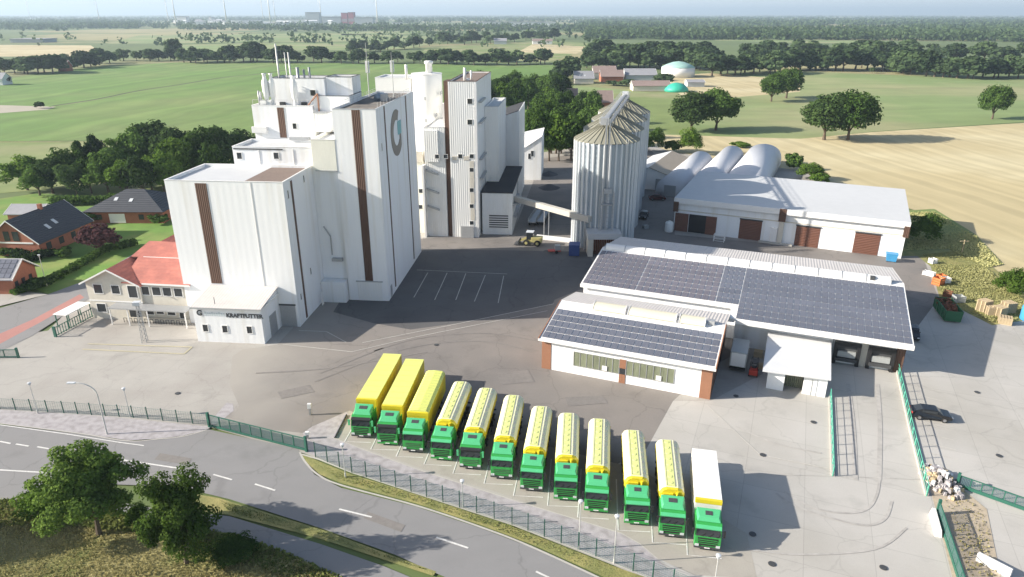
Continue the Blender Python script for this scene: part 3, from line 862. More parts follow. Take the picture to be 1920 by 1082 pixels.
# roof gear on the tower
m = MB(O)
for i in range(12):
    v = 110 + i * 2
    m.tube((T0 + .4, v, TZ - .3), (T0 + .4, v, TZ + .8), .025, n=5); m.tube((T1 - .3, v, TZ - .3), (T1 - .3, v, TZ + .8), .025, n=5)
for z in (.45, .8):
    m.tube((T0 + .4, 110, TZ + z), (T0 + .4, 132, TZ + z), .025, n=5); m.tube((T1 - .3, 118, TZ + z), (T1 - .3, 132, TZ + z), .025, n=5)
m.build('roof_rail', 'pole_metal', mill)
MB(O).tube((-34.4, 123, TZ), (-34.4, 126, TZ), .75, .75, 14).build('roof_fan', 'galvanised', mill, True)
MB(O).box(-33.4, 121, TZ - .3, -32.4, 122.4, TZ + .9).build('roof_unit', 'grey_metal', mill)
for px, py, v, kind in ((685, 80, 126.5, 0), (733, 98, 128, 1)):
    u, z = MF.at_v(px, py, v)
    a = MB(O).tube((u, v, TZ - .3), (u, v, TZ + 4.2), .09, .09, 8).tube((u, v, TZ + 4.2), (u, v, z), .05, .03, 6).build('antenna', 'pole_metal', mill)
    b = MB(O)
    for i in range(3):
        w = 2.1 * i
        b.box(u + .28 * math.cos(w) - .1, v + .28 * math.sin(w) - .1, TZ + 4.0, u + .28 * math.cos(w) + .1, v + .28 * math.sin(w) + .1, TZ + 6.0)
    b.build('antenna_panel', 'white_trim', a)

# small annex with the sign
AX = (-50.15, 89.8, 0)
annex = thing('annex', 'low white gabled annex with a G sign standing in front of the tall mill', 'annex', on(MF, AX[0], AX[1]), -5)
MB(AX).box(-55.35, 89.8, 0, -44.95, 96.15, 5.6).build('wall', 'mill_white', annex)
rf = MB(AX)
rf.slab([(-55.55, 89.5, 5.75), (-44.75, 89.5, 5.75), (-44.75, 96.14, 6.75), (-55.55, 96.14, 6.75)], .14)
rf.build('roof', 'roof_corrugated', annex)
MB(AX).hexa([(-55.35, 89.85, 5.59), (-44.95, 89.85, 5.59), (-44.95, 96.1, 5.59), (-55.35, 96.1, 5.59)], [(-55.35, 89.85, 5.62), (-44.95, 89.85, 5.62), (-44.95, 96.1, 6.58), (-55.35, 96.1, 6.58)]).build('gable', 'mill_white', annex)
MB(AX).box(-55.6, 89.42, 5.5, -44.7, 89.5, 5.72).build('gutter', 'grey_metal', annex)
MB(AX).box(-44.93, 89.45, 5.45, -44.72, 96.14, 5.7).build('barge_board', 'white_trim', annex)
for px, py in ((385.5, 615), (422, 617), (468, 618.5)):
    u, z = MF.at_v(px, py, 89.8)
    window_f(annex, u - .38, u + .38, z - .55, z + .55, 89.8, AX)
MB(AX).box(-44.95, 92.2, .02, -44.88, 94.6, 3.4).build('roller_door', 'grey_metal', annex)
MB(AX).tube((-52.2, 90.6, 5.8), (-52.2, 90.6, 7.0), .05).build('vent_pipe', 'dark_metal', annex)
def lettering(text, size, parent, loc, mat, rot=(R(90), 0, 0), bold=.02, name='lettering', align='LEFT'):
    cu = bpy.data.curves.new(name, 'FONT')
    cu.body = text
    cu.size = size
    cu.extrude = .03
    cu.offset = bold
    cu.align_x = align
    cu.materials.append(MATS[mat])
    o = bpy.data.objects.new(name, cu)
    COL.objects.link(o)
    o.parent = parent
    bpy.context.view_layer.update()
    me = bpy.data.meshes.new_from_object(o.evaluated_get(bpy.context.evaluated_depsgraph_get()))
    bpy.data.objects.remove(o)
    o = bpy.data.objects.new(name, me)
    COL.objects.link(o)
    o.parent = parent
    o.location = loc
    o.rotation_euler = rot
    return o
u, z = MF.at_v(371, 582, 89.8)
lettering('G', 1.15, annex, (u - .55 - AX[0] + .3, -.04, z - .75), 'sign_dark', bold=.05)
u0, z0 = MF.at_v(424, 589.5, 89.8)
kf = lettering('KRAFTFUTTER', .86, annex, (u0 - AX[0], -.04, z0 - .42), 'sign_dark', bold=.035)
u0, z0 = MF.at_v(383, 587.5, 89.8)
z0 -= .35
pl = MB(AX)
for i in range(9):           # the pale company word is washed out in the photo: a row of faint letter blocks
    x = u0 + i * .36
    pl.box(x, 89.765, z0, x + .27, 89.802, z0 + (.62 if i % 3 == 0 else .5))
pl.build('faded_lettering', 'sign_pale', annex)

# ---------------------------------------------------------------- second mill tower behind, with its annexes
O = (-23, 145.3, 0)
mill2 = thing('feed_mill', 'narrow white clad tower with a brown strip and small windows, behind the emblem tower', 'mill', on(MF, O[0], O[1]), -5)
block(mill2, 'tower', -25.9, 145.3, -20.0, 171, 0, 33.1, O, mat='clad_white', roof='roof_brown', par=.3, edge='brown_stripe')
MB(O).box(-26.9, 145.9, 0, -25.9, 150, 33.1).build('brown_strip', 'brown_stripe', mill2)
MB(O).box(-20.5, 145.24, 0, -20.0, 145.3, 32.7).build('corner_trim', 'white_trim', mill2)
block(mill2, 'stair_block', -31.4, 145.5, -26.95, 166, 0, 23.8, O, mat='clad_white', par=.25)
MB(O).box(-31.3, 145.0, 16.6, -28.4, 145.5, 23.2).build('bay', 'clad_white', mill2)
MB(O).box(-27.9, 149.0, 23.8, -26.9, 155, 28.2).build('lift_housing', 'silo_white', mill2)
m = MB(O)
for z in (14.6, 10.5, 6.8):
    m.hexa([(-31.2, 144.9, z), (-28.6, 144.9, z - .9), (-28.6, 145.5, z - .9), (-31.2, 145.5, z)], [(-31.2, 144.9, z + .35), (-28.6, 144.9, z - .55), (-28.6, 145.5, z - .55), (-31.2, 145.5, z + .35)])
m.build('stair_flight', 'grey_metal', mill2)
MB(O).box(-31.9, 144.2, 0, -31.5, 146, 15.9).build('downpipe', 'white_trim', mill2)
def win2(px, py, w=.42, h=.42, glass='glass'):
    u, z = MF.at_v(px, py, 145.3)
    v = 145.3 if u > -26 else 145.0
    window_f(mill2, u - w, u + w, z - h, z + h, v, O, glass, fw=.06)
for px in (820, 836, 863, 884.5):
    win2(px, 293)
for py in (318.5, 356.5, 386.5, 418):
    win2(884.5, py)
for py in (190, 229):
    win2(881, py, .5, .5)
m = MB(O)
u, z = MF.at_v(884.5, 300, 145.3)
for a, b in ((302, 315), (323, 352), (361, 382), (391, 413)):
    z1, z0 = MF.at_v(884.5, a, 145.3)[1], MF.at_v(884.5, b, 145.3)[1]
    MB(O).box(u - .45, 145.24, z0, u + .45, 145.3, z1).build('window_spandrel', 'plaster', mill2)
for a, b in ((848, 857), (869, 880)):
    MB(O).box(MF.at_v(a, 293, 145.3)[0], 145.24, z - .1, MF.at_v(b, 293, 145.3)[0], 145.3, z + .75).build('window_spandrel', 'plaster', mill2)
MB(O).box(-23.9, 144.7, .02, -21.1, 145.3, 2.6).build('shutter_door', 'grey_metal', mill2)
# side blocks stepping down towards the rear
block(mill2, 'side_block', -19.95, 158, -16.9, 176, 0, 26.6, O, mat='clad_white', edge='grey_metal')
m = MB(O)
for z in (28.6, 24.3, 16.6, 12.4):
    m.box(-19.95, 147.6, z, -19.3, 155.5, z + .35)
m.build('gallery', 'grey_metal', mill2)
rb = MB(O).hexa([(-19.9, 176.1, 0), (-13.6, 176.1, 0), (-13.6, 196, 0), (-19.9, 196, 0)], [(-19.9, 176.1, 21.3), (-13.6, 176.1, 23.4), (-13.6, 196, 23.4), (-19.9, 196, 21.3)]).build('rear_block', 'clad_white', mill2)
MB(O).hexa([(-19.8, 176.3, 21.36), (-13.9, 176.3, 23.33), (-13.9, 195.8, 23.33), (-19.8, 195.8, 21.36)], [(-19.8, 176.3, 21.45), (-13.9, 176.3, 23.42), (-13.9, 195.8, 23.42), (-19.8, 195.8, 21.45)]).build('roof', 'roof_tar', rb)
u, z = MF.at_v(875, 128, 150)
for px, py, v, r in ((871, 127, 150, .32), (883, 132, 152, .2), (877, 147, 150.5, .5)):
    u, z = MF.at_v(px, py, v)
    MB(O).tube((u, v, 32.8), (u, v, z), r, r * .9, 12).build('vent_stack', 'silo_white', mill2, True)
# low front annex with the dark roof
J0, J1, JV0, JV1, JZ = -19.55, -12.9, 147.9, 176.0, 9.4
ja = MB(O).box(J0, JV0, 0, J1, JV1, JZ).build('front_annex', 'clad_white', mill2)
MB(O).box(J0 - .15, JV0 - .15, JZ + .002, J1 + .15, JV1, JZ + .25).build('roof', 'roof_tar', ja)
gu0, gz1 = MF.at_v(917, 403, JV0); gu1, gz0 = MF.at_v(953, 429, JV0)
m = MB(O)
for i in range(6):
    z = gz0 + (gz1 - gz0) * i / 6
    m.box(gu0, JV0 - .1, z, gu1, JV0, z + .2)
m.build('louvre', 'white_trim', ja)
MB(O).box(gu0, JV0 - .03, gz0, gu1, JV0 + .02, gz1).build('louvre_back', 'dark_metal', ja)
for z in (3.4, 6.2):
    MB(O).box(J1, 150, z, J1 + .7, 160, z + .3).build('gallery', 'grey_metal', ja)
MB(O).box(J1, 162.0, 0, J1 + .12, 162.6, JZ).build('wall_joint', 'grey_metal', ja)
# rear hall with the pale mono-pitch roof
kb = thing('store_building', 'small white store with a pale sloping roof at the far end of the mill', 'store', on(MF, -13, 205), -5)
O = (-13, 205, 0)
zl = MF.at_v(968, 289, 203)[1]; zr = MF.at_v(1015, 256, 203)[1]
zb = MF.at_v(968, 250, 219)[1]
ul, ur = MF.at_v(967, 300, 203)[0], MF.at_v(1015, 300, 203)[0]
MB(O).hexa([(ul, 203, 0), (ur, 203, 0), (ur, 219, 0), (ul, 219, 0)], [(ul, 203, zl - .1), (ur, 203, zr - .1), (ur, 219, zr - .1), (ul, 219, zb - .1)]).build('wall', 'mill_white', kb)
MB(O).hexa([(ul - .1, 202.8, zl - .09), (ur + .1, 202.8, zr - .09), (ur + .1, 219.2, zr - .09), (ul - .1, 219.2, zb - .09)], [(ul - .1, 202.8, zl + .15), (ur + .1, 202.8, zr + .15), (ur + .1, 219.2, zr + .15), (ul - .1, 219.2, zb + .15)]).build('roof', 'roof_white', kb)
for px, py in ((993, 293), (998, 288)):
    u, z = MF.at_v(px, py, 203)
    window_f(kb, u - .4, u + .4, z - .8, z + .8, 203, O, fw=.07)
# white round storage silo with its boxy companion
O = (-34.5, 160, 0)
ws = thing('storage_silo', 'tall smooth white round silo with a small cap turret behind the emblem tower', 'silo', on(MF, O[0], O[1]), -5)
uc = (MF.at_v(772, 140, 162)[0] + MF.at_v(828, 140, 162)[0]) / 2
rc = (MF.at_v(828, 140, 162)[0] - MF.at_v(772, 140, 162)[0]) / 2
zt = MF.at_v(800, 140, 162 - rc * .3)[1]
MB(O).lathe([(rc, 0), (rc, zt), (rc - .05, zt + .12)], (uc, 162), 40).build('shell', 'silo_white', ws, True)
MB(O).lathe([(rc + .06, zt + .12), (rc + .06, zt + .25), (.9, zt + .5)], (uc, 162), 40).build('roof', 'white_trim', ws)
uu, zz = MF.at_v(803, 114, 160.5)
MB(O).lathe([(.75, zt + .3), (.75, zz - .7), (1.0, zz - .6), (1.0, zz - .1), (.6, zz)], (uu, 160.8), 16).build('cap_turret', 'silo_white', ws, True)
m = MB(O)
for px, py in ((797, 185), (817, 216), (799, 226), (826, 175)):
    u, z = MF.at_v(px, py, 162 - rc)
    m.box(u - .15, 162 - rc * 1.05, z - .35, u + .15, 162 - rc * .6, z + .35)
m.build('hatch', 'grey_metal', ws)
O = (-40, 158, 0)
wb = thing('storage_building', 'plain white windowless block joined to the round white silo', 'storage block', on(MF, O[0], O[1]), -5)
u0 = MF.at_v(703, 146, 161)[0]; u1 = MF.at_v(770, 146, 161)[0]
zt2 = MF.at_v(740, 146, 161)[1]
block(wb, 'wall', u0, 161, u1, 170, 0, zt2, O, mat='silo_white', par=.3)
for px, py in ((761, 121),):
    u, z = MF.at_v(px, py, 160)
    MB(O).tube((u, 160, zt2 - .3), (u, 160, z), .3, .3, 10).build('vent_stack', 'white_trim', wb, True)
MB(O).box(MF.at_v(779, 290, 150)[0], 147.5, 0, MF.at_v(797, 290, 150)[0], 156, 16.0).build('low_wing', 'cream_wall', wb)
MB(O).box(MF.at_v(778, 290, 150)[0], 147.2, 16.0, MF.at_v(797, 290, 150)[0], 156, 18.3).build('wing_head', 'plaster', wb)
for px, py in ((789, 358), (789, 388)):
    u, z = MF.at_v(px, py, 147.5)
    window_f(wb, u - .4, u + .4, z - .45, z + .45, 147.5, O, fw=.06)

# ---------------------------------------------------------------- corrugated grain silos in a row
SR, SE = 6.45, 22.1
def make_silo(first):
    t = thing('grain_silo', 'x', 'silo', (0, 0, 0), 0, 'corrugated grain silos in a row')
    n = 72
    m = MB()
    prof = []
    k = 46
    for i in range(k + 1):
        z = SE * i / k
        prof.append((SR + (.035 if i % 2 else -.035), z))
    m.lathe(prof, (0, 0), n)
    m.build('shell', 'galvanised', t, True)
    r = MB()
    for i in range(36):                      # wind stiffeners
        a = 2 * math.pi * i / 36
        c, s = math.cos(a), math.sin(a)
        q = [(SR + .02, -.24), (SR + .3, -.13), (SR + .3, .13), (SR + .02, .24)]
        r.prism([(x * c - y * s, x * s + y * c) for x, y in q], 0, SE)
    r.build('stiffeners', 'galv_rib', t)
    rf = MB()
    rf.lathe([(SR + .3, SE - .05), (SR + .3, SE + .03), (.9, SE + 3.05), (.6, SE + 3.2)], (0, 0), 60)
    roof = rf.build('roof', 'silo_roof', t)
    rr = MB()
    for i in range(30):
        a = 2 * math.pi * i / 30
        c, s = math.cos(a), math.sin(a)
        rr.hexa([(x * c - y * s, x * s + y * c, z) for x, y, z in ((SR + .28, -.05, SE + .03), (SR + .28, .05, SE + .03), (1, .05, SE + 3.02), (1, -.05, SE + 3.02))],
                [(x * c - y * s, x * s + y * c, z) for x, y, z in ((SR + .28, -.05, SE + .16), (SR + .28, .05, SE + .16), (1, .05, SE + 3.15), (1, -.05, SE + 3.15))])
    rr.build('roof_ribs', 'silo_roof', roof)
    MB().lathe([(.75, SE + 2.9), (.75, SE + 3.6), (.3, SE + 3.75)], (0, 0), 16).build('roof_cap', 'galv_rib', t)
    l = MB()
    a = R(-62)
    c, s = math.cos(a), math.sin(a)
    for k2 in (-.25, .25):
        l.tube(((SR + .45) * c - k2 * s, (SR + .45) * s + k2 * c, 3), ((SR + .45) * c - k2 * s, (SR + .45) * s + k2 * c, SE + .9), .035, n=5)
    l.build('ladder', 'pole_metal', t)
    return t
silo = make_silo(True)
SP = [(19.45, 143.5), (22.8, 157.7), (26.1, 171.9), (29.4, 186.1)]
SL = ['corrugated metal silo nearest the yard, with the portal hopper at its foot', 'corrugated metal silo directly behind the one with the portal hopper',
      'third corrugated metal silo of the row, counted from the yard', 'corrugated metal silo at the far end of the row']
for i, (p, l) in enumerate(zip(SP, SL)):
    o = silo if i == 0 else copy_tree(silo)
    o.location = (p[0], p[1], 0)
    o.rotation_euler = (0, 0, R(9 * i))
    o['label'] = l
# conveyor bridge along the silo tops
d = Vector((SP[3][0] - SP[0][0], SP[3][1] - SP[0][1], 0)).normalized()
nn = Vector((-d.y, d.x, 0))
cb = thing('conveyor_bridge', 'grey lattice conveyor gantry running along the peaks of the corrugated silos', 'conveyor', (SP[0][0], SP[0][1], 0))
P0 = -d * 5.0
P1 = d * (43.8 + 1.5)
zb = SE + 3.75
def seg(m, a, b, w, z0, z1):
    q = [a + nn * w, a - nn * w, b - nn * w, b + nn * w]
    q = [(p.x, p.y) for p in q]
    m.prism(q, z0, z1)
m = MB(); seg(m, P0, P1, .26, zb + .1, zb + .55); m.build('conveyor_trough', 'grey_metal', cb)
m = MB(); seg(m, P0 + nn * .85, P1 + nn * .85, .32, zb, zb + .06); seg(m, P0 - nn * .85, P1 - nn * .85, .32, zb, zb + .06); m.build('walkway', 'grey_metal', cb)
m = MB()
L = (P1 - P0).length
for side in (-1.15, 1.15):
    for i in range(20):
        a = P0 + d * (L * i / 19) + nn * side
        m.tube((a.x, a.y, zb), (a.x, a.y, zb + 1.15), .035, n=5)
    for i in range(19):
        a = P0 + d * (L * i / 19) + nn * side
        b = P0 + d * (L * (i + 1) / 19) + nn * side
        m.tube((a.x, a.y, zb - .9 * (i % 2)), (b.x, b.y, zb - .9 * ((i + 1) % 2)), .05, n=5)
    for z in (.6, 1.15):
        a, b = P0 + nn * side, P1 + nn * side
        m.tube((a.x, a.y, zb + z), (b.x, b.y, zb + z), .035, n=5)
m.build('railing', 'grey_metal', cb)
m = MB(); seg(m, P0 - d * .8, P0 + d * .8, .8, zb - .2, zb + 1.2); m.build('drive_head', 'grey_metal', cb)
m = MB(); seg(m, P1 - d * 1.2, P1, .8, zb - .1, zb + 1.2); m.build('end_station', 'galv_rib', cb)
# bucket elevator on the front of the first silo
ev = Vector((SP[0][0], SP[0][1], 0)) + P0
el = thing('bucket_elevator', 'slim grey elevator leg rising up the front of the nearest silo', 'elevator', (SP[0][0] - .2, SP[0][1] - SR - 1.0, 0))
m = MB()
m.box(-1.1, -.15, 0, -.84, .15, zb + 1.2).box(-.4, -.15, 0, -.14, .15, zb + 1.2)
m.build('elevator_leg', 'grey_metal', el)
m = MB()
for i in range(11):
    z = 3.5 + i * .85
    m.box(-1.6, -.9, z, 1.2, -.84, z + .05)
for x in (-1.6, 1.2):
    m.tube((x, -.87, 0), (x, -.87, 12.8), .06, n=5); m.tube((x, .3, 0), (x, .3, 12.8), .06, n=5)
m.build('lattice_stair', 'grey_metal', el)
MB().box(-1.4, -.8, 10.2, 1.1, .3, 10.35).box(-.9, -.8, 12.6, .6, .2, 13.5).build('platform', 'grey_metal', el)
# portal hopper at the foot
hp = thing('loading_portal', 'pale concrete portal with a brown gate at the foot of the nearest corrugated silo', 'portal', (18.6, 133.9, 0))
pa = G(1091, 478); pb = G(1146, 462)
w2 = 3.2
m = MB(); m.box(-w2, -.5, 0, -w2 + 1.0, 3.0, 3.7).box(w2 - 1.0, -.5, 0, w2, 3.0, 3.7); m.build('leg', 'plaster', hp)
MB().box(-w2 - .2, -.7, 3.7, w2 + .2, 3.2, 4.9).build('lintel', 'parapet_metal', hp)
m = MB()
for i in range(12):
    x = -w2 + 1.0 + i * .37
    m.box(x, 1.2, 0, x + .3, 1.3, 3.7)
m.build('gate', 'rust', hp)
# enclosed belt conveyor from the mill annex to the silo
ca = Vector((*MF.world(-12.7, 152.5), 6.6)); cbp = Vector((SP[0][0] - 3.5, SP[0][1] - 6.2, 6.2))
bc = thing('belt_conveyor', 'long beige enclosed belt conveyor crossing from the dark roofed annex to the silos', 'conveyor', (ca.x, ca.y, 0))
dd = (cbp - ca); dn = Vector((-dd.y, dd.x, 0)).normalized() * .6
q0, q1 = Vector((0, 0, ca.z)), Vector((dd.x, dd.y, cbp.z))
m = MB()
up = Vector((0, 0, 1.15))
m.hexa([q0 + dn, q0 - dn, q1 - dn, q1 + dn], [q0 + dn + up, q0 - dn + up, q1 - dn + up, q1 + dn + up])
m.build('casing', 'belt_beige', bc)
for t in (.45, .97):
    p = q0.lerp(q1, t)
    m = MB()
    m.tube((p.x - .5, p.y, 0), (p.x - .5, p.y, p.z), .1, n=6).tube((p.x + .5, p.y, 0), (p.x + .5, p.y, p.z), .1, n=6).box(p.x - .55, p.y - .08, p.z - .3, p.x + .55, p.y + .08, p.z - .12)
    m.build('support', 'grey_metal', bc)

# ---------------------------------------------------------------- halls with solar roofs (grid turned -22 degrees)
HF = Frame(-22)
def solar_rows(parent, f, off, u0, u1, v0, v1, z0, z1, nu, nv, mat, gap=.09, shift=0.0):
    """rows of panels on a slope rising from (v0,z0) to (v1,z1); each row one part"""
    du, dv = (u1 - u0) / nu, (v1 - v0) / nv
    sl = (z1 - z0) / (v1 - v0)
    for j in range(nv):
        m = MB(off)
        for i in range(nu):
            a, b = u0 + i * du + gap / 2 + shift * (j % 2), u0 + (i + 1) * du - gap / 2 + shift * (j % 2)
            c, d = v0 + j * dv + gap / 2, v0 + (j + 1) * dv - gap / 2
            zc, zd = z0 + (c - v0) * sl, z0 + (d - v0) * sl
            m.hexa([(a, c, zc + .03), (b, c, zc + .03), (b, d, zd + .03), (a, d, zd + .03)], [(a, c, zc + .08), (b, c, zc + .08), (b, d, zd + .08), (a, d, zd + .08)])
        m.build('solar_panel_row', mat, parent)

# small hall in front
O = (-16.9, 81.2, 0)
sh = thing('workshop_hall', 'smaller solar roofed hall with a long greenish window band and brown corner panels', 'hall', on(HF, O[0], O[1]), -22)
U0, U1, V0, VR, VB = -28.3, -5.5, 81.2, 90.1, 97.9
ZE, ZR = 4.85, 6.75
MB(O).extrude_x([(V0, 0), (VB, 0), (VB, 5.05), (VR, ZR - .2), (V0, ZE - .2)], U0, U1).build('wall', 'mill_white', sh)
for a, b in ((U0 - .02, U0 + 1.3), (U1 - 1.35, U1 + .02)):
    MB(O).box(a, V0 - .06, 0, b, V0 - .003, ZE - .35).build('corner_panel', 'brown_panel', sh)
MB(O).extrude_x([(V0 + .02, .05), (VB - .05, .05), (VB - .05, 4.9), (VR, ZR - .35), (V0 + .02, ZE - .35)], U1 + .004, U1 + .06).build('gable_panel', 'brown_stripe', sh)
MB(O).extrude_x([(V0 + .02, .05), (VB - .05, .05), (VB - .05, 4.9), (VR, ZR - .35), (V0 + .02, ZE - .35)], U0 - .06, U0 - .024).build('gable_panel', 'brown_panel', sh)
rf = MB(O)
sl = (ZR - ZE) / (VR - V0)
rf.slab([(U0 - .35, V0 - .55, ZE - .55 * sl), (U1 + .35, V0 - .55, ZE - .55 * sl), (U1 + .35, VR, ZR), (U0 - .35, VR, ZR)], .18)
rfo = rf.build('roof', 'white_trim', sh)
MB(O).slab([(U0 - .35, VR + .004, ZR), (U1 + .35, VR + .004, ZR), (U1 + .35, VB, 5.15), (U0 - .35, VB, 5.15)], .18).build('rear_roof', 'roof_corrugated', sh)
MB(O).box(U0 - .4, V0 - .68, ZE - .42, U1 + .4, V0 - .56, ZE - .1).build('gutter', 'white_trim', sh)
for u in (U0 - .42, U1 + .3):
    MB(O).hexa([(u, V0 - .6, ZE - .5), (u + .12, V0 - .6, ZE - .5), (u + .12, VR, ZR - .36), (u, VR, ZR - .36)], [(u, V0 - .6, ZE), (u + .12, V0 - .6, ZE), (u + .12, VR, ZR + .06), (u, VR, ZR + .06)]).build('barge_board', 'brown_panel', sh)
solar_rows(sh, HF, O, U0 - .1, U1 + .1, V0 - .2, VR - 2.2, ZE - .2 * sl, ZE + (VR - 2.2 - V0) * sl, 24, 5, 'pv_blue', .14)
# window bands
for a, b in ((-23.75, -17.45), (-16.5, -10.2)):
    w = MB(O).box(a, V0 - .02, 1.35, b, V0 + .06, 3.38).build('window_band', 'glass_green', sh)
    m = MB(O)
    n = 7
    for i in range(n + 1):
        x = a + (b - a) * i / n
        m.box(x - .04, V0 - .06, 1.35, x + .04, V0 - .021, 3.38)
    m.box(a - .05, V0 - .06, 1.27, b + .05, V0 - .021, 1.35).box(a - .05, V0 - .06, 3.38, b + .05, V0 - .021, 3.45)
    m.build('frame', 'grey_metal', w)
    MB(O).box(b - 2.3, V0 - .12, 1.4, b - 1.6, V0 - .065, 2.1).build('tilting_light', 'white_trim', w)
MB(O).box(-17.4, V0 - .07, 0, -16.55, V0 - .003, 1.3).box(-17.4, V0 - .07, 2.2, -16.55, V0 - .003, 3.5).build('door_panel', 'brown_panel', sh)
MB(O).box(-17.35, V0 - .05, 1.31, -16.6, V0 - .003, 2.19).build('door_glass', 'glass', sh)
# barrel skylights on the ridge
for a, b in ((-23.4, -18.8), (-18.3, -11.7), (-11.2, -7.8)):
    prof = []
    for i in range(9):
        t = math.pi * i / 8
        prof.append((VR - .2 - 1.15 * math.cos(t), ZR - .12 + .75 * math.sin(t)))
    MB(O).extrude_x(prof, a, b).build('barrel_skylight', 'skylight', sh)
    for x in (a - .06, b - .02):
        MB(O).extrude_x([(VR - .2 - 1.22 * math.cos(math.pi * i / 8), ZR - .12 + .82 * math.sin(math.pi * i / 8)) for i in range(9)], x, x + .08).build('skylight_rim', 'white_trim', sh)
MB(O).box(-7.4, VR - .6, ZR - .1, -6.6, VR + .2, ZR + .5).build('roof_vent', 'grey_metal', sh)

# big hall behind it
O = (-5, 99, 0)
bh = thing('loading_hall', 'long hall covered in solar panels with a white ridge skylight and two dark loading docks', 'hall', on(HF, O[0], O[1]), -22)
BU0, BUM, BU1 = -28.3, -4.4, 18.0
VL, VRt, VRI, VBK = 100.9, 98.5, 113.7, 127.0
VEV = 96.5
ZRI = 7.75
slb = (ZRI - 5.0) / (VRI - VEV)
zs = lambda v: ZRI - (VRI - v) * slb
MB(O).extrude_x([(VL, 0), (VBK, 0), (VBK, 5.6), (VRI, ZRI - .2), (VL, zs(VL) - .2)], BU0, BUM).build('wall', 'mill_white', bh)
MB(O).extrude_x([(VRt, 0), (VBK, 0), (VBK, 5.6), (VRI, ZRI - .2), (VRt, zs(VRt) - .2)], BUM + .003, BU1).build('wall', 'mill_white', bh)
MB(O).slab([(BU0 - .4, VL - .5, zs(VL - .5)), (BUM, VL - .5, zs(VL - .5)), (BUM, VRI, ZRI), (BU0 - .4, VRI, ZRI)], .2).build('roof', 'white_trim', bh)
MB(O).slab([(BUM + .003, VEV, zs(VEV)), (BU1 + .5, VEV, zs(VEV)), (BU1 + .5, VRI, ZRI), (BUM + .003, VRI, ZRI)], .2).build('roof', 'white_trim', bh)
MB(O).slab([(BU0 - .4, VRI + .004, ZRI), (BU1 + .5, VRI + .004, ZRI), (BU1 + .5, VBK + .4, 5.7), (BU0 - .4, VBK + .4, 5.7)], .2).build('rear_roof', 'roof_corrugated', bh)
MB(O).box(BUM + .1, VEV - .15, zs(VEV) - .6, BU1 + .55, VEV - .01, zs(VEV) + .03).build('fascia', 'white_trim', bh)
MB(O).box(BU0 - .4, VL - .65, zs(VL) - .6, BUM - .05, VL - .51, zs(VL - .5) + .03).build('fascia', 'white_trim', bh)
MB(O).box(BUM - .9, VEV + .1, zs(VEV) - .5, BUM, VL - .66, zs(VEV) + .1).build('eave_step', 'white_trim', bh)
# ridge skylight, in bays
m = MB(O)
n = 13
prof = [(VRI + .1 - 1.0 * math.cos(math.pi * i / 8), ZRI - .1 + .8 * math.sin(math.pi * i / 8)) for i in range(9)]
for i in range(n):
    a = BU0 + .3 + (BU1 - BU0 - 1.6) * i / n
    m.extrude_x(prof, a, a + (BU1 - BU0 - 1.6) / n - .12)
m.build('ridge_skylight', 'white_trim', bh)
prof2 = [(VRI + .1 - 1.07 * math.cos(math.pi * i / 8), ZRI - .1 + .87 * math.sin(math.pi * i / 8)) for i in range(9)]
for i in range(n + 1):
    a = BU0 + .2 + (BU1 - BU0 - 1.6) * i / n
    MB(O).extrude_x(prof2, a, a + .09).build('skylight_rib', 'grey_metal', bh)
MB(O).box(BU1 - 4.3, VRI - .9, ZRI + .2, BU1 - 3.6, VRI - .3, ZRI + .75).build('roof_vent', 'dark_metal', bh)
sx = .1
solar_rows(bh, HF, O, BU0 - .2, -19.95, VL - .2, VRI - 1.3, zs(VL - .2), zs(VRI - 1.3), 9, 8, 'pv_violet', .14)
solar_rows(bh, HF, O, -19.9, -7.75, VL - .2, VRI - 1.3, zs(VL - .2), zs(VRI - 1.3), 12, 8, 'pv_violet', .15, .0)
solar_rows(bh, HF, O, -7.7, BUM, VL - .2, VRI - 1.3, zs(VL - .2), zs(VRI - 1.3), 4, 8, 'pv_blue', .13)
solar_rows(bh, HF, O, BUM + .05, BU1 + .3, VEV + .3, VRI - 1.3, zs(VEV + .3), zs(VRI - 1.3), 24, 10, 'pv_blue', .13)
# loading docks
for a, b in ((9.2, 12.6), (13.5, 16.9)):
    m = MB(O)
    m.box(a, 97.9, .0, a + .45, 98.5, 3.35).box(b - .45, 97.9, 0, b, 98.5, 3.35).box(a + .45, 97.9, 2.85, b - .45, 98.5, 3.35)
    dk = m.build('dock_shelter', 'black_plastic', bh)
    MB(O).box(a + .45, 98.42, 1.1, b - .45, 98.49, 2.85).build('dock_opening', 'dark_metal', dk)
    MB(O).box(a + .55, 98.0, 1.15, b - .55, 98.4, 2.0).build('dock_door', 'silver_box', dk)
    MB(O).box(a + .3, 97.7, .6, b - .3, 98.48, 1.05).build('dock_leveller', 'dark_metal', dk)
MB(O).box(12.65, 98.42, 0, 13.45, 98.49, 3.6).build('dock_pillar', 'plaster', bh)
MB(O).box(16.95, 98.3, 0, 18.02, 98.49, zs(98.3) - .3).build('corner_panel', 'brown_stripe', bh)
MB(O).box(BU1 + .003, 98.5, .05, BU1 + .06, 126.9, 4.6).build('gable_panel', 'mill_white', bh)
MB(O).box(8.9, 98.4, 0, 9.1, 98.49, 4.2).build('downpipe', 'grey_metal', bh)

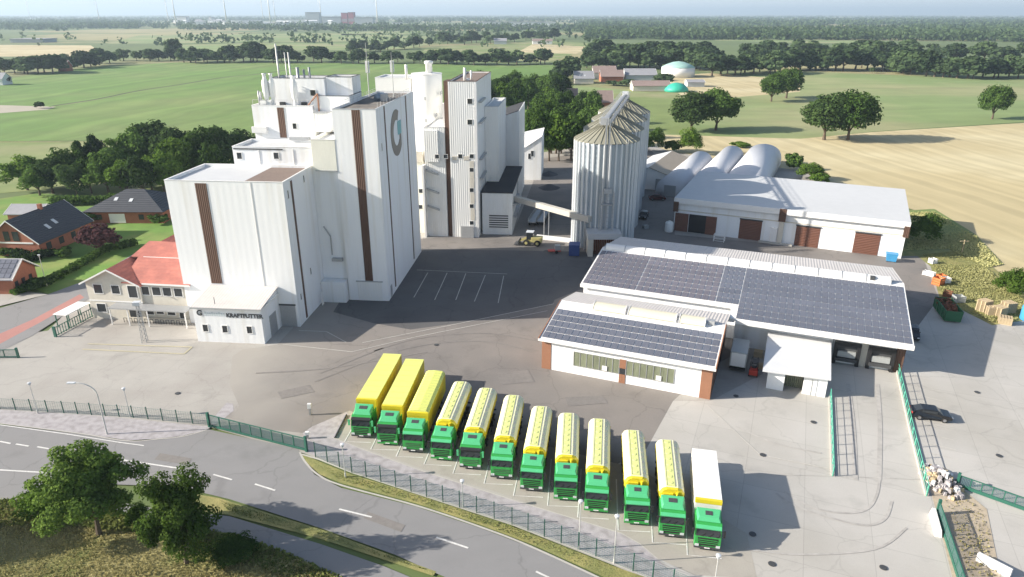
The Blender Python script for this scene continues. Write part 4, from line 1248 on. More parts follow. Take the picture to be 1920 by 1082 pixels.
# white canopy shed between the halls
O = (4.5, 88, 0)
cs = thing('lean_to_shed', 'white lean-to shed with a flat roof and an open dark doorway beside the loading docks', 'shed', on(HF, O[0], O[1]), -22)
MB(O).slab([(.3, 86.2, 2.85), (8.5, 86.9, 2.85), (8.7, 98.3, 3.2), (.3, 98.3, 3.2)], .16).build('roof', 'lean_roof', cs)
MB(O).box(1.0, 86.95, 0, 3.1, 87.1, 2.65).build('wall', 'mill_white', cs)
MB(O).box(5.4, 87.25, 0, 8.2, 87.4, 2.65).build('wall', 'mill_white', cs)
MB(O).box(1.0, 87.1, 0, 1.12, 98.2, 2.65).build('wall', 'mill_white', cs)
MB(O).box(8.08, 87.4, 0, 8.2, 98.2, 2.65).build('wall', 'mill_white', cs)
m = MB(O)
for x in (6.4, 7.0):
    m.box(x, 87.2, .02, x + .05, 87.249, 2.3)
m.build('door_joint', 'grey_metal', cs)
m = MB(O)
for i in range(9):
    m.box(3.15 + i * .25, 88.6, 0, 3.15 + i * .25 + .19, 88.66, 2.6)
m.build('strip_curtain', 'glass_green', cs)

# ---------------------------------------------------------------- white warehouse with the brown doors
WF = Frame(-25.3)
O = (-8.7, 153.1, 0)
wh = thing('warehouse', 'long white flat roofed warehouse with a deep white fascia and brown sectional doors', 'warehouse', on(WF, O[0], O[1]), -25.3)
W0, W1, WV, WB = -31.7, 14.4, 153.1, 180.0
MB(O).box(W0, WV, 0, W1, WB, 6.9).build('wall', 'mill_white', wh)
MB(O).box(W0 - .2, WV - .75, 6.55, W1 + .4, WV - .6, 7.75).build('fascia', 'white_trim', wh)
MB(O).slab([(W0 - .2, WV - .59, 7.7), (W1 + .4, WV - .59, 7.7), (W1 + .4, WB + .3, 8.4), (W0 - .2, WB + .3, 8.4)], .25).build('roof', 'roof_white', wh)
MB(O).box(W0 - .2, WV - .59, 6.5, W1 + .4, WV, 6.6).build('soffit', 'plaster', wh)
MB(O).box(W1 + .02, WV, 6.6, W1 + .38, WB, 7.45).build('side_fascia', 'white_trim', wh)
for a, b in ((-9.6, -8.2),):
    MB(O).box(a, WV - .8, 5.0, b, WV - .755, 7.8).build('brown_panel', 'brown_stripe', wh)
    MB(O).box(a + .2, WV - .5, 0, b - .2, WV, 5.0).build('pilaster', 'plaster', wh)
for a, b in ((W0 - .25, W0 + .9), (W1 - .6, W1 + .45)):
    MB(O).box(a, WV - .81, 4.6, b, WV - .756, 6.9).build('brown_panel', 'brown_stripe', wh)
MB(O).box(W0, WV - .09, 4.75, W1, WV - .003, 5.0).build('string_course', 'plaster', wh)
for a, b in ((-17.4, -12.8), (-5.9, -1.2), (5.4, 10.1)):
    d_ = MB(O).box(a, WV - .06, .03, b, WV - .003, 4.35).build('sectional_door', 'brown_door', wh)
    MB(O).box(a - .1, WV - .2, 4.35, b + .1, WV - .003, 4.6).build('door_head', 'dark_metal', d_)
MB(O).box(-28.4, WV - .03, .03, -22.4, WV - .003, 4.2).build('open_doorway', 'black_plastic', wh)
for a, b in ((-31.5, -28.5), (-24.6, -22.3)):
    MB(O).box(a, WV - .16, .05, b, WV - .06, 4.2).build('door_leaf', 'brown_door', wh)
MB(O).box(-10.9, WV - .5, .03, -9.5, WV - .003, 3.4).build('entrance_porch', 'white_trim', wh)
MB(O).box(-13.0, WV - 1.2, 0, -6.2, WV - .51, .35).build('ramp_step', 'kerb', wh)

# polytunnels behind it
def tunnel(uc, hw, h, v0, v1, label):
    o = (uc, v0, 0)
    t = thing('arched_tent', label, 'storage tent', on(WF, uc, v0), -25.3, 'arched white storage tents')
    n = 16
    prof = [(uc - hw * math.cos(math.pi * i / n), h * math.sin(math.pi * i / n) ** .62) for i in range(n + 1)]
    MB(o).extrude_y(prof, v0, v1).build('cover', 'tent_white', t, True)
    MB(o).box(uc - 1.6, v0 - .05, .02, uc + 1.6, v0 - .004, 3).build('door_flap', 'grey_metal', t)
tunnel(-22.7, 5.6, 6.1, 184, 243, 'widest of three arched white tents, next to the bushes behind the warehouse')
tunnel(-32.2, 3.95, 5.6, 184, 238, 'arched white tent in the middle of the three behind the warehouse')
tunnel(-40.0, 3.85, 5.2, 184, 226, 'arched white tent next to the tan roofed shed')
# tan roofed shed
O = (-47, 189.5, 0)
ts = thing('storage_shed', 'low shed with a tan gabled roof between the silos and the tents', 'shed', on(WF, O[0], O[1]), -25.3)
MB(O).extrude_y([(-53, 0), (-41.6, 0), (-41.6, 4.4), (-47.3, 6.2), (-53, 4.4)], 189.5, 216).build('wall', 'clad_white', ts)
MB(O).slab([(-53.3, 189.1, 4.4), (-47.3, 189.1, 6.35), (-47.3, 216.4, 6.35), (-53.3, 216.4, 4.4)], .15).build('roof', 'roof_white', ts)
MB(O).slab([(-47.297, 189.1, 6.35), (-41.2, 189.1, 4.4), (-41.2, 216.4, 4.4), (-47.297, 216.4, 6.35)], .15).build('roof', 'roof_tan', ts)
MB(O).box(-45.3, 189.42, .02, -42.6, 189.5, 3.2).build('sliding_door', 'grey_metal', ts)

# ---------------------------------------------------------------- office with the red roof
OF = Frame(-7)
ob = OF.loc(G(176, 596))
O = (ob[0] + 8, ob[1], 0)
of = thing('office_building', 'cream two storey office with a red roof at the left foot of the mill', 'office', on(OF, O[0], O[1]), -7)
u0, v0 = ob
zE = OF.at_v(265, 531, v0)[1] - .1
u1 = OF.at_v(266, 560, v0)[0]
u2 = OF.at_v(345, 560, v0)[0] + 1.2
ua = (u0 + u1) / 2
zA = zE + 2.3
MB(O).extrude_y([(u0, 0), (u1, 0), (u1, zE), (ua, zA - .15), (u0, zE)], v0, v0 + 24).build('wall', 'plaster', of)
MB(O).box(u1 + .003, v0 + .35, 0, u2, v0 + 14, zE).build('wall', 'plaster', of)
m = MB(O)
dx = .55
sl = (zA - zE) / (ua - u0)
m.slab([(u0 - dx, v0 - .7, zE - dx * sl + .1), (ua, v0 - .7, zA + .1), (ua, v0 + 24.4, zA + .1), (u0 - dx, v0 + 24.4, zE - dx * sl + .1)], .16)
m.slab([(ua + .003, v0 - .7, zA + .1), (u1 + dx, v0 - .7, zE - dx * sl + .1), (u1 + dx, v0 + 24.4, zE - dx * sl + .1), (ua + .003, v0 + 24.4, zA + .1)], .16)
m.build('roof', 'roof_red', of)
m = MB(O)
m.slab([(u1 - 2.9, v0 - .1 + 0, zE + .12), (u2 + .2, v0 - .1, zE + .12), (u2 + .2, v0 + 5.2, zA + .35), (u1 - 2.9, v0 + 5.2, zA + .35)], .16)
m.slab([(u1 - 4.2, v0 + 5.21, zA + .35), (u2 + .2, v0 + 5.21, zA + .35), (u2 + .2, v0 + 10.4, zA + 1.3), (u1 - 4.2, v0 + 10.4, zA + 1.3)], .16)
m.slab([(u1 - 4.2, v0 + 10.42, zA + 1.3), (u2 + .2, v0 + 10.42, zA + 1.3), (u2 + .2, v0 + 18, zE), (u1 - 4.2, v0 + 18, zE)], .16)
m.build('cross_roof', 'roof_red', of)
m = MB(O)
m.hexa([(u0 - dx - .02, v0 - .78, zE - dx * sl - .12), (ua, v0 - .78, zA - .12), (ua, v0 - .71, zA - .12), (u0 - dx - .02, v0 - .71, zE - dx * sl - .12)], [(u0 - dx - .02, v0 - .78, zE - dx * sl + .14), (ua, v0 - .78, zA + .14), (ua, v0 - .71, zA + .14), (u0 - dx - .02, v0 - .71, zE - dx * sl + .14)])
m.hexa([(ua, v0 - .78, zA - .12), (u1 + dx, v0 - .78, zE - dx * sl - .12), (u1 + dx, v0 - .71, zE - dx * sl - .12), (ua, v0 - .71, zA - .12)], [(ua, v0 - .78, zA + .14), (u1 + dx, v0 - .78, zE - dx * sl + .14), (u1 + dx, v0 - .71, zE - dx * sl + .14), (ua, v0 - .71, zA + .14)])
m.box(u1 - 2.0, v0 + 5.1, zA + .2, u2, v0 + 5.2, zA + .37)
m.box(u1 + .6, v0 - .2, zE - .1, u2 + .2, v0 - .1, zE + .14)
m.build('barge_board', 'white_trim', of)
for px, py, w, h in ((184, 541.5, .7, .75), (217, 543, .68, .7), (249, 547, .75, 1.0), (273, 545, .6, .68), (293.5, 546, .68, .68), (313.5, 547, .68, .68), (334.5, 548.5, .66, .68),
                     (191, 577, .75, .7), (281, 582, .65, .68), (300, 582, .6, .6), (321, 584, .65, .62), (341, 586, .4, 1.0)):
    vv = v0 if px < 262 else v0 + .35
    u, z = OF.at_v(px, py, vv)
    if z - h < .1: h = z - .12
    window_f(of, u - w, u + w, z - h, z + h, vv, O, fw=.1)
MB(O).box(u1 - 4.6, v0 - 2.2, 2.75, u2, v0 - .003, 2.95).build('porch_roof', 'grey_metal', of)
for x in (u1 - 4.5, u1 - 1.5, u1 + 1.8, u2 - .3):
    MB(O).box(x, v0 - 2.1, 0, x + .14, v0 - 1.96, 2.75).build('porch_post', 'white_trim', of)
MB(O).box(u1 - 2.6, v0 - .06, .02, u1 - .6, v0 - .003, 2.4).build('entrance_door', 'glass', of)
MB(O).box(u0 + .003, v0 - .045, 3.05, u1 - .003, v0 - .003, 3.25).build('string_course', 'white_trim', of)
# bicycle rack and stair rail by the entrance
bp = G(288, 607)
br = thing('bicycle_rack', 'row of dark bicycle hoops along the foot of the cream office', 'bicycle rack', (bp[0], bp[1], 0), -7)
m = MB()
for i in range(12):
    x = -5 + i * .9
    m.path([(x, 0, 0), (x, 0, .75), (x + .5, 0, .75), (x + .5, 0, 0)], .05, 5)
m.build('hoops', 'dark_metal', br)
MB().box(-5.2, .8, 0, 5.6, 1.15, .55).build('low_wall', 'plaster', br)
# lattice mast
mp_ = G(272, 641)
ms = thing('lattice_mast', 'short grey lattice mast standing on the forecourt in front of the cream office', 'mast', (mp_[0], mp_[1], 0), 10)
m = MB()
hh = 6.2
for a in ((-.35, -.35), (.35, -.35), (.35, .35), (-.35, .35)):
    m.tube((a[0], a[1], 0), (a[0] * .5, a[1] * .5, hh), .045, n=5)
for i in range(8):
    z0, z1 = hh * i / 8, hh * (i + 1) / 8
    w0, w1 = .35 * (1 - .5 * i / 8), .35 * (1 - .5 * (i + 1) / 8)
    m.tube((-w0, -w0, z0), (w1, -w1, z1), .028, n=4).tube((w0, w0, z0), (-w1, w1, z1), .028, n=4).tube((-w0, w0, z0), (-w1, -w1, z1), .028, n=4).tube((w0, -w0, z0), (w1, w1, z1), .028, n=4)
m.build('lattice', 'grey_metal', ms)
MB().box(-.5, -.4, hh - .2, .5, .4, hh + .35).build('mast_head', 'lamp_glass', ms)
# bike shelter with a green railing
s0, s1 = G(106, 631), G(178, 592)
a = math.degrees(math.atan2(s1[1] - s0[1], s1[0] - s0[0]))
Ls = math.dist(s0, s1)
bs = thing('bike_shelter', 'narrow shelter with a white flat roof and dark green railing by the side road', 'shelter', (s0[0], s0[1], 0), a)
MB().box(Ls * .35, .2, 2.2, Ls, 2.6, 2.32).build('roof', 'white_trim', bs)
m = MB()
n = 16
for i in range(n + 1):
    x = Ls * i / n
    m.box(x - .04, -.04, 0, x + .04, .04, 1.5)
m.box(0, -.05, 1.42, Ls, .05, 1.5).box(0, -.05, .15, Ls, .05, .23)
m.box(-.25, -.2, 0, .0, .2, 1.7)
m.build('railing', 'fence_green', bs)
for x in (Ls * .37, Ls * .66, Ls * .97):
    for y in (.3, 2.35):
        MB().box(x, y, 0, x + .12, y + .12, 2.2).build('post', 'fence_green', bs)

# ---------------------------------------------------------------- the neighbours' houses
def house(name, label, A, B, C, zr, ze, wall, roofmat, hip=False, over=.5, skylights=(), solar=False, trim='white_trim'):
    """A,B ridge ends at height zr, C a point on the near eave at height ze (world x,y)"""
    A, B, C = Vector(A), Vector(B), Vector(C)
    d = (B - A)
    L = d.length
    d.normalize()
    n = Vector((-d.y, d.x))
    if n.dot(C - A) < 0:
        n = -n
    hw = abs(n.dot(C - A))
    ang = math.degrees(math.atan2(d.y, d.x))
    t = thing(name, label, 'house', (A.x, A.y, 0), ang)
    sgn = 1 if Vector((-d.y, d.x)).dot(n) > 0 else -1
    iw = hw - over
    zi = ze + (zr - ze) * over / hw
    if not hip:
        MB().extrude_x([(-iw, 0), (iw, 0), (iw, zi - .15), (0, zr - .2), (-iw, zi - .15)], over, L - over).build('wall', wall, t)
        m = MB()
        m.slab([(0, -hw, ze), (L, -hw, ze), (L, 0, zr), (0, 0, zr)], .18)
        m.slab([(0, .003, zr), (L, .003, zr), (L, hw, ze), (0, hw, ze)], .18)
        r = m.build('roof', roofmat, t)
        for x in (-.08, L + .003):
            m = MB()
            for s_ in (-1, 1):
                q = [(x, s_ * hw, ze - .22), (x + .08, s_ * hw, ze - .22), (x + .08, 0, zr - .22), (x, 0, zr - .22)]
                if s_ > 0: q = q[::-1]
                m.hexa(q, [(a, b, c + .26) for a, b, c in q])
            m.build('barge_board', trim, t)
    else:
        MB().box(-hw + over, -iw, 0, L + hw - over, iw, ze - .1).build('wall', wall, t)
        h = hw
        m = MB()
        e = [(-h, -hw, ze), (L + h, -hw, ze), (L + h, hw, ze), (-h, hw, ze)]
        rA, rB = (0, 0, zr), (L, 0, zr)
        m.face([e[0], e[1], rB, rA]); m.face([e[2], e[3], rA, rB]); m.face([e[1], e[2], rB]); m.face([e[3], e[0], rA])
        m.face([(a, b, c - .05) for a, b, c in e][::-1])
        r = m.build('roof', roofmat, t)
    for (f, g_) in skylights:          # along ridge, down the slope
        x, y = L * f, sgn * hw * g_
        z = zr + (ze - zr) * g_
        sl = (zr - ze) / hw
        dy = .5
        q = [(x - .35, y - dy, z + .06 + sl * dy * (-1 if y < 0 else 1) * (1 if y < 0 else 1)), (x + .35, y - dy, z + .06), (x + .35, y + dy, z + .06), (x - .35, y + dy, z + .06)]
        def zz(yy): return zr - abs(yy) * sl + .06
        q = [(x - .4, y - dy, zz(y - dy)), (x + .4, y - dy, zz(y - dy)), (x + .4, y + dy, zz(y + dy)), (x - .4, y + dy, zz(y + dy))]
        MB().hexa([(a, b, c - .05) for a, b, c in q], [(a, b, c + .04) for a, b, c in q]).build('roof_window', 'lamp_glass', r)
    return t, L, hw, sgn, iw
t, L, hw, sgn, iw = house('detached_house', 'brick house with a big dark slate roof, white barge boards and two roof windows', G(9, 414, 7.6), G(119, 374, 7.6), G(60.6, 463, 2.9), 7.6, 2.9, 'brick', 'roof_slate', skylights=((.36, .62), (.52, .55)))
for f in (.18, .4, .62, .8):
    MB().box(L * f - .7, sgn * iw - sgn * .02, .9, L * f + .7, sgn * iw + sgn * .06, 2.3).build('window', 'glass', t)
MB().box(.42, -1.6, 3.2, .5 - .004, -.3, 5.2).build('gable_window', 'glass', t)
MB().box(.42, .4, 3.2, .5 - .004, 1.6, 5.2).build('gable_window', 'glass', t)
MB().box(.38, -iw * .8, 2.7, .496, iw * .8, 3.0).build('gable_beam', 'white_trim', t)
MB().box(L * .55, -.4, 6.8, L * .55 + .7, .3, 8.5).build('chimney', 'brick', t)
t, L, hw, sgn, iw = house('detached_house', 'brick bungalow with a dark hipped roof and two small roof windows near the mill', G(237, 354, 6.6), G(270, 354, 6.6), G(234, 398, 2.8), 6.6, 2.8, 'brick', 'roof_slate', hip=True, skylights=((-.25, .45), (.62, .5)))
MB().box(-1.5, sgn * iw - sgn * .02, .1, 2.2, sgn * iw + sgn * .06, 2.3).build('garage_door', 'white_trim', t)
MB().box(-4.4, sgn * iw - sgn * .02, .9, -3.2, sgn * iw + sgn * .06, 2.1).build('window', 'glass', t)
MB().box(L + 1.2, sgn * iw - sgn * .02, .9, L + 2.4, sgn * iw + sgn * .06, 2.1).build('window', 'glass', t)
t, L, hw, sgn, iw = house('detached_house', 'brick house whose near roof slope is covered in bluish solar panels', G(-45, 484, 5.6), G(41, 484.5, 5.6), G(10, 525, 2.9), 5.6, 2.9, 'brick', 'roof_grey')
for j in range(4):
    m = MB()
    for i in range(7):
        x0, x1 = .5 + (L - 1.0) * i / 7 + .05, .5 + (L - 1.0) * (i + 1) / 7 - .05
        f0, f1 = .06 + .88 * j / 4 + .01, .06 + .88 * (j + 1) / 4 - .01
        ya, yb = sgn * hw * f1, sgn * hw * f0
        za, zb_ = 5.6 - 2.7 * f1 + .06, 5.6 - 2.7 * f0 + .06
        q = [(x0, ya, za), (x1, ya, za), (x1, yb, zb_), (x0, yb, zb_)]
        if sgn > 0: q = q[::-1]
        m.hexa(q, [(a, b, c + .05) for a, b, c in q])
    m.build('solar_panel_row', 'pv_blue', t)
for y in (-2.2, -.4, 1.5):
    MB().box(L - .52, y - .4, .8, L - .44, y + .4, 2.1).build('window', 'glass', t)
t, L, hw, sgn, iw = house('garden_outbuilding', 'grey roofed outbuilding just behind the big dark slate roof', G(22, 382, 4.2), G(88, 382, 4.2), G(25, 402, 2.6), 4.2, 2.6, 'brick', 'roof_grey')
# garden hedges

# ---------------------------------------------------------------- lorries
TS = .955
def wheel(parent, x, y, r=.5, w=.3):
    t = MB().tube((x - w / 2, y, r), (x + w / 2, y, r), r, r, 20).build('wheel', 'tyre', parent)
    MB().tube((x - w / 2 - .02, y, r), (x + w / 2 + .02, y, r), r * .56, r * .56, 14).build('rim', 'rim', t)
def make_cab(root, variant):
    """cab-over tractor; bumper at y=0, +y to the rear"""
    W = 1.23
    prof = [(.06, .32), (0, .55), (0, 1.15), (.05, 1.62), (.32, 2.62), (.5, 2.78), (.62, 2.84), (2.18, 2.9), (2.22, .75), (1.75, .62), (1.7, .95), (.75, .95), (.7, .32)]
    cab = MB().extrude_x(prof, -W, W).build('cab', 'truck_green', root, bevel=.045)
    # windscreen in its sloping plane
    sl = lambda z: .05 + (z - 1.62) * (.27 / 1.0)
    MB().hexa([(-W + .1, sl(1.68) - .03, 1.68), (W - .1, sl(1.68) - .03, 1.68), (W - .1, sl(1.68) + .1, 1.68), (-W + .1, sl(1.68) + .1, 1.68)],
              [(-W + .16, sl(2.5) - .03, 2.5), (W - .16, sl(2.5) - .03, 2.5), (W - .16, sl(2.5) + .1, 2.5), (-W + .16, sl(2.5) + .1, 2.5)]).build('windscreen', 'glass', cab)
    MB().hexa([(-W + .05, sl(2.5) - .2, 2.46), (W - .05, sl(2.5) - .2, 2.46), (W - .05, sl(2.5) + .06, 2.52), (-W + .05, sl(2.5) + .06, 2.52)],
              [(-W + .05, sl(2.5) - .22, 2.56), (W - .05, sl(2.5) - .22, 2.56), (W - .05, sl(2.5) + .1, 2.74), (-W + .05, sl(2.5) + .1, 2.74)]).build('sun_visor', 'truck_mint' if variant % 3 else 'black_plastic', cab)
    gm = 'black_plastic' if variant % 4 != 2 else 'truck_green'
    gr = MB().hexa([(-.85, -.025, .66), (.85, -.025, .66), (.85, .1, .66), (-.85, .1, .66)], [(-.95, .0, 1.5), (.95, .0, 1.5), (.95, .14, 1.5), (-.95, .14, 1.5)]).build('grille', gm, cab)
    m = MB()
    for z in (.86, 1.08, 1.3):
        m.box(-.9, -.05, z, .9, .05, z + .05)
    m.build('grille_bar', 'truck_green' if gm == 'black_plastic' else 'dark_metal', gr)
    MB().box(-W - .01, -.06, .3, W + .01, .35, .52).build('bumper', 'truck_green' if variant % 2 else 'dark_metal', cab)
    MB().box(-.26, -.085, .36, .26, -.062, .47).build('number_plate', 'white_trim', cab)
    m = MB()
    for x in (-.7, 0, .7):
        m.hexa([(x, -.02, 1.7), (x + .03, -.02, 1.7), (x + .03, .02, 1.7), (x, .02, 1.7)], [(x + .45, .1, 2.05), (x + .48, .1, 2.05), (x + .48, .14, 2.05), (x + .45, .14, 2.05)])
    m.build('wiper', 'black_plastic', cab)
    for s_ in (-1, 1):
        MB().box(s_ * .8, -.075, .54, s_ * 1.17, .06, .76).build('headlight', 'lamp_glass', cab)
        MB().hexa([(s_ * W - .012, .45, 1.72), (s_ * W + .012, .45, 1.72), (s_ * W + .012, 1.25, 1.72), (s_ * W - .012, 1.25, 1.72)],
                  [(s_ * W - .012, .6, 2.45), (s_ * W + .012, .6, 2.45), (s_ * W + .012, 1.25, 2.45), (s_ * W - .012, 1.25, 2.45)]).build('side_window', 'glass', cab)
        m = MB()
        m.box(s_ * (W + .1), .02, 1.75, s_ * (W + .32), .16, 2.5).box(s_ * W, .1, 2.3, s_ * (W + .12), .15, 2.36)
        m.build('mirror', 'black_plastic' if variant % 3 else 'truck_mint', cab)
    # air deflector with its hatch
    hd = [.72, .52, .62][variant % 3]
    de = MB().hexa([(-W + .12, .72, 2.86), (W - .12, .72, 2.86), (W - .06, 2.12, 2.9), (-W + .06, 2.12, 2.9)],
                   [(-W + .3, 1.05, 2.86 + hd * .55), (W - .3, 1.05, 2.86 + hd * .55), (W - .1, 2.08, 2.9 + hd), (-W + .1, 2.08, 2.9 + hd)]).build('air_deflector', 'truck_mint', cab, bevel=.05)
    z0 = 2.86 + hd * .55
    y0 = 1.3
    zz = lambda y: z0 + (y - 1.05) * (hd * .45 + .04) / 1.03
    hw_ = [.5, .34, .42][variant % 3]
    MB().hexa([(-hw_, y0, zz(y0) - .02), (hw_, y0, zz(y0) - .02), (hw_, y0 + .45, zz(y0 + .45) - .02), (-hw_, y0 + .45, zz(y0 + .45) - .02)],
              [(-hw_, y0, zz(y0) + .03), (hw_, y0, zz(y0) + .03), (hw_, y0 + .45, zz(y0 + .45) + .03), (-hw_, y0 + .45, zz(y0 + .45) + .03)]).build('hatch', 'dark_metal', de)
    for s_ in (-1, 1):
        MB().hexa([(s_ * (W - .02) - .03, 1.75, 1.2), (s_ * (W - .02) + .03, 1.75, 1.2), (s_ * (W - .02) + .03, 2.75, 1.2), (s_ * (W - .02) - .03, 2.75, 1.2)],
                  [(s_ * (W - .02) - .03, 2.05, 2.85), (s_ * (W - .02) + .03, 2.05, 2.85), (s_ * (W - .02) + .03, 2.7, 2.85), (s_ * (W - .02) - .03, 2.7, 2.85)]).build('side_fairing', 'truck_green', cab)
    ch = MB().box(-.45, .6, .55, .45, 5.9, .95).build('chassis', 'dark_metal', root)
    for y in (1.35, 4.9):
        for s_ in (-1, 1):
            wheel(root, s_ * 1.03, y)
    for s_ in (-1, 1):
        MB().box(s_ * .6, 2.3, .45, s_ * 1.15, 3.9, .95).build('fuel_tank', 'grey_metal', root)
    m = MB()
    for s_ in (-1, 1):
        m.box(s_ * .55, 2.35, 1.2, s_ * .45, 2.5, 2.6)
    m.build('air_line', 'black_plastic', ch)
def running_gear(root, tr, L):
    for i in range(3):
        for s_ in (-1, 1):
            wheel(root, s_ * 1.02, L - 4.2 + i * 1.3, .48, .34)
    MB().box(-.5, 3.0, .95, .5, L - .2, 1.15).build('trailer_chassis', 'dark_metal', root)
    MB().box(-1.15, L - .12, .55, 1.15, L - .02, .75).build('rear_bar', 'dark_metal', root)
    for s_ in (-1, 1):
        MB().box(s_ * 1.18, 5.6, .5, s_ * 1.22, L - 4.9, 1.1).build('side_guard', 'grey_metal', root)
def make_box_truck(L, variant, body, top, rounded):
    root = thing('articulated_truck', 'x', 'truck', (0, 0, 0), 0, 'green cabbed trucks parked side by side')
    make_cab(root, variant)
    W, z0, z1 = 1.27, 1.15, 3.82
    y0 = 2.75
    tr = MB().box(-W, y0, z0, W, L, z1 - .12).build('trailer_body', body, root)
    if rounded:
        prof = [(-W - .01, z1 - .3), (-W - .01, z1 - .1), (-W + .3, z1 + .14), (0, z1 + .22), (W - .3, z1 + .14), (W + .01, z1 - .1), (W + .01, z1 - .3)]
        MB().extrude_y(prof, y0 + .25, L + .02).build('roof_tarp', top, tr)
        m = MB()
        for i in range(15):
            y = y0 + .6 + (L - y0 - 1) * i / 14
            m.extrude_y([(x * 1.004, z + .03) for x, z in prof], y, y + .06)
        m.build('roof_bow', top, tr)
        MB().box(-W - .02, y0 - .02, z1 - .5, W + .02, y0 + .24, z1 - .02).build('front_cap', 'trailer_yellow', tr)
    else:
        MB().box(-W - .012, y0 - .012, z1 - .13, W + .012, L + .012, z1).build('roof_sheet', top, tr)
        m = MB()
        for i in range(9):
            y = y0 + .5 + (L - y0 - 1) * i / 8
            m.box(-W + .05, y, z1 + .002, W - .05, y + .05, z1 + .025)
        m.build('roof_bow', top, tr)
        MB().box(-W - .015, y0 - .03, z1 - .42, W + .015, y0 + .3, z1 + .012).build('front_cap', 'trailer_yellow', tr)
    m = MB()
    for s_ in (-1, 1):
        for i in range(14):
            y = y0 + .5 + (L - y0 - .8) * i / 13
            m.box(s_ * W, y, z0 + .1, s_ * (W + .025), y + .07, z1 - .2)
        m.box(s_ * W, y0, z0, s_ * (W + .03), L, z0 + .14)
    m.build('side_post', body, tr)
    MB().box(-W, L, z0, W, L + .05, z1 - .15).build('rear_door', body, tr)
    running_gear(root, tr, L)
    return root
def make_tanker(L, variant):
    root = thing('articulated_truck', 'x', 'truck', (0, 0, 0), 0, 'green cabbed trucks parked side by side')
    make_cab(root, variant)
    W, z1 = 1.26, 3.72
    y0 = 2.75
    sec = [(-.55, 1.15), (.55, 1.15), (1.05, 1.75), (W, 2.3), (W, 3.1), (.98, z1 - .16), (.6, z1), (-.6, z1), (-.98, z1 - .16), (-W, 3.1), (-W, 2.3), (-1.05, 1.75)]
    m = MB()
    m.m = 0
    n = len(sec)
    A = [m.pt((x, y0 + .35, z)) for x, z in sec]
    B = [m.pt((x, L, z)) for x, z in sec]
    F0 = [m.pt((x * .86, y0, 1.3 + (z - 1.15) * .93)) for x, z in sec]
    for a, b in ((A, B), (F0, A)):
        for i in range(n):
            j = (i + 1) % n
            m.m = 1 if (a is A and i in (4, 5, 7, 8, 6)) else 0
            m.idx((a[i], a[j], b[j], b[i]))
    m.m = 0
    m.idx(B); m.idx(F0[::-1])
    tr = m.build('tank_body', ['trailer_yellow', 'tank_cream'], root)
    MB().box(-.52, y0 + .5, z1 + .004, .30, L - .15, z1 + .07).build('walkway', 'tank_walkway', tr)
    wk = tr.children[-1]
    for i in range(8):
        y = y0 + 1.0 + (L - y0 - 1.6) * i / 7
        MB().tube((-.12, y, z1 + .07), (-.12, y, z1 + .11), .24, .22, 14).build('hatch_lid', 'tank_walkway', wk)
    m = MB()
    for i in range(9):
        y = y0 + .9 + (L - y0 - 1.4) * i / 8
        m.hexa([(.66, y, z1 - .03), (.86, y, z1 - .11), (.86, y + .3, z1 - .11), (.66, y + .3, z1 - .03)], [(.66, y, z1 + .05), (.88, y, z1 - .04), (.88, y + .3, z1 - .04), (.66, y + .3, z1 + .05)])
    m.build('clamp', 'plaster', tr)
    m = MB()
    for x in (-.62, .42):
        m.tube((x, y0 + .5, z1 + .12), (x, L - .2, z1 + .12), .03, n=5)
    m.build('hand_rail', 'grey_metal', tr)
    for i in range(7):
        y = y0 + 1.2 + (L - y0 - 1.8) * i / 6
        for a in (-W - .02, W + .02):
            MB().box(a - .02, y, 2.25, a + .02, y + .1, 3.12).build('side_rib', 'trailer_yellow', tr)
    m = MB()
    m.box(-.9, y0 - .25, 1.4, .1, y0 - .02, 3.3).tube((.5, y0 - .15, 1.3), (.5, y0 - .15, 3.5), .13)
    m.build('front_pipework', 'trailer_yellow', tr)
    running_gear(root, tr, L)
    return root
# front centre, rear centre (surveyed), kind, variant
TR = [((-17.5, 68.6), (-16.0, 83.1), 'box', 0), ((-14.2, 67.1), (-12.8, 81.6), 'box', 3), ((-11.1, 65.7), (-9.7, 78.1), 'round', 2), ((-7.8, 64.2), (-6.2, 75.8), 'tank', 1),
      ((-4.5, 62.6), (-3.0, 74.2), 'tank', 6), ((-1.1, 60.9), (.25, 72.5), 'tank', 2), ((2.0, 58.9), (3.4, 69.2), 'tank', 4), ((5.4, 57.4), (6.5, 68.3), 'tank', 1),
      ((8.3, 55.6), (9.9, 67.3), 'tank', 5), ((12.0, 53.8), (13.3, 65.0), 'tank', 7), ((15.0, 52.1), (16.6, 62.6), 'tank', 8), ((17.9, 50.4), (20.1, 61.2), 'white', 4)]
TL = ['green cabbed truck with smooth pale yellow box trailer, leftmost of the row',
      'green cabbed truck with smooth pale yellow box trailer, second from the left',
      'green cabbed truck with a yellow tarpaulin trailer whose roof is rounded and ribbed',
      'green cabbed tank truck parked directly beside the round topped tarpaulin trailer',
      'green cabbed tank truck, second tank truck counted from the tarpaulin trailer',
      'green cabbed tank truck with green grille, third from the tarpaulin trailer',
      'green cabbed tank truck, fourth tank truck counted from the tarpaulin trailer',
      'green cabbed tank truck in the middle of the tank trucks, fifth from the tarpaulin trailer',
      'green cabbed tank truck, third before the end tank truck, sixth from the tarpaulin trailer',
      'green cabbed tank truck, second tank truck counted from the white topped trailer',
      'green cabbed tank truck parked directly beside the white topped trailer',
      'green cabbed truck with a plain white topped trailer at the right end of the row']
TL[8] = 'green cabbed tank truck, third tank truck counted from the white topped trailer'
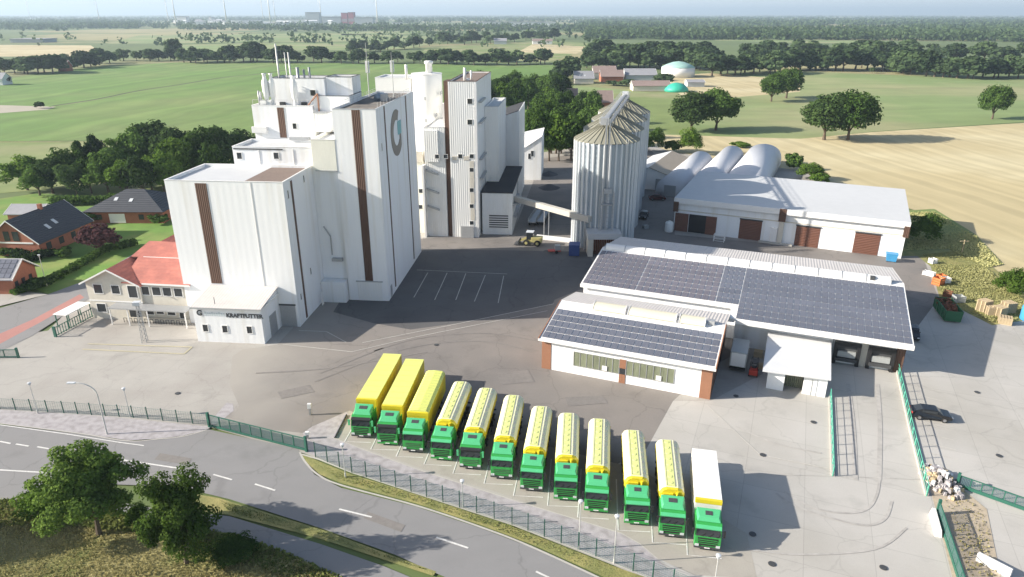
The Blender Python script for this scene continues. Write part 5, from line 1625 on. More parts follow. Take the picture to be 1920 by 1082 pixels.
for (f, r, k, vi), l in zip(TR, TL):
    h = math.degrees(math.atan2(r[0] - f[0], r[1] - f[1]))
    L = math.dist(f, r) / TS - .1
    if k == 'tank': L = max(L, 11.6)
    o = make_tanker(L, vi) if k == 'tank' else make_box_truck(L, vi, 'trailer_white' if k == 'white' else 'trailer_yellow', {'box': 'tarp_yellow', 'round': 'tarp_yellow', 'white': 'trailer_white'}[k], k == 'round')
    o.location = (f[0], f[1], 0)
    o.rotation_euler = (0, 0, R(-h))
    o.scale = (TS, TS, TS)
    o['label'] = l
    # bay markings in front of it
    e1 = Vector((math.cos(R(-h)), math.sin(R(-h)))); e2 = Vector((-math.sin(R(-h)), math.cos(R(-h))))
    fp = Vector(f)
    sheet('road_marking', strip_poly([fp - e1 * 1.75 + e2 * 7, fp - e1 * 1.75 - e2 * .9, fp + e1 * 1.3 - e2 * .75], .12), mark_z(), 'road_paint', True)

# ---------------------------------------------------------------- cars, machines, containers
def make_car(label, loc, rot, paint, suv=False):
    t = thing('parked_car', label, 'car', loc, rot)
    h = .18 if suv else 0
    W = .9
    prof = [(-2.2, .35), (-2.25, .62), (-2.1, .86), (-1.15, .98 + h * .5), (-.55, 1.42 + h), (.9, 1.45 + h), (1.75, 1.12 + h), (2.15, 1.0 + h * .6), (2.2, .5), (2.1, .3)]
    m = MB()
    A = [m.pt((x, -W * (1 if z < 1.1 else .78), z)) for x, z in prof]
    B = [m.pt((x, W * (1 if z < 1.1 else .78), z)) for x, z in prof]
    n = len(prof)
    m.idx(A); m.idx(B[::-1])
    for i in range(n):
        j = (i + 1) % n
        m.idx((A[j], A[i], B[i], B[j]))
    body = m.build('body', paint, t, bevel=.06)
    g = MB()
    g.hexa([(-1.12, -.78, .99 + h * .5), (-1.0, -.78, .99 + h * .5), (-1.0, .78, .99 + h * .5), (-1.12, .78, .99 + h * .5)], [(-.64, -.66, 1.37 + h), (-.5, -.66, 1.37 + h), (-.5, .66, 1.37 + h), (-.64, .66, 1.37 + h)])
    g.build('windscreen', 'glass', body)
    g = MB()
    g.hexa([(1.72, -.7, 1.16 + h), (1.84, -.7, 1.13 + h), (1.84, .7, 1.13 + h), (1.72, .7, 1.16 + h)], [(1.0, -.62, 1.41 + h), (1.12, -.62, 1.42 + h), (1.12, .62, 1.42 + h), (1.0, .62, 1.41 + h)])
    g.build('rear_window', 'glass', body)
    for s_ in (-1, 1):
        MB().box(-.5, s_ * .70, 1.08 + h, 1.1, s_ * .86, 1.34 + h).build('side_window', 'glass', body)
        MB().box(-.75, s_ * .9, 1.0, -.6, s_ * 1.05, 1.12).build('mirror', paint, body)
        MB().box(-2.27, s_ * .5, .62, -2.12, s_ * .84, .78).build('headlight', 'lamp_glass', body)
        MB().box(2.14, s_ * .55, .78, 2.22, s_ * .86, .95).build('tail_light', 'red_paint', body)
        for x in (-1.4, 1.35):
            w = MB().tube((x, s_ * .72, .33), (x, s_ * .93, .33), .33, .33, 16).build('wheel', 'tyre', t)
            MB().tube((x, s_ * .74, .33), (x, s_ * .95, .33), .2, .2, 10).build('rim', 'rim', w)
    return t
c = G(1742, 783)
make_car('black car parked across the bays beside the green ramp railing', (c[0], c[1], 0), 165, 'car_black')
c = G(1703, 632)
make_car('dark car half hidden beside the right gable of the big solar hall', (c[0] + .6, c[1] + .4, 0), 68, 'car_black', True)
c = G(1232, 375)
make_car('dark red estate car in the shade by the grey front of the tan roofed shed', (c[0], c[1], 0), 178, 'car_dark_red', True)

# grey box van between the halls
c = Vector(G(1381, 697))
bv = thing('box_van', 'grey box van backed in between the small solar hall and the white lean-to shed', 'van', (c.x, c.y, 0), -22)
MB().box(-1.1, 0, .75, 1.1, 4.6, 2.95).build('cargo_box', 'silver_box', bv, bevel=.04)
MB().extrude_x([(4.75, .4), (6.5, .4), (6.55, 1.1), (6.2, 1.3), (5.8, 2.2), (4.75, 2.3)], -1.0, 1.0).build('cab', 'silver_box', bv, bevel=.05)
MB().box(-.95, -.03, .85, .95, -.003, 2.8).build('rear_door', 'trailer_white', bv)
MB().box(-1.05, -.12, .4, 1.05, .2, .62).build('bumper', 'black_plastic', bv)
MB().box(-.5, .2, .5, .5, 4.7, .74).build('chassis', 'dark_metal', bv)
MB().hexa([(-.85, 5.85, 2.2), (.85, 5.85, 2.2), (.85, 6.3, 1.28), (-.85, 6.3, 1.28)][::-1], [(-.85, 5.9, 2.22), (.85, 5.9, 2.22), (.85, 6.36, 1.3), (-.85, 6.36, 1.3)][::-1]).build('windscreen', 'glass', bv)
for y in (1.1, 5.6):
    for s_ in (-1, 1):
        wheel(bv, s_ * .9, y, .4, .26)
# forklift, reach stack and pallets beside it
def make_forklift(label, loc, rot, paint):
    t = thing('forklift', label, 'forklift', loc, rot)
    MB().extrude_x([(0, .3), (0, 1.0), (.6, 1.15), (.8, .8), (1.7, .8), (1.8, .3)], -.55, .55).build('body', paint, t, bevel=.04)
    m = MB()
    for x in (-.5, .5):
        m.tube((x, .3, 1.0), (x, .45, 2.1), .04, n=5).tube((x, 1.6, .8), (x, 1.5, 2.1), .04, n=5)
    m.box(-.55, .4, 2.1, .55, 1.55, 2.15)
    m.build('guard', 'black_plastic', t)
    m = MB()
    m.box(-.4, 1.85, .1, -.28, 1.97, 2.2).box(.28, 1.85, .1, .4, 1.97, 2.2).box(-.4, 1.85, 1.2, .4, 1.95, 1.3)
    m.build('mast', 'dark_metal', t)
    m = MB()
    m.box(-.38, 1.97, .1, -.24, 3.0, .16).box(.24, 1.97, .1, .38, 3.0, .16)
    m.build('fork', 'dark_metal', t)
    MB().box(-.3, .7, 1.0, .3, 1.2, 1.25).build('seat', 'black_plastic', t)
    for x in (-.52, .52):
        for y in (.35, 1.5):
            wheel(t, x, y, .28, .2)
    return t
c = G(1411, 708)
make_forklift('red forklift standing in the shade between the grey box van and the lean-to shed', (c[0], c[1], 0), -22, 'red_paint')
def pallet_stack(label, loc, rot, n, group=None, mat='pallet_wood'):
    t = thing('pallet_stack', label, 'pallets', loc, rot, group)
    m = MB()
    for k in range(n):
        z = k * .15
        for i in range(5):
            m.box(-.6 + i * .26, -.5, z + .11, -.6 + i * .26 + .16, .5, z + .14)
        for y in (-.5, -.06, .38):
            m.box(-.6, y, z, .6, y + .12, z + .108)
    m.build('pallets', mat, t)
    return t
for k, (px, py, n, l) in enumerate(((1421, 668, 6, 'grey pallet stack behind the red forklift, nearest the hall wall'), (1428, 690, 4, 'low pallet stack right beside the red forklift'), (1413, 645, 8, 'tall dark pallet stack against the loading hall wall'))):
    c = G(px, py)
    pallet_stack(l, (c[0], c[1], 0), -22 + 6 * k, n, mat='dark_metal' if k == 2 else 'pallet_wood')

# yard gear near the silos
c = G(1076, 481)
ct = thing('container', 'dark blue open topped steel container standing beside the silo portal', 'container', (c[0], c[1], 0), -8)
m = MB()
m.box(-1.05, 0, .12, 1.05, 2.3, .25)
m.box(-1.05, 0, .25, -.98, 2.3, 2.3).box(.98, 0, .25, 1.05, 2.3, 2.3).box(-.98, 0, .25, .98, .07, 2.3).box(-.98, 2.23, .25, .98, 2.3, 2.3)
m.build('shell', 'blue_paint', ct)
m = MB()
for i in range(7):
    x = -1.0 + i * .32
    m.box(x, -.06, .2, x + .07, -.003, 2.3)
m.box(-1.1, -.08, 2.3, 1.1, 2.36, 2.42)
m.build('rib', 'blue_paint', ct)
MB().box(-.95, .1, 2.0, .95, 2.2, 2.15).build('load', 'grey_metal', ct)
c = G(1041, 474)
tr = thing('farm_trailer', 'small flat red trailer with a grey tank on it near the blue container', 'trailer', (c[0], c[1], 0), 4)
MB().box(-1.5, -.6, .45, 1.1, .6, .62).build('bed', 'red_paint', tr)
MB().box(-.1, -.5, .62, 1.0, .5, 1.7).build('tank', 'silver_box', tr, bevel=.08)
MB().box(-2.4, -.06, .42, -1.5, .06, .52).build('drawbar', 'dark_metal', tr)
for y in (-.62, .62):
    w = MB().tube((.2, y - .1, .32), (.2, y + .1, .32), .32, .32, 14).build('wheel', 'tyre', tr)
c = G(994, 459)
wl = thing('wheel_loader', 'yellow wheel loader with a black cab working at the edge of the mill shadow', 'loader', (c[0], c[1], 0), -12)
MB().box(.3, -.85, .8, 2.6, .85, 1.9).build('engine_cover', 'machine_yellow', wl, bevel=.1)
MB().box(-.9, -.7, .7, .35, .7, 1.3).build('front_frame', 'machine_yellow', wl)
cb_ = MB().box(-.7, -.7, 1.3, .7, .7, 2.9).build('cab', 'glass', wl, bevel=.06)
MB().box(-.8, -.78, 2.9, .8, .78, 3.02).build('cab_roof', 'lamp_glass', cb_)
m = MB()
for y in (-.5, .5):
    m.hexa([(-2.4, y - .08, .6), (-.4, y - .08, 1.5), (-.4, y + .08, 1.5), (-2.4, y + .08, .6)], [(-2.4, y - .08, .85), (-.4, y - .08, 1.8), (-.4, y + .08, 1.8), (-2.4, y + .08, .85)])
m.build('lift_arm', 'machine_yellow', wl)
MB().extrude_y([(-3.3, .15), (-2.3, .15), (-2.2, 1.1), (-2.35, 1.15), (-2.5, .4), (-3.3, .25)], -1.25, 1.25).build('bucket', 'dark_metal', wl)
for x in (-.7, 1.7):
    for y in (-.85, .85):
        w = MB().tube((x, y - .25, .68), (x, y + .25, .68), .68, .68, 18).build('wheel', 'tyre', wl)
        MB().tube((x, y - .27, .68), (x, y + .27, .68), .32, .32, 12).build('rim', 'machine_yellow', w)
for k, (px, py, l) in enumerate(((997, 425, 'long dark flat trailer in the shade beside the louvred mill annex'), (1013, 424, 'long dark flat trailer standing further from the annex, nearer the silos'))):
    c = G(px, py)
    t = thing('flat_trailer', l, 'trailer', (c[0], c[1], 0), -12, 'flat trailers in the shade by the annex')
    MB().box(-.9, 0, .9, .9, 11, 1.15).build('bed', 'grey_metal', t)
    m = MB()
    for s_ in (-.95, .9):
        m.box(s_, 0, 1.15, s_ + .06, 11, 1.9)
    m.build('side_board', 'silver_box', t)
    for y in (1.2, 2.5, 9.2):
        for x in (-.75, .75):
            wheel(t, x, y, .42, .3)
    MB().box(-.06, -1.6, .8, .06, 0, .9).build('drawbar', 'dark_metal', t)
c = G(1100, 482)
# white kerb wall that catches the sun
wa, wb_ = G(1006, 448), G(1076, 456)
kw = thing('low_wall', 'low white concrete wall from the wheel loader to the foot of the corrugated silo', 'wall', (wa[0], wa[1], 0), math.degrees(math.atan2(wb_[1] - wa[1], wb_[0] - wa[0])))
MB().box(0, 0, 0, math.dist(wa, wb_), .5, .9).build('blockwork', 'white_trim', kw)
for px, py, r, l in ((1030, 328, 2.6, 'dark gravel heap in the courtyard, the one farther from the camera'), (1030, 353, 3.0, 'dark gravel heap in the courtyard, the one nearer the belt conveyor')):
    c = G(px, py)
    h = MB()
    rings = []
    for k in range(5):
        f = 1 - k / 5
        rings.append([h.pt((r * f * (1 + .12 * math.sin(3 * a + k)) * math.cos(a), r * f * (1 + .12 * math.sin(2 * a + k)) * math.sin(a), 1.25 * (1 - f ** 1.4))) for a in [2 * math.pi * i / 18 for i in range(18)]])
    for a, b in zip(rings, rings[1:]):
        for i in range(18):
            j = (i + 1) % 18
            h.idx((a[i], a[j], b[j], b[i]))
    h.idx(rings[-1])
    o = h.build('gravel_heap', 'dark_gravel', None, True, loc=(c[0], c[1], 0))
    tag(o, l, 'gravel heap')
# machinery in the shade right of the silos
c = G(1207, 408)
make_car('black car in the deep shade right beside the nearest corrugated silo', (c[0], c[1], 0), 70, 'car_black', True)
c = G(1210, 428)
pallet_stack('pale pallet stack in the shade right beside the nearest corrugated silo', (c[0], c[1], 0), 20, 5, mat='silver_box')
# bits in front of the warehouse
c = G(1348, 452)
fr = thing('steel_cage', 'white tubular steel cage left in front of the open warehouse doorway', 'cage', (c[0], c[1], 0), -25)
m = MB()
for x in (-1.1, 1.1):
    for y in (-.7, .7):
        m.box(x - .06, y - .06, 0, x + .06, y + .06, 1.5)
for z in (.15, .8, 1.45):
    for y in (-.7, .7):
        m.box(-1.1, y - .05, z, 1.1, y + .05, z + .08)
    for x in (-1.1, 1.1):
        m.box(x - .05, -.7, z, x + .05, .7, z + .08)
m.build('tubing', 'white_trim', fr)
c = G(1254, 434)
tk = thing('water_tank', 'white upright tank at the left corner of the long white warehouse', 'tank', (c[0], c[1], 0))
MB().lathe([(.9, 0), (.95, .1), (.95, 2.0), (.8, 2.25), (.3, 2.35), (.3, 2.5)], (0, 0), 20).build('vessel', 'silo_white', tk, True)
c = G(1670, 490)
bn = thing('waste_bin', 'bright blue wheeled waste container at the right corner of the white warehouse', 'bin', (c[0], c[1], 0), -25)
MB().hexa([(-.85, -.6, .15), (.85, -.6, .15), (.85, .6, .15), (-.85, .6, .15)], [(-1.05, -.75, 1.6), (1.05, -.75, 1.6), (1.05, .75, 1.6), (-1.05, .75, 1.6)]).build('tub', 'bright_blue', bn)
MB().box(-1.1, -.8, 1.6, 1.1, .8, 1.72).build('lid', 'bright_blue', bn)
m = MB()
for x in (-.7, .7):
    for y in (-.5, .5):
        m.tube((x - .05, y, .1), (x + .05, y, .1), .1, .1, 10)
m.build('castor', 'black_plastic', bn)

# scrap corner on the right
c0 = G(1784, 606)
sk = thing('skip', 'long dark green roll-off skip heaped with rusty scrap at the edge of the grass', 'skip', (c0[0] + .2, c0[1] + .2, 0), -15)
m = MB()
m.box(-1.2, 0, .2, 1.2, 6, .32).hexa([(-1.2, 0, .32), (-1.12, 0, .32), (-1.12, 6, .32), (-1.2, 6, .32)], [(-1.25, -.2, 2.0), (-1.17, -.2, 2.0), (-1.17, 6.2, 2.0), (-1.25, 6.2, 2.0)])
m.hexa([(1.12, 0, .32), (1.2, 0, .32), (1.2, 6, .32), (1.12, 6, .32)], [(1.17, -.2, 2.0), (1.25, -.2, 2.0), (1.25, 6.2, 2.0), (1.17, 6.2, 2.0)])
m.hexa([(-1.2, 0, .32), (1.2, 0, .32), (1.2, .08, .32), (-1.2, .08, .32)], [(-1.2, -.2, 2.0), (1.2, -.2, 2.0), (1.2, -.12, 2.0), (-1.2, -.12, 2.0)])
m.box(-1.2, 5.92, .32, 1.2, 6.0, 2.0)
m.build('shell', 'skip_green', sk)
m = MB()
for i in range(6):
    y = .3 + i * 1.1
    m.box(-1.32, y, .3, -1.22, y + .12, 1.95).box(1.22, y, .3, 1.32, y + .12, 1.95)
m.build('rib', 'skip_green', sk)
rng = random.Random(3)
m = MB()
for i in range(70):
    x, y, z = rng.uniform(-1, 1), rng.uniform(.3, 5.7), rng.uniform(1.2, 2.1)
    a = rng.uniform(0, 3.1); l_ = rng.uniform(.4, 1.1)
    dx, dy, dz = math.cos(a) * l_ / 2, math.sin(a) * l_ / 2, rng.uniform(-.2, .3)
    m.tube((x - dx, y - dy, z - dz), (x + dx, y + dy, z + dz), rng.uniform(.04, .16), n=5)
m.build('scrap', 'rust', sk)
def crate(label, c, rot, sx, sy, sz, mat, cat='crate', name='crate'):
    t = thing(name, label, cat, (c[0], c[1], 0), rot)
    m = MB()
    m.box(-sx / 2, -sy / 2, .1, sx / 2, sy / 2, .18)
    for k in range(3):
        z = .2 + (sz - .2) * k / 3
        e = (sz - .2) / 3 - .06
        m.box(-sx / 2, -sy / 2, z, sx / 2, -sy / 2 + .05, z + e).box(-sx / 2, sy / 2 - .05, z, sx / 2, sy / 2, z + e)
        m.box(-sx / 2, -sy / 2 + .05, z, -sx / 2 + .05, sy / 2 - .05, z + e).box(sx / 2 - .05, -sy / 2 + .05, z, sx / 2, sy / 2 - .05, z + e)
    m.build('side_boards', mat, t)
    m = MB()
    for x in (-sx / 2 - .03, sx / 2 - .04):
        for y in (-sy / 2 - .03, sy / 2 - .04):
            m.box(x, y, 0, x + .07, y + .07, sz)
    m.build('corner_post', mat, t)
    return t
for px, py, rot, sx, sy, sz, mat, l in (
        (1758, 534, 30, 1.6, 1.4, 1.5, 'orange_paint', 'orange crate with white sacks beside it on the edge of the grass'),
        (1764, 525, 10, 1.2, 1.2, 1.1, 'orange_paint', 'smaller orange crate behind the first orange crate'),
        (1772, 531, 5, 1.2, 1.1, 1.2, 'white_trim', 'white bulk crate just right of the orange crates'),
        (1741, 517, 40, 1.0, 1.9, .9, 'white_trim', 'long low white crate nearest the warehouse in the scrap corner'),
        (1748, 494, 15, 1.1, 1.1, 1.1, 'white_trim', 'single white crate by the start of the tall grass'),
        (1776, 556, 50, 1.5, 1.3, 1.0, 'rust', 'rusty red crate just behind the green skip'),
        (1796, 566, 0, 1.6, 1.3, 1.2, 'silver_box', 'grey wire crate on the grass right of the green skip')):
    crate(l, G(px, py), rot, sx, sy, sz, mat)
for k, (px, py, rot, n, l) in enumerate(((1843, 583, 20, 12, 'tall pallet stack at the left of the wooden pallets on the grass edge'), (1858, 590, -8, 9, 'pallet stack in the middle of the wooden pallets on the grass edge'),
                                       (1872, 592, 25, 10, 'pallet stack second from the right of the wooden pallets on the grass edge'), (1883, 606, -30, 7, 'low pallet stack standing alone in front of the other wooden pallets'),
                                       (1888, 585, 10, 11, 'pallet stack farthest right beside the bright blue tank'))):
    c = G(px, py)
    o = pallet_stack(l, (c[0], c[1], 0), rot, n, 'wooden pallets on the grass edge')
    o.scale = (1.5, 1.5, 1.1)
c = G(1928, 600)
t = thing('water_tank', 'bright blue round tank at the right edge beside the wooden pallets', 'tank', (c[0], c[1], 0))
MB().lathe([(1.2, 0), (1.25, .2), (1.25, 2.2), (1.0, 2.6), (.3, 2.75)], (0, 0), 20).build('vessel', 'bright_blue', t, True)
# heap of bagged waste by the gate
c = G(1764, 905)
rng = random.Random(5)
hp2 = thing('waste_heap', 'pale heap of mixed bagged waste and rubble beside the ramp railing', 'waste heap', (c[0], c[1], 0))
for nm, mt, n_, sd in (('sack', 'trailer_white', 22, 1), ('board', 'pallet_wood', 26, 2), ('rubble', 'gravel', 60, 3), ('wrap', 'dark_metal', 14, 4)):
    m = MB()
    r2 = random.Random(sd)
    for i in range(n_):
        a, rr = r2.uniform(0, 6.28), r2.uniform(0, 1.0) ** .6
        x, y = rr * 1.6 * math.cos(a) - .3 * 0, rr * 2.9 * math.sin(a)
        z = (1 - rr) * 1.3 + .1
        s_ = r2.uniform(.15, .42)
        b = r2.uniform(0, 3)
        q = [(x + s_ * math.cos(b + k * 1.57) * r2.uniform(.7, 1.2), y + s_ * math.sin(b + k * 1.57) * r2.uniform(.7, 1.2)) for k in range(4)]
        m.hexa([(u, v, z - .25) for u, v in q], [(x + (u - x) * .7, y + (v - y) * .7, z + s_ * .7) for u, v in q])
    m.build(nm, mt, hp2)

# ---------------------------------------------------------------- fences, gates, railings
def fence(name, label, pts, h, step, cat='fence', wires=True, vert=.16, mat='fence_green', wire_mat='fence_wire', group=None):
    """pts world; posts are parts, the wire mesh between them one part"""
    o = (pts[0][0], pts[0][1], 0)
    t = thing(name, label, cat, o, 0, group)
    w = MB(o)
    cum = []
    for a, b in zip(pts, pts[1:]):
        L = math.dist(a, b)
        n = max(1, round(L / step))
        for i in range(n):
            f = i / n
            cum.append((a[0] + (b[0] - a[0]) * f, a[1] + (b[1] - a[1]) * f))
        d = ((b[0] - a[0]) / L, (b[1] - a[1]) / L)
        nrm = (-d[1], d[0])
        def bar(z0, z1, r):
            w.hexa([(a[0] - nrm[0] * r, a[1] - nrm[1] * r, z0), (b[0] - nrm[0] * r, b[1] - nrm[1] * r, z0), (b[0] + nrm[0] * r, b[1] + nrm[1] * r, z0), (a[0] + nrm[0] * r, a[1] + nrm[1] * r, z0)],
                   [(a[0] - nrm[0] * r, a[1] - nrm[1] * r, z1), (b[0] - nrm[0] * r, b[1] - nrm[1] * r, z1), (b[0] + nrm[0] * r, b[1] + nrm[1] * r, z1), (a[0] + nrm[0] * r, a[1] + nrm[1] * r, z1)])
        if wires:
            for z in [.06 + .2 * k for k in range(int(h / .2))] + [h - .05]:
                bar(z, z + .014, .007)
            k = int(L / vert)
            for i in range(k):
                f = i / k
                x, y = a[0] + (b[0] - a[0]) * f, a[1] + (b[1] - a[1]) * f
                w.box(x - .006, y - .006, .05, x + .006, y + .006, h)
    cum.append(pts[-1])
    if wires:
        w.build('wire_mesh', wire_mat, t)
    pm = MB().box(-.045, -.045, 0, .045, .045, h + .06).box(-.055, -.055, h + .06, .055, .055, h + .1)
    p0 = pm.build('post', mat, t, loc=(cum[0][0] - o[0], cum[0][1] - o[1], 0))
    for c in cum[1:100]:
        p = p0.copy()
        COL.objects.link(p)
        p.parent = t
        p.location = (c[0] - o[0], c[1] - o[1], 0)
    return t
fence('wire_fence', 'green wire mesh fence along the grass verge in front of the parked trucks', gp((592, 857), (660, 886), (800, 931), (960, 983), (1151, 1056), (1300, 1118)), 1.9, 1.8)
fence('wire_fence', 'green wire mesh fence along the gravel strip left of the entrance gate', gp((-160, 762), (0, 767), (120, 774.5), (250, 783), (390, 797)), 1.6, 1.95, wires=True, vert=.3)
def barred_gate(name, label, a, b, h, beam, infill=True, n=None, rails=True):
    L = math.dist(a, b)
    ang = math.degrees(math.atan2(b[1] - a[1], b[0] - a[0]))
    t = thing(name, label, 'gate', (a[0], a[1], 0), ang)
    m = MB()
    m.box(0, -.08, .12, L, .08, .12 + beam).box(0, -.05, h - .08, L, .05, h)
    k = n or max(3, round(L / 1.6))
    for i in range(k + 1):
        x = L * i / k
        m.box(x - .05, -.05, .12 + beam, x + .05, .05, h - .08)
    m.build('leaf_frame', 'fence_green', t)
    if infill:
        m = MB()
        q = int(L / .13)
        for i in range(q):
            x = L * (i + .5) / q
            m.box(x - .017, -.017, .12 + beam, x + .017, .017, h - .08)
        m.build('bars', 'fence_wire', t)
    for x in (-.15, L + .15):
        MB().box(x - .13, -.13, 0, x + .13, .13, h + .25).build('gate_post', 'fence_green', t)
    return t
barred_gate('sliding_gate', 'long green barred sliding gate closing the entrance by the parked trucks', G(395, 801), G(573, 846), 1.75, .22)
barred_gate('sliding_gate', 'green sliding gate with a thick bottom beam at the right edge by the planting bed', G(1796, 914), G(1990, 984), 1.5, .35, n=9)
barred_gate('sliding_gate', 'green sliding gate running down to the lower edge beside the planting bed', G(1757, 966), G(1806, 1120), 1.5, .35, n=7)
barred_gate('barrier_gate', 'short dark green gate end at the left edge by the red cycle path', G(-60, 672), G(33, 671), 1.35, .12)
def railing(label, pts, h, step, kerb=None):
    o = (pts[0][0], pts[0][1], 0)
    t = thing('railing', label, 'railing', o)
    m = MB(o)
    posts = []
    for a, b in zip(pts, pts[1:]):
        for z in (h, h * .62, h * .3):
            m.tube((*a, z), (*b, z), .045 if z == h else .025, n=6)
        L = math.dist(a, b)
        n = max(1, round(L / step))
        posts += [(a[0] + (b[0] - a[0]) * i / n, a[1] + (b[1] - a[1]) * i / n) for i in range(n)]
    posts.append(pts[-1])
    m.build('rails', 'rail_green', t)
    p0 = MB().box(-.05, -.05, 0, .05, .05, h).build('post', 'rail_green', t, loc=(posts[0][0] - o[0], posts[0][1] - o[1], 0))
    for c in posts[1:]:
        p = p0.copy()
        COL.objects.link(p)
        p.parent = t
        p.location = (c[0] - o[0], c[1] - o[1], 0)
    if kerb:
        k = MB(o)
        for a, b in zip(pts, pts[1:]):
            d = Vector((b[0] - a[0], b[1] - a[1])).normalized()
            n = Vector((-d.y, d.x)) * .16
            k.prism([(a[0] - n.x, a[1] - n.y), (b[0] - n.x, b[1] - n.y), (b[0] + n.x, b[1] + n.y), (a[0] + n.x, a[1] + n.y)], 0, kerb)
        k.build('plinth', 'kerb', t)
    return t
railing('green tube railing on the left side of the dock ramp, ending at the yard', gp((1556, 745), (1558, 800), (1561, 893)), 1.25, 2.0, .22)
railing('green tube railing with a pale plinth between the dock ramp and the car bays', gp((1681, 693), (1705, 800), (1737, 930)), 1.3, 2.2, .35)
kb2 = gp((1748, 965), (1762, 1010), (1768, 1040))
t = thing('concrete_barrier', 'white concrete barrier block left of the green gate in the lower right corner', 'barrier', (kb2[0][0], kb2[0][1], 0))
m = MB((kb2[0][0], kb2[0][1], 0))
d = Vector((kb2[2][0] - kb2[0][0], kb2[2][1] - kb2[0][1])).normalized(); n = Vector((-d.y, d.x))
for i in range(3):
    a = Vector(kb2[0]) + d * (i * 1.15)
    b = a + d * 1.08
    q0 = [a - n * .3, b - n * .3, b + n * .3, a + n * .3]; q1 = [a - n * .15, b - n * .15, b + n * .15, a + n * .15]
    m.hexa([(p.x, p.y, 0) for p in q0], [(p.x, p.y, .8) for p in q1])
m.build('blocks', 'white_trim', t)
c = G(1856, 1062)
t = thing('concrete_barrier', 'long white concrete bar lying by the lower right corner', 'barrier', (c[0], c[1], 0), -52)
MB().hexa([(-1.1, -.3, 0), (1.6, -.3, 0), (1.6, .3, 0), (-1.1, .3, 0)], [(-1.1, -.18, .8), (1.6, -.18, .8), (1.6, .18, .8), (-1.1, .18, .8)]).build('block', 'white_trim', t, bevel=.03)

# ---------------------------------------------------------------- lamps, posts, small street furniture
def lamp(base, top, label, group='slim lamp posts along the fence', curved=False):
    b = G(*base)
    h = height_of(base, top)
    t = thing('street_lamp', label, 'lamp', (b[0], b[1], 0), 0, group)
    if curved:
        m = MB()
        m.tube((0, 0, 0), (0, 0, h * .8), .09, .07, 8)
        pts = [(0, 0, h * .8)]
        for i in range(1, 8):
            a = math.pi / 2 * i / 7
            pts.append((-2.2 * (1 - math.cos(a)), 0, h * .8 + 1.5 * math.sin(a)))
        m.path(pts, .055, 6)
        m.build('pole', 'pole_metal', t)
        MB().box(-3.1, -.18, h * .8 + 1.42, -2.15, .18, h * .8 + 1.56).build('lamp_head', 'lamp_glass', t, bevel=.03)
    else:
        MB().tube((0, 0, 0), (0, 0, h - .35), .06, .04, 8).tube((0, 0, 0), (0, 0, .5), .09, .09, 8).build('pole', 'pole_metal', t)
        hd = MB().lathe([(.1, h - .4), (.22, h - .1), (.22, h - .04), (.08, h)], (0, 0), 12).build('lamp_head', 'lamp_glass', t)
for b_, t_, l in (((648, 895), (646, 832), 'slim lamp post at the verge corner just right of the entrance gate'), ((868, 951), (867, 900), 'slim lamp post on the fence line below the second tank truck'),
                  ((1151, 1056), (1145, 966), 'slim lamp post on the fence line near the ninth and tenth trucks'), ((1085, 1030), (1085, 938), 'slim lamp post in front of the gap beside the middle tank trucks'),
                  ((1335, 1130), (1338, 1040), 'slim lamp post at the bottom below the white topped trailer'), ((71, 775), (52, 717), 'slim lamp post farthest left on the left wire fence'),
                  ((244, 781), (232, 727), 'slim lamp post on the left wire fence, just right of the curved lamp')):
    lamp(b_, t_, l)
lamp((201, 814), (157, 720), 'street lamp with a curved arm on the gravel strip by the road', None, True)
lamp((88, 536), (79, 477), 'street lamp on the garden lawn between the brick houses', None)
b = G(1803, 475)
t = thing('utility_pole', 'pale utility pole with a short crossarm in the tall grass by the stubble field', 'pole', (b[0], b[1], 0))
h = height_of((1803, 475), (1805, 450))
MB().tube((0, 0, 0), (0, 0, h), .11, .09, 8).build('pole', 'pallet_wood', t)
MB().box(-.9, -.06, h - .35, .9, .06, h - .2).build('crossarm', 'pallet_wood', t)
for px, py, hh, l in ((582, 778, 1.6, 'white post with a box top by the gravel corner left of the first truck'), (577, 822, .9, 'small white post beside the gate post of the long sliding gate')):
    b = G(px, py)
    t = thing('marker_post', l, 'post', (b[0], b[1], 0))
    MB().box(-.12, -.12, 0, .12, .12, hh * .6).build('stem', 'grey_metal', t)
    MB().box(-.22, -.16, hh * .6, .22, .16, hh).build('post_head', 'white_trim', t)
b0 = gp((628, 822), (650, 779))
t = thing('timber_edge', 'dark low timber bar on the gravel corner left of the first truck', 'edging', (b0[0][0], b0[0][1], 0))
MB((b0[0][0], b0[0][1], 0)).tube((*b0[0], .12), (*b0[1], .12), .1, .1, 6).build('bar', 'dark_metal', t)
for i, (px, py) in enumerate(((1430, 853.5), (1411, 1002), (1447, 1058), (1656, 1065), (1832, 736), (1873, 855), (818, 647), (790, 548), (333, 738), (1380, 743), (1525, 792))):
    b = G(px, py)
    o = MB().lathe([(.33, 0), (.33, .03), (.27, .035)], (0, 0), 18).build('manhole_cover', 'dark_metal', None, loc=(b[0], b[1], Z[0] + .008))
    o['kind'] = 'structure'

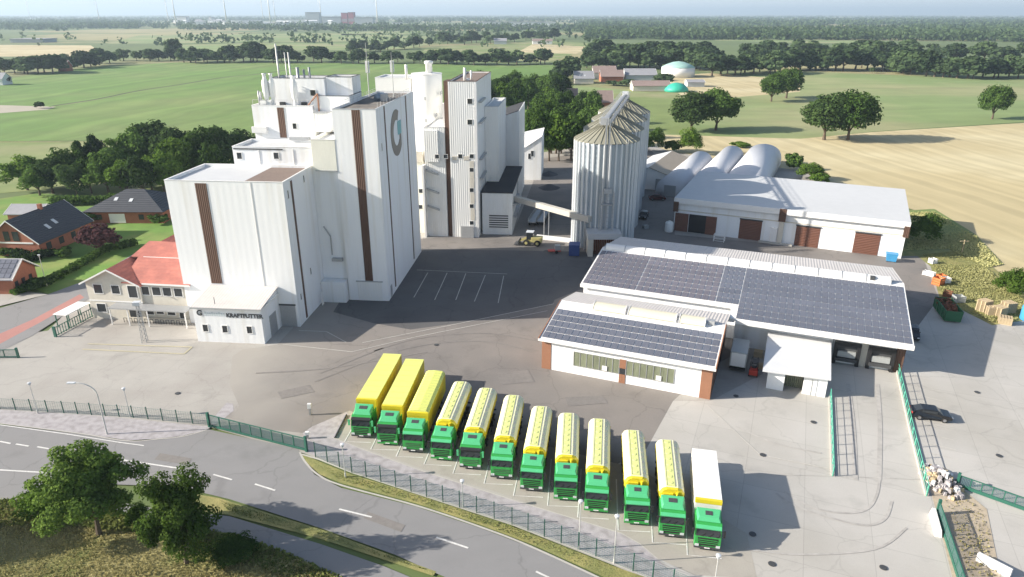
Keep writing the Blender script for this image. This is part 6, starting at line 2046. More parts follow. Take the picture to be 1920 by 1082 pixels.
# ---------------------------------------------------------------- trees
def quads_mesh(name, P, N, S, tint, mat, aspect=1.0):
    """many small leaf-clump faces: centres P, normals N, half sizes S"""
    n = len(P)
    rs = np.random.RandomState(n)
    up = rs.normal(size=(n, 3))
    T = np.cross(N, up)
    T /= np.linalg.norm(T, axis=1)[:, None] + 1e-9
    B = np.cross(N, T)
    S = S[:, None]
    j = lambda: 1 + rs.uniform(-.35, .35, (n, 1))
    V = np.stack([P - T * S * j() - B * S * aspect * j(), P + T * S * j() - B * S * aspect * j(), P + T * S * j() + B * S * aspect * j(), P - T * S * j() + B * S * aspect * j()], 1).reshape(-1, 3)
    me = bpy.data.meshes.new(name)
    me.vertices.add(n * 4)
    me.vertices.foreach_set('co', V.astype(np.float32).ravel())
    me.loops.add(n * 4)
    me.loops.foreach_set('vertex_index', np.arange(n * 4, dtype=np.int32))
    me.polygons.add(n)
    me.polygons.foreach_set('loop_start', np.arange(0, n * 4, 4, dtype=np.int32))
    me.polygons.foreach_set('loop_total', np.full(n, 4, dtype=np.int32))
    a = me.attributes.new('tint', 'FLOAT', 'FACE')
    a.data.foreach_set('value', np.clip(tint, 0, 1).astype(np.float32))
    me.materials.append(MATS[mat])
    me.update(calc_edges=True)
    return me
def crown_points(n, rx, z0, z1, clumps, seed, rough=.35, extra=(), shape=.55, cr=1.0):
    rs = np.random.RandomState(seed)
    cz, rz = (z0 + z1) / 2, (z1 - z0) / 2
    C, CR = [], []
    for i in range(clumps):
        d = rs.normal(size=3)
        d /= np.linalg.norm(d)
        if d[2] < -.55: d[2] *= -.5
        r = rs.uniform(.35, 1.0) ** shape
        k = 1 + rs.uniform(-rough, rough * .5)
        C.append((d[0] * rx * r * k * .82, d[1] * rx * r * k * .82, cz + d[2] * rz * r * k * .82))
        CR.append(rs.uniform(.2, .38) * min(rx, rz) * cr)
    for e in extra:
        C.append(e[:3]); CR.append(e[3])
    C, CR = np.array(C), np.array(CR)
    w = CR ** 2
    idx = rs.choice(len(C), n, p=w / w.sum())
    d = rs.normal(size=(n, 3))
    d /= np.linalg.norm(d, axis=1)[:, None]
    rad = rs.uniform(.25, 1.0, n) ** .45
    P = C[idx] + d * (CR[idx] * rad)[:, None] * np.array([1.12, 1.12, .85])
    out = P - np.array([0, 0, cz])
    out /= np.linalg.norm(out, axis=1)[:, None] + 1e-9
    N = d * .7 + out * .35 + rs.normal(size=(n, 3)) * .55 + np.array([0, 0, .3])
    N /= np.linalg.norm(N, axis=1)[:, None]
    ct = rs.uniform(0, 1, len(C))
    tint = ct[idx] * .55 + rs.uniform(0, 1, n) * .45
    return P, N, tint, rs
def trunk_mb(h, r, top, seed, limbs=5, spread=2.0):
    rs = random.Random(seed)
    m = MB()
    m.tube((0, 0, -.1), (.05, .05, h * .5), r * 1.15, r * .85, 8).tube((.05, .05, h * .5), (.1, 0, h), r * .85, r * .6, 8)
    m.tube((.1, 0, h), (.15, .1, top), r * .6, r * .15, 6)
    for i in range(limbs):
        a = 2 * math.pi * i / limbs + rs.uniform(-.4, .4)
        z = h * rs.uniform(.7, 1.05)
        l = spread * rs.uniform(.7, 1.2)
        e = (math.cos(a) * l, math.sin(a) * l, z + (top - h) * rs.uniform(.35, .75))
        mid = (e[0] * .5, e[1] * .5, z + (e[2] - z) * .65)
        m.tube((.08, 0, z), mid, r * .42, r * .28, 6).tube(mid, e, r * .28, r * .08, 5)
    return m
SPEC = {}
def tree_kind(key, n, rx, z0, z1, clumps, leaf, mat, seed, trunk=(2.6, .26), rough=.35, extra=(), shape=.55, cr=1.0):
    P, N, t, rs = crown_points(n, rx, z0, z1, clumps, seed, rough, extra, shape, cr)
    me = quads_mesh('crown', P, N, rs.uniform(.6, 1.3, n) * leaf, t, mat)
    tm = None
    if trunk:
        o = trunk_mb(trunk[0], trunk[1], z0 + (z1 - z0) * .7, seed, 6, rx * .55).build('trunk', 'bark')
        tm = o.data
        bpy.data.objects.remove(o)
    SPEC[key] = (me, tm, 2 * rx, z1)
# nominal trees, 10 m tall
for k in range(3):
    tree_kind('broad%d' % k, 5200, 4.7, .5, 10, 60 + 6 * k, .19, 'leaf_mid', 11 + k, (2.4, .3))
    tree_kind('dark%d' % k, 5000, 4.4, .4, 10, 58 + 4 * k, .19, 'leaf_dark', 21 + k, (2.2, .28))
    tree_kind('tall%d' % k, 4200, 3.0, .5, 10, 50 + 4 * k, .19, 'leaf_mid', 31 + k, (2.0, .24))
    tree_kind('bright%d' % k, 4600, 4.2, .4, 10, 54 + 4 * k, .19, 'leaf_bright', 41 + k, (2.0, .24))
    tree_kind('far%d' % k, 1100, 4.6, -.6, 10, 34, .46, 'leaf_far', 51 + k, (2.2, .3), rough=.3)
    tree_kind('farb%d' % k, 950, 4.0, -.8, 10, 30, .46, 'leaf_far', 61 + k, (2.0, .3), rough=.3)
    tree_kind('bush%d' % k, 2200, 5.6, .0, 10, 34, .38, 'leaf_bright', 71 + k, None, rough=.3)
    tree_kind('dbush%d' % k, 2200, 5.6, .0, 10, 34, .38, 'leaf_mid', 81 + k, None, rough=.3)
for k in range(3):
    tree_kind('full%d' % k, 9000, 5.2, .5, 10, 110 + 10 * k, .17, 'leaf_dark' if k == 1 else 'leaf_mid', 111 + k, (1.8, .34), rough=.16, shape=.42)
tree_kind('purple0', 2800, 4.6, 1.2, 10, 40, .26, 'leaf_purple', 91, (2.0, .24))
tree_kind('fgbush0', 9000, 5.6, .0, 10, 60, .15, 'leaf_mid', 121, None, rough=.35)
tree_kind('fgbush1', 9000, 5.6, .0, 10, 60, .15, 'leaf_bright', 122, None, rough=.35)
tree_kind('fg0', 27000, 3.9, 1.0, 10, 96, .085, 'leaf_fg', 101, (2.2, .26), rough=.55, cr=.72,
          extra=((3.7, .6, 6.3, .9), (4.6, .3, 6.1, .8), (-3.6, -.2, 6.4, .8), (-4.4, 0, 6.2, .5), (-1.6, .3, 8.9, .8), (.3, 0, 9.3, 1.0), (1.6, .3, 8.9, .7), (-3.0, -1.5, 3.0, 1.2), (2.6, -.8, 3.6, 1.1), (.9, 0, 9.6, .6)), shape=.8)
tree_kind('fg1', 24000, 3.7, .6, 9.6, 86, .085, 'leaf_fgb', 102, (2.0, .22), rough=.4, cr=.78,
          extra=((-2.0, 0, 8.6, 1.1), (1.7, .2, 8.8, 1.2), (2.9, .3, 7.6, .9), (3.0, -.4, 4.3, 1.2), (-2.9, -.3, 5.2, 1.1), (0, -1.5, 2.6, 1.3), (1.5, -1.2, 1.4, 1.0)), shape=.75)
TREES = [0]
def tree(key, x, y, h, label, group=None, width=None, rot=None, name='tree', cat='tree', parts=True):
    me, tm, w0, h0 = SPEC[key]
    sz = h / h0
    sx = (width / w0) if width else sz
    t = thing(name, label, cat, (x, y, 0), 0, group)
    t.rotation_euler = (0, 0, rot if rot is not None else random.uniform(0, 6.28))
    t.scale = (sx, sx, sz)
    if parts or tm is None:
        c = bpy.data.objects.new('crown', me)
        COL.objects.link(c)
        c.parent = t
        if tm is not None:
            k = bpy.data.objects.new('trunk', tm)
            COL.objects.link(k)
            k.parent = t
    TREES[0] += 1
    return t
def px_tree(key, px, py, top, label, group=None, wpx=None, **k):
    g_ = G(px, py)
    h = height_of((px, py), (px, top))
    w = None
    if wpx:
        dep = g_[1] * _c + CAM_H * _s
        w = wpx * dep / _F
    return tree(key, g_[0], g_[1], h, label, group, w, **k)
# foreground pair
px_tree('fg0', 186, 1002, 830, 'ragged dark green tree beside the road, the larger of the two foreground trees', None, 158, rot=.2)
px_tree('fg1', 350, 1056, 884, 'bushy bright green tree beside the road, the smaller of the two foreground trees', None, 128, rot=.5)
px_tree('broad0', -215, 1035, 900, 'roadside tree just past the left edge of the foreground grass', None, 150)
px_tree('fgbush0', 440, 1046, 1016, 'low dark bush under the smaller foreground tree beside the cycle path', None, 95, name='bush', cat='bush')
px_tree('fgbush1', 90, 965, 920, 'low green bush at the left foot of the ragged foreground tree', None, 110, name='bush', cat='bush')
px_tree('fgbush1', 262, 985, 945, 'small pale bush in the gap between the two foreground trees', None, 50, name='bush', cat='bush')
# grove behind the brick houses
GL = {'bright': 'bright green tree in the grove behind the brick houses', 'dark': 'dark green tree in the grove behind the brick houses', 'broad': 'rounded mid green tree in the grove behind the brick houses', 'tall': 'slim mid green tree in the grove behind the brick houses'}
rr = random.Random(12)
for i, (k, px, py, top, w) in enumerate((('bright', 52, 356, 288, 78), ('dark', 100, 362, 292, 70), ('broad', 128, 352, 278, 70), ('tall', 158, 345, 262, 44), ('dark', 190, 340, 246, 44), ('broad', 205, 365, 282, 80),
        ('bright', 240, 368, 296, 66), ('tall', 225, 352, 262, 50), ('dark', 292, 318, 214, 105), ('broad', 262, 335, 240, 75), ('dark', 330, 335, 232, 80), ('bright', 345, 352, 252, 80), ('broad', 385, 340, 238, 85),
        ('dark', 420, 330, 230, 85), ('dark', 460, 318, 232, 80), ('bright', 310, 365, 280, 70), ('dark', 270, 372, 286, 64), ('broad', 405, 352, 270, 70), ('bright', 372, 352, 275, 60), ('tall', 172, 362, 282, 42),
        ('broad', 75, 366, 310, 60), ('dark', 145, 368, 300, 54), ('broad', 440, 322, 250, 70), ('dark', 355, 318, 232, 64), ('bright', 285, 356, 288, 60))):
    px_tree(k + str(i % 3), px, py, top, GL[k], 'trees behind the brick houses', w)
px_tree('purple0', 190, 473, 418, 'purple leaved tree on the lawn in front of the big slate roof', None, 78)
px_tree('dbush1', 75, 203, 190, 'lone round bush on the meadow beside the field track', None, 20, name='bush', cat='bush')
for i, (px, py, top, w, l) in enumerate(((120, 480, 462, 34, 'small round bush on the lawn left of the purple tree'), (235, 395, 375, 50, 'dark bush beside the hipped bungalow'), (165, 418, 396, 60, 'dark bush between the slate roofed house and the bungalow'),
                                         (20, 478, 462, 40, 'dark bush at the front wall of the slate roofed house'), (298, 418, 400, 40, 'dark bush between the hipped bungalow and the mill'), (70, 545, 520, 44, 'dark bush at the corner of the solar roofed brick house'))):
    px_tree('dbush%d' % (i % 3), px, py, top, l, None, w, name='bush', cat='bush')
def hedge(label, pix, w, h, mat, n, seed):
    pts = [Vector(G(*p)) for p in pix]
    rs = np.random.RandomState(seed)
    P = []
    segs = list(zip(pts, pts[1:]))
    tot = sum((b - a).length for a, b in segs)
    for a, b in segs:
        k = int(n * (b - a).length / tot)
        f = rs.uniform(0, 1, k)[:, None]
        q = np.array(a)[None] * (1 - f) + np.array(b)[None] * f
        hh = h * (.75 + .4 * np.abs(np.sin(q[:, 0] * 1.3) * np.cos(q[:, 1] * .9)))
        z = rs.uniform(0, 1, k) ** .6 * hh
        q = q + rs.normal(size=(k, 2)) * w * .4
        P.append(np.column_stack([q, z]))
    P = np.concatenate(P)
    o0 = np.array([pts[0].x, pts[0].y, 0])
    N = rs.normal(size=P.shape) + np.array([0, 0, .6])
    N /= np.linalg.norm(N, axis=1)[:, None]
    me = quads_mesh('hedge', P - o0, N, rs.uniform(.12, .3, len(P)), rs.uniform(0, 1, len(P)), mat)
    o = bpy.data.objects.new('hedge', me)
    COL.objects.link(o)
    o.location = o0
    return tag(o, label, 'hedge')
hedge('clipped dark hedge along the side road beside the lawns', [(30, 552), (85, 535), (140, 505), (200, 470), (255, 460)], .9, 1.3, 'leaf_mid', 4200, 3)
hedge('low bushy hedge behind the solar roofed brick house', [(0, 470), (60, 490), (100, 478)], 1.2, 1.6, 'leaf_dark', 1800, 4)
hedge('loose hedge beyond the lawn at the foot of the grove', [(100, 385), (190, 382), (250, 372)], 1.6, 2.0, 'leaf_mid', 2600, 5)
# grove between the mill and the silos
for i in range(52):
    k = ('full', 'dark', 'broad', 'full', 'broad', 'bright')[i % 6]
    row = i / 51
    px = 905 + (1118 - 905) * rr.random()
    py = 190 + 112 * (i % 9) / 8
    if py > 240: px = 1005 + (px - 905) * .55
    if py < 215: px = 880 + (px - 905) * .8
    h = rr.uniform(13, 17.5)
    g_ = G(px, py)
    tree(k + str(i % 3), g_[0], g_[1], h, {'full': 'big full dark green tree in the grove between the mill and the silos', 'broad': 'rounded mid green tree in the grove between the mill and the silos', 'dark': 'dark green tree in the grove between the mill and the silos', 'tall': 'slim mid green tree in the grove between the mill and the silos', 'bright': 'bright green tree in the grove between the mill and the silos'}[k], 'trees between the mill and the silos', rr.uniform(9, 13))
for i in range(16):
    g_ = G(895 + 165 * (i + rr.random()) / 16, 178 + 30 * rr.random())
    tree(('full', 'broad', 'dark')[i % 3] + str(i % 3), g_[0], g_[1], rr.uniform(13, 17), 'dark tree at the far end of the grove beyond the mill', 'far end of the grove', rr.uniform(11, 15))
# solitary field trees and bushes
for k, px, py, top, w, l in (('full1', 1296, 246, 168, 90, 'left one of two merged dark trees standing behind the white tents'), ('full0', 1342, 244, 160, 84, 'right one of two merged dark trees standing behind the white tents'),
                             ('full1', 1545, 262, 172, 96, 'left half of the big double tree on the edge of the stubble field'), ('full2', 1590, 262, 165, 96, 'right half of the big double tree on the edge of the stubble field'),
                             ('full0', 1446, 190, 134, 52, 'left one of two trees between the pale fields'), ('full2', 1474, 184, 124, 60, 'right one of two trees between the pale fields'),
                             ('full2', 1860, 223, 155, 56, 'lone slender tree far right on the pale field'),
                             ('fgbush0', 1228, 284, 240, 42, 'green shrubby tree just right of the corrugated silos'), ('fgbush1', 1294, 288, 238, 50, 'bright green shrubby tree left of the white tents')):
    px_tree(k, px, py, top, l, None, w)
for k, px, py, top, w, l in (('fgbush1', 1520, 336, 304, 58, 'bright green bush right of the white tents'), ('dbush1', 1486, 318, 286, 38, 'dark bush close against the widest white tent'), ('bush1', 1535, 344, 324, 44, 'low green bush at the foot of the brighter bush by the tents'),
                             ('bush2', 1388, 275, 265, 40, 'bush peeping over the tops of the white tents'), ('fgbush1', 1900, 552, 502, 78, 'big round green bush at the right edge by the stubble field'), ('dbush2', 1260, 285, 262, 34, 'small bush between the two shrubby trees left of the tents'),
                             ('fgbush0', 1730, 455, 400, 66, 'grey green shrub at the right end of the white warehouse')):
    px_tree(k, px, py, top, l, None, w, name='bush', cat='bush')
# tree lines
def tree_line(pix, n, hpx, keys, label, group, jitter=3, seed=1, wide=1.35):
    r_ = random.Random(seed)
    for i in range(n):
        f = (i + r_.uniform(-.35, .35)) / max(1, n - 1) * (len(pix) - 1)
        f = min(max(f, 0), len(pix) - 1.001)
        a, b = pix[int(f)], pix[int(f) + 1]
        t_ = f - int(f)
        px, py = a[0] + (b[0] - a[0]) * t_, a[1] + (b[1] - a[1]) * t_ + r_.uniform(-jitter, jitter)
        h_ = hpx * r_.uniform(.75, 1.15)
        g_ = G(px, py)
        dep = g_[1] * _c + CAM_H * _s
        h = h_ * dep / _F
        tree(r_.choice(keys), g_[0], g_[1], h, label, group, h * r_.uniform(.75, 1.05) * wide)
FK = ['far0', 'far1', 'far2', 'farb0', 'farb1', 'farb2']
tree_line([(655, 118), (800, 117), (900, 121), (1028, 120)], 20, 27, FK, 'dark tree in the hedgerow beyond the meadow behind the mill', 'hedgerow beyond the mill', 2, 2)
tree_line([(345, 117), (460, 116), (640, 117)], 20, 29, FK, 'dark tree in the hedgerow beyond the meadow left of the mill', 'hedgerow left of the mill', 2, 3)
tree_line([(0, 138), (60, 140), (120, 132), (190, 122)], 14, 33, FK, 'dark tree in the far left hedgerow round the pink farmhouse', 'far left hedgerow', 3, 4)
tree_line([(190, 118), (260, 113), (335, 112)], 10, 23, FK, 'low dark tree in the far hedgerow along the meadow edge', 'hedgerow along the meadow edge', 2, 5)
px_tree('far0', 327, 112, 70, 'tall rounded tree rising above the far hedgerow on the left', None, 40)
px_tree('far1', 938, 116, 88, 'big round tree rising above the hedgerow behind the mill', None, 46)
px_tree('far2', 475, 116, 72, 'broad tree rising above the hedgerow left of the mill', None, 50)
tree_line([(655, 98), (720, 96), (805, 86)], 12, 20, FK, 'small dark tree in the second hedgerow beyond the meadow', 'second hedgerow', 2, 6)
tree_line([(830, 82), (930, 80), (1040, 76)], 16, 20, FK, 'distant dark tree in the wood behind the scattered farm buildings', 'wood behind the scattered buildings', 3, 7)
tree_line([(1045, 156), (1062, 146), (1075, 136)], 6, 38, FK, 'dark tree at the left of the brown roofed farm', 'trees left of the farm', 3, 8, 1.2)
tree_line([(1100, 128), (1200, 126), (1330, 130)], 20, 40, FK, 'dark tree in the wood right behind the brown roofed farm', 'wood behind the farm', 3, 9)
tree_line([(1110, 112), (1240, 112), (1340, 116)], 20, 34, FK, 'dark tree deeper in the wood behind the brown roofed farm', 'deeper wood behind the farm', 4, 10)
tree_line([(1335, 142), (1420, 138), (1500, 132)], 14, 40, FK, 'tree in the wood edge behind the pale field right of the farm', 'wood edge right of the farm', 3, 11)
tree_line([(1500, 131), (1620, 130), (1720, 134)], 18, 42, FK, 'tree in the wood edge along the far side of the pale field', 'wood edge along the pale field', 3, 12)
tree_line([(1690, 136), (1800, 146), (1925, 146)], 16, 44, FK, 'tree in the far right wood edge behind the red cattle', 'far right wood edge', 3, 13)
tree_line([(1400, 112), (1600, 110), (1925, 114)], 26, 34, FK, 'tree in the second rank of the wood behind the pale field', 'second rank of the right wood', 5, 14)
for i, (px, py, top, w, l) in enumerate(((1175, 162, 148, 44, 'light green bush in front of the brown barn'), (1150, 160, 150, 30, 'low bush at the corner of the grey farmhouse'), (1243, 158, 135, 42, 'round dark tree in front of the white farm tank'), (1635, 137, 126, 14, 'small round bush at the edge of the right wood'), (1692, 138, 116, 34, 'round bush tree standing clear of the right wood edge'), (10, 158, 140, 24, 'dark bush at the left edge of the meadow'))):
    px_tree('far%d' % (i % 3), px, py, top, l, None, w)

# far woodland: nobody could count it, one object of leaf clumps
rs = np.random.RandomState(77)
def field_mask(x, y, seed):
    r_ = np.random.RandomState(seed)
    v = np.zeros_like(x)
    for i in range(9):
        a = r_.uniform(0, 3.14); wl = r_.uniform(260, 1500)
        v += np.sin((x * np.cos(a) * .55 + y * np.sin(a)) * 2 * np.pi / wl + r_.uniform(0, 6.28)) * (wl / 900) ** .3
    return v
n = 34000
q = rs.uniform(0, 1, n)
dist = 1080 / (1 - q * (1 - 1080 / 12000.0))
ang = rs.uniform(-.72, .72, n)
x, y = dist * np.tan(ang), dist * (1 + rs.uniform(-.02, .02, n))
keep = (field_mask(x, y, 5) > -1.0) & ~((y > 2300) & (y < 4800) & (x / y > -.50) & (x / y < .09) & (rs.uniform(0, 1, n) > .15)) & ~((y < 2200) & (x / y < .10) & ~((np.abs(((y + 40 * np.sin(x / 170)) / 270) % 1 - .5) < .075) & (field_mask(x * 1.7, y * .3, 9) > -.9)) & (rs.uniform(0, 1, n) > .03)) & ~((y < 1900) & (x < -60) & (x > -900) & (rs.uniform(0, 1, n) > .25))
x, y = x[keep], y[keep]
P, S_, T_ = [], [], []
for k in range(9):
    sc_ = np.clip(y / 1700, 1, 3.2)
    hgt = 13 * rs.uniform(.7, 1.25, len(x))
    P.append(np.column_stack([x + rs.normal(0, 3.4, len(x)) * sc_, y + rs.normal(0, 3.4, len(x)) * sc_, hgt * rs.uniform(.12, 1.0, len(x))]))
    S_.append(rs.uniform(1.5, 3.2, len(x)) * np.clip(sc_, 1, 2.2))
    T_.append(rs.uniform(0, 1, len(x)))
P = np.concatenate(P); S_ = np.concatenate(S_); T_ = np.concatenate(T_)
N = rs.normal(size=P.shape) + np.array([0, -.35, .8]); N /= np.linalg.norm(N, axis=1)[:, None]
o = bpy.data.objects.new('far_woodland', quads_mesh('far_woodland', P, N, S_, T_, 'leaf_far', .7))
COL.objects.link(o)
tag(o, 'hazy blue green woodland and hedges filling the plain up to the horizon', 'woodland', None, 'stuff')

# grass tufts: uncountable, one object per patch
def tufts(name, label, pix, n, size, mat, seed):
    poly = [G(*p) for p in pix]
    xs, ys = [p[0] for p in poly], [p[1] for p in poly]
    rs = np.random.RandomState(seed)
    x = rs.uniform(min(xs), max(xs), n * 3); y = rs.uniform(min(ys), max(ys), n * 3)
    ins = np.zeros(len(x), bool)
    j = len(poly) - 1
    for i in range(len(poly)):
        xi, yi, xj, yj = *poly[i], *poly[j]
        c = ((yi > y) != (yj > y)) & (x < (xj - xi) * (y - yi) / (yj - yi + 1e-12) + xi)
        ins ^= c
        j = i
    x, y = x[ins][:n], y[ins][:n]
    k = len(x)
    m = field_mask(x * 60, y * 60, seed) / 4
    s = rs.uniform(.4, 1.2, k) * size * np.clip(1 + .5 * m, .4, 1.8)
    P = np.column_stack([x, y, s * .55 + .06])
    N = rs.normal(size=(k, 3)) * np.array([1, 1, .5]); N /= np.linalg.norm(N, axis=1)[:, None]
    o = bpy.data.objects.new(name, quads_mesh(name, P, N, s * .55, rs.uniform(0, 1, k) * .6 + .2 * np.clip(m + .5, 0, 1), mat, .8))
    COL.objects.link(o)
    tag(o, label, 'grass', None, 'stuff')
tufts('grass', 'dry straw coloured grass on the bank below the foreground trees', [(-60, 950), (0, 945), (100, 940), (250, 980), (430, 1004), (560, 1050), (650, 1094), (700, 1130), (-80, 1130)], 26000, .13, 'leaf_straw', 1)
tufts('grass', 'green grass along the near side of the cycle path', [(-60, 940), (0, 940), (110, 935), (260, 972), (430, 1000), (560, 1046), (650, 1088), (700, 1110), (560, 1090), (400, 1040), (260, 1000), (100, 985), (-60, 990)], 9000, .26, 'leaf_grass', 2)
tufts('grass', 'mown grass verge between the road and the truck fence', [(570, 860), (600, 872), (660, 893), (800, 936), (960, 988), (1151, 1062), (1220, 1090), (1150, 1086), (1000, 1020), (900, 981), (780, 941), (640, 902)], 14000, .06, 'leaf_grass', 3)
tufts('grass', 'narrow grass strip between the road and the cycle path', [(410, 938), (600, 996), (740, 1047), (812, 1074), (745, 1054), (600, 1006), (430, 962)], 7000, .07, 'leaf_grass', 4)
tufts('grass', 'tall pale weeds between the warehouse corner and the scrap heap', [(1730, 478), (1800, 470), (1850, 505), (1925, 565), (1925, 598), (1860, 606), (1800, 578), (1768, 556), (1750, 500)], 16000, .17, 'leaf_bank', 5)
tufts('grass', 'low pale weeds filling the outline of the warehouse shadow on the grass', [(1705, 400), (1750, 396), (1830, 445), (1880, 496), (1850, 503), (1780, 468), (1700, 470)], 9000, .2, 'leaf_bank', 6)  # tufts fill the shape of the warehouse's shadow, no nettle bed
tufts('grass', 'dead stalks in the planting bed by the lower right gates', [(1768, 930), (1795, 925), (1845, 960), (1870, 1082), (1815, 1082), (1790, 1000)], 450, .13, 'leaf_straw', 7)

# ---------------------------------------------------------------- farm beyond the silos
def barn_at(name, label, x0, x1, base, depth, ze, zr, wall, roof, **k):
    a, b = Vector(G(x0, base)), Vector(G(x1, base))
    n = Vector((0, 1))
    return house(name, label, a + n * depth / 2, b + n * depth / 2, a, zr, ze, wall, roof, over=.4, **k)
barn_at('farmhouse', 'grey roofed farmhouse with white dormers at the left of the distant farm', 1076, 1114, 157, 12, 3.4, 8.2, 'plaster', 'roof_grey', skylights=((.3, .6), (.55, .6)))
barn_at('barn', 'brown roofed barn directly right of the grey farmhouse', 1112, 1156, 148, 16, 4.5, 9, 'plaster', 'roof_barn')
barn_at('barn', 'dark brown barn in the middle of the distant farm behind the light bush', 1126, 1170, 154, 14, 3.8, 8, 'brick', 'roof_barn')
barn_at('barn', 'grey roofed barn with a dark opening in the middle of the distant farm', 1172, 1232, 153, 18, 4.5, 8.5, 'far_grey', 'roof_grey')
barn_at('barn', 'long low barn with a dull brown roof in front of the other farm roofs', 1186, 1258, 171, 14, 3.2, 6, 'plaster', 'roof_barn')
barn_at('cottage', 'small reddish roof peeping out of the grove, nearer the mill', 1054, 1084, 198, 11, 3, 8.5, 'brick', 'roof_barn')
barn_at('cottage', 'small brown roof just left of the silo peaks', 1120, 1150, 203, 11, 3, 8.5, 'brick', 'roof_barn')
barn_at('farmhouse', 'pinkish farmhouse among the trees of the far left hedgerow', 110, 126, 134, 10, 4, 9, 'brick', 'roof_barn')
barn_at('farmhouse', 'white gabled house at the far left edge of the meadow', -20, 6, 160, 11, 4, 8, 'far_white', 'roof_grey')
b = G(1277, 146)
t = thing('slurry_tank', 'white round tank with a pale green domed cover at the distant farm', 'tank', (b[0], b[1] + 12, 0))
MB().lathe([(12.8, 0), (12.8, 7)], (0, 0), 40).build('shell', 'far_white', t, True)
MB().lathe([(12.9, 7.01), (12.9, 7.2), (9, 9.2), (4.5, 10.8), (.3, 11.4)], (0, 0), 40).build('dome', 'tank_dome', t, True)
b = G(1272, 173)
t = thing('covered_clamp', 'teal green domed cover in front of the white farm tank', 'cover', (b[0], b[1] + 6, 0))
MB().lathe([(7.6, 0), (7.2, 1.8), (5.4, 3.6), (3, 4.8), (.2, 5.3)], (0, 0), 32).build('cover', 'teal_cover', t, True)
barn_at('barn', 'pale sheeted roof right beside the teal domed cover', 1288, 1322, 163, 10, 3, 4.5, 'far_grey', 'roof_grey')
barn_at('barn', 'small grey house among the fields beyond the hedgerow', 926, 950, 83, 16, 5, 9, 'far_grey', 'roof_grey')
barn_at('barn', 'long pale shed on the far pasture right of the small grey house', 998, 1036, 83, 20, 5, 8, 'far_white', 'roof_barn')

# ---------------------------------------------------------------- town and turbines on the horizon
def far_building(label, x0, x1, base, hpx, mat, roof='roof_grey', depth=40):
    a, b = G(x0, base), G(x1, base)
    dep = a[1] * _c + CAM_H * _s
    h = hpx * dep / _F
    t = thing('distant_building', label, 'building', ((a[0] + b[0]) / 2, a[1], 0))
    w = (b[0] - a[0]) / 2
    MB().box(-w, 0, 0, w, depth, h).build('wall', mat, t)
    MB().box(-w - 1, -1, h + .01, w + 1, depth + 1, h + 1.5).build('roof', roof, t)
    m = MB()
    k = 6
    for i in range(k):
        m.box(-w + 2 * w * (i + .2) / k, -.3, h * .25, -w + 2 * w * (i + .7) / k, -.003, h * .5)
    m.build('window', 'far_grey', t)
for a in (('white hall farthest left among the distant town buildings', 333, 350, 44, 12, 'far_white'), ('slim white block beside the second white hall of the town', 393, 398, 44, 11, 'far_white'),
          ('long low white hall behind the wind turbines, left of the mill', 434, 490, 45, 7, 'far_white'), ('long white hall in the middle of the distant town', 520, 575, 44, 7, 'far_white'),
          ('big grey humped plant building on the horizon', 574, 600, 45, 20, 'far_grey'), ('red tower block on the horizon, left part', 641, 652, 46, 20, 'far_red'), ('red tower block on the horizon, right part', 654, 664, 46, 21, 'far_red'),
          ('grey plant hall left of the red tower blocks', 605, 640, 46, 13, 'far_grey'), ('grey plant hall right of the red tower blocks', 665, 700, 46, 12, 'far_grey'), ('white low hall just right of the last turbine', 735, 752, 49, 6, 'far_white'),
          ('very long white hall on the horizon, left part', 888, 940, 49, 7, 'far_white'), ('very long white hall on the horizon, right part', 945, 1042, 50, 8, 'far_white'), ('pale glasshouse strip far left', 20, 112, 52.5, 2, 'far_white'),
          ('pale house row on the right horizon', 1820, 1850, 60, 4, 'far_white'), ('low white barn on the far left stubble', 20, 80, 80, 5, 'far_grey'), ('pale buildings between the distant trees left of the mill', 505, 535, 50, 6, 'far_white')):
    far_building(*a)
r_ = random.Random(31)
for i in range(26):
    p = G(r_.uniform(325, 725), r_.uniform(42.5, 47))
    w, d, h = r_.uniform(9, 26), r_.uniform(10, 16), r_.uniform(7, 15)
    t = thing('distant_building', 'small pale building in the distant town behind the wind turbines', 'building', (p[0], p[1], 0), r_.uniform(-20, 20), 'small pale town buildings')
    MB().box(-w, 0, 0, w, d, h).build('wall', 'far_white', t)
    MB().extrude_x([(-1, h + .01), (d + 1, h + .01), (d / 2, h + 4)], -w - 1, w + 1).build('roof', 'roof_grey' if i % 2 else 'far_white', t)
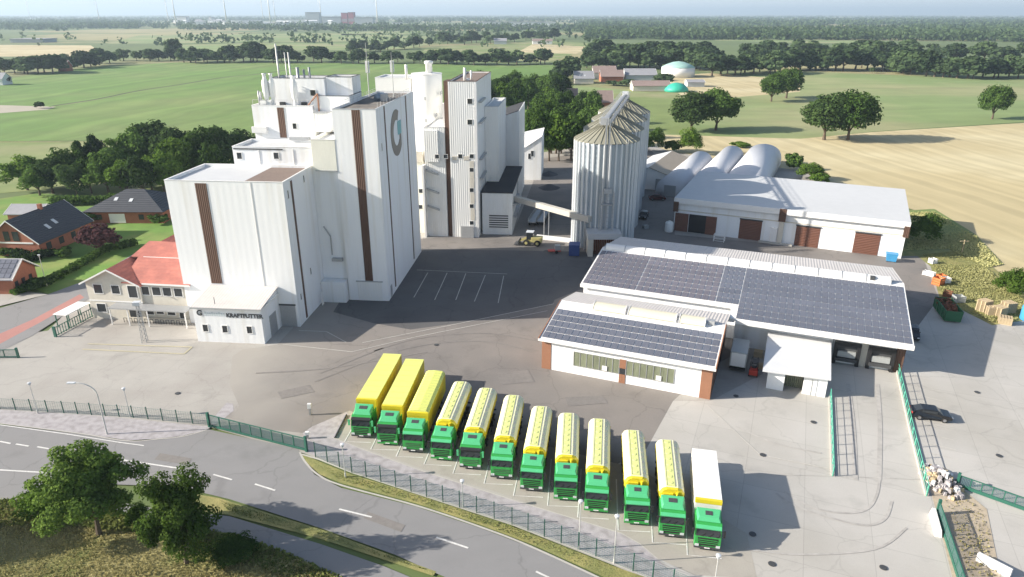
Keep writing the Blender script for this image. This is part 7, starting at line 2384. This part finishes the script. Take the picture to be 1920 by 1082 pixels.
def make_turbine():
    t = thing('wind_turbine', 'x', 'wind turbine', (0, 0, 0), 0, 'wind turbines on the horizon')
    MB().tube((0, 0, 0), (0, 0, 138), 2.6, 1.4, 16).build('tower', 'turbine_white', t, True)
    MB().box(-2, -4, 137, 2, 7, 141).build('nacelle', 'turbine_white', t, bevel=.5)
    MB().tube((0, -6.5, 139), (0, -4, 139), .8, 1.8, 14).build('hub', 'turbine_white', t, True)
    for i in range(3):
        a = R(20 + 120 * i)
        c, s = math.cos(a), math.sin(a)
        m = MB()
        pts = [(0, -.9), (8, -1.9), (20, -1.4), (58, -.15), (58, .15), (20, .9), (8, 1.0), (0, .9)]
        q = [(x * c - z * s, x * s + z * c) for x, z in pts]
        A = [m.pt((x, -5.6, 139 + z)) for x, z in q]; B = [m.pt((x, -5.1, 139 + z)) for x, z in q]
        m.idx(A); m.idx(B[::-1])
        for k in range(8):
            m.idx((A[(k + 1) % 8], A[k], B[k], B[(k + 1) % 8]))
        m.build('blade', 'turbine_white', t)
    return t
tb = make_turbine()
for i, (px, py, l) in enumerate(((57, 36, 'wind turbine farthest left on the horizon'), (187, 41, 'wind turbine standing alone above the left meadow, second from the left'), (316, 40, 'thin wind turbine just left of the first white hall of the town'),
                                 (331, 49, 'nearer wind turbine beside the first white hall of the town'), (426, 49, 'wind turbine between the white town halls left of the mill'), (494, 40, 'left one of three close wind turbines above the mill roof'),
                                 (508, 48, 'middle and nearest of three close wind turbines above the mill roof'), (517, 40, 'right one of three close wind turbines above the mill roof'), (603, 43, 'wind turbine behind the big grey humped plant'), (708, 47, 'wind turbine farthest right, right of the red tower blocks'))):
    o = tb if i == 0 else copy_tree(tb)
    p = G(px, py)
    o.location = (p[0], p[1], 0)
    o.rotation_euler = (0, 0, R(10 + 23 * i % 60 - 30))
    o['label'] = l

# ---------------------------------------------------------------- the air between
hz_ = MB().box(-46000, -450, -1.2, 46000, 60500, 230).build('haze', 'farmland')
hm = bpy.data.materials.new('haze')
hm.use_nodes = True
nt = hm.node_tree
nt.nodes.remove(nt.nodes['Principled BSDF'])
pv = nt.nodes.new('ShaderNodeVolumePrincipled')
pv.inputs['Color'].default_value = (.66, .83, 1.0, 1)
pv.inputs['Density'].default_value = .00013
pv.inputs['Anisotropy'].default_value = .2
nt.links.new(pv.outputs[0], nt.nodes['Material Output'].inputs['Volume'])
hz_.data.materials.clear()
hz_.data.materials.append(hm)
hz_['kind'] = 'stuff'
hz_['label'] = 'thin bluish summer haze over the whole plain'
hz_['category'] = 'haze'
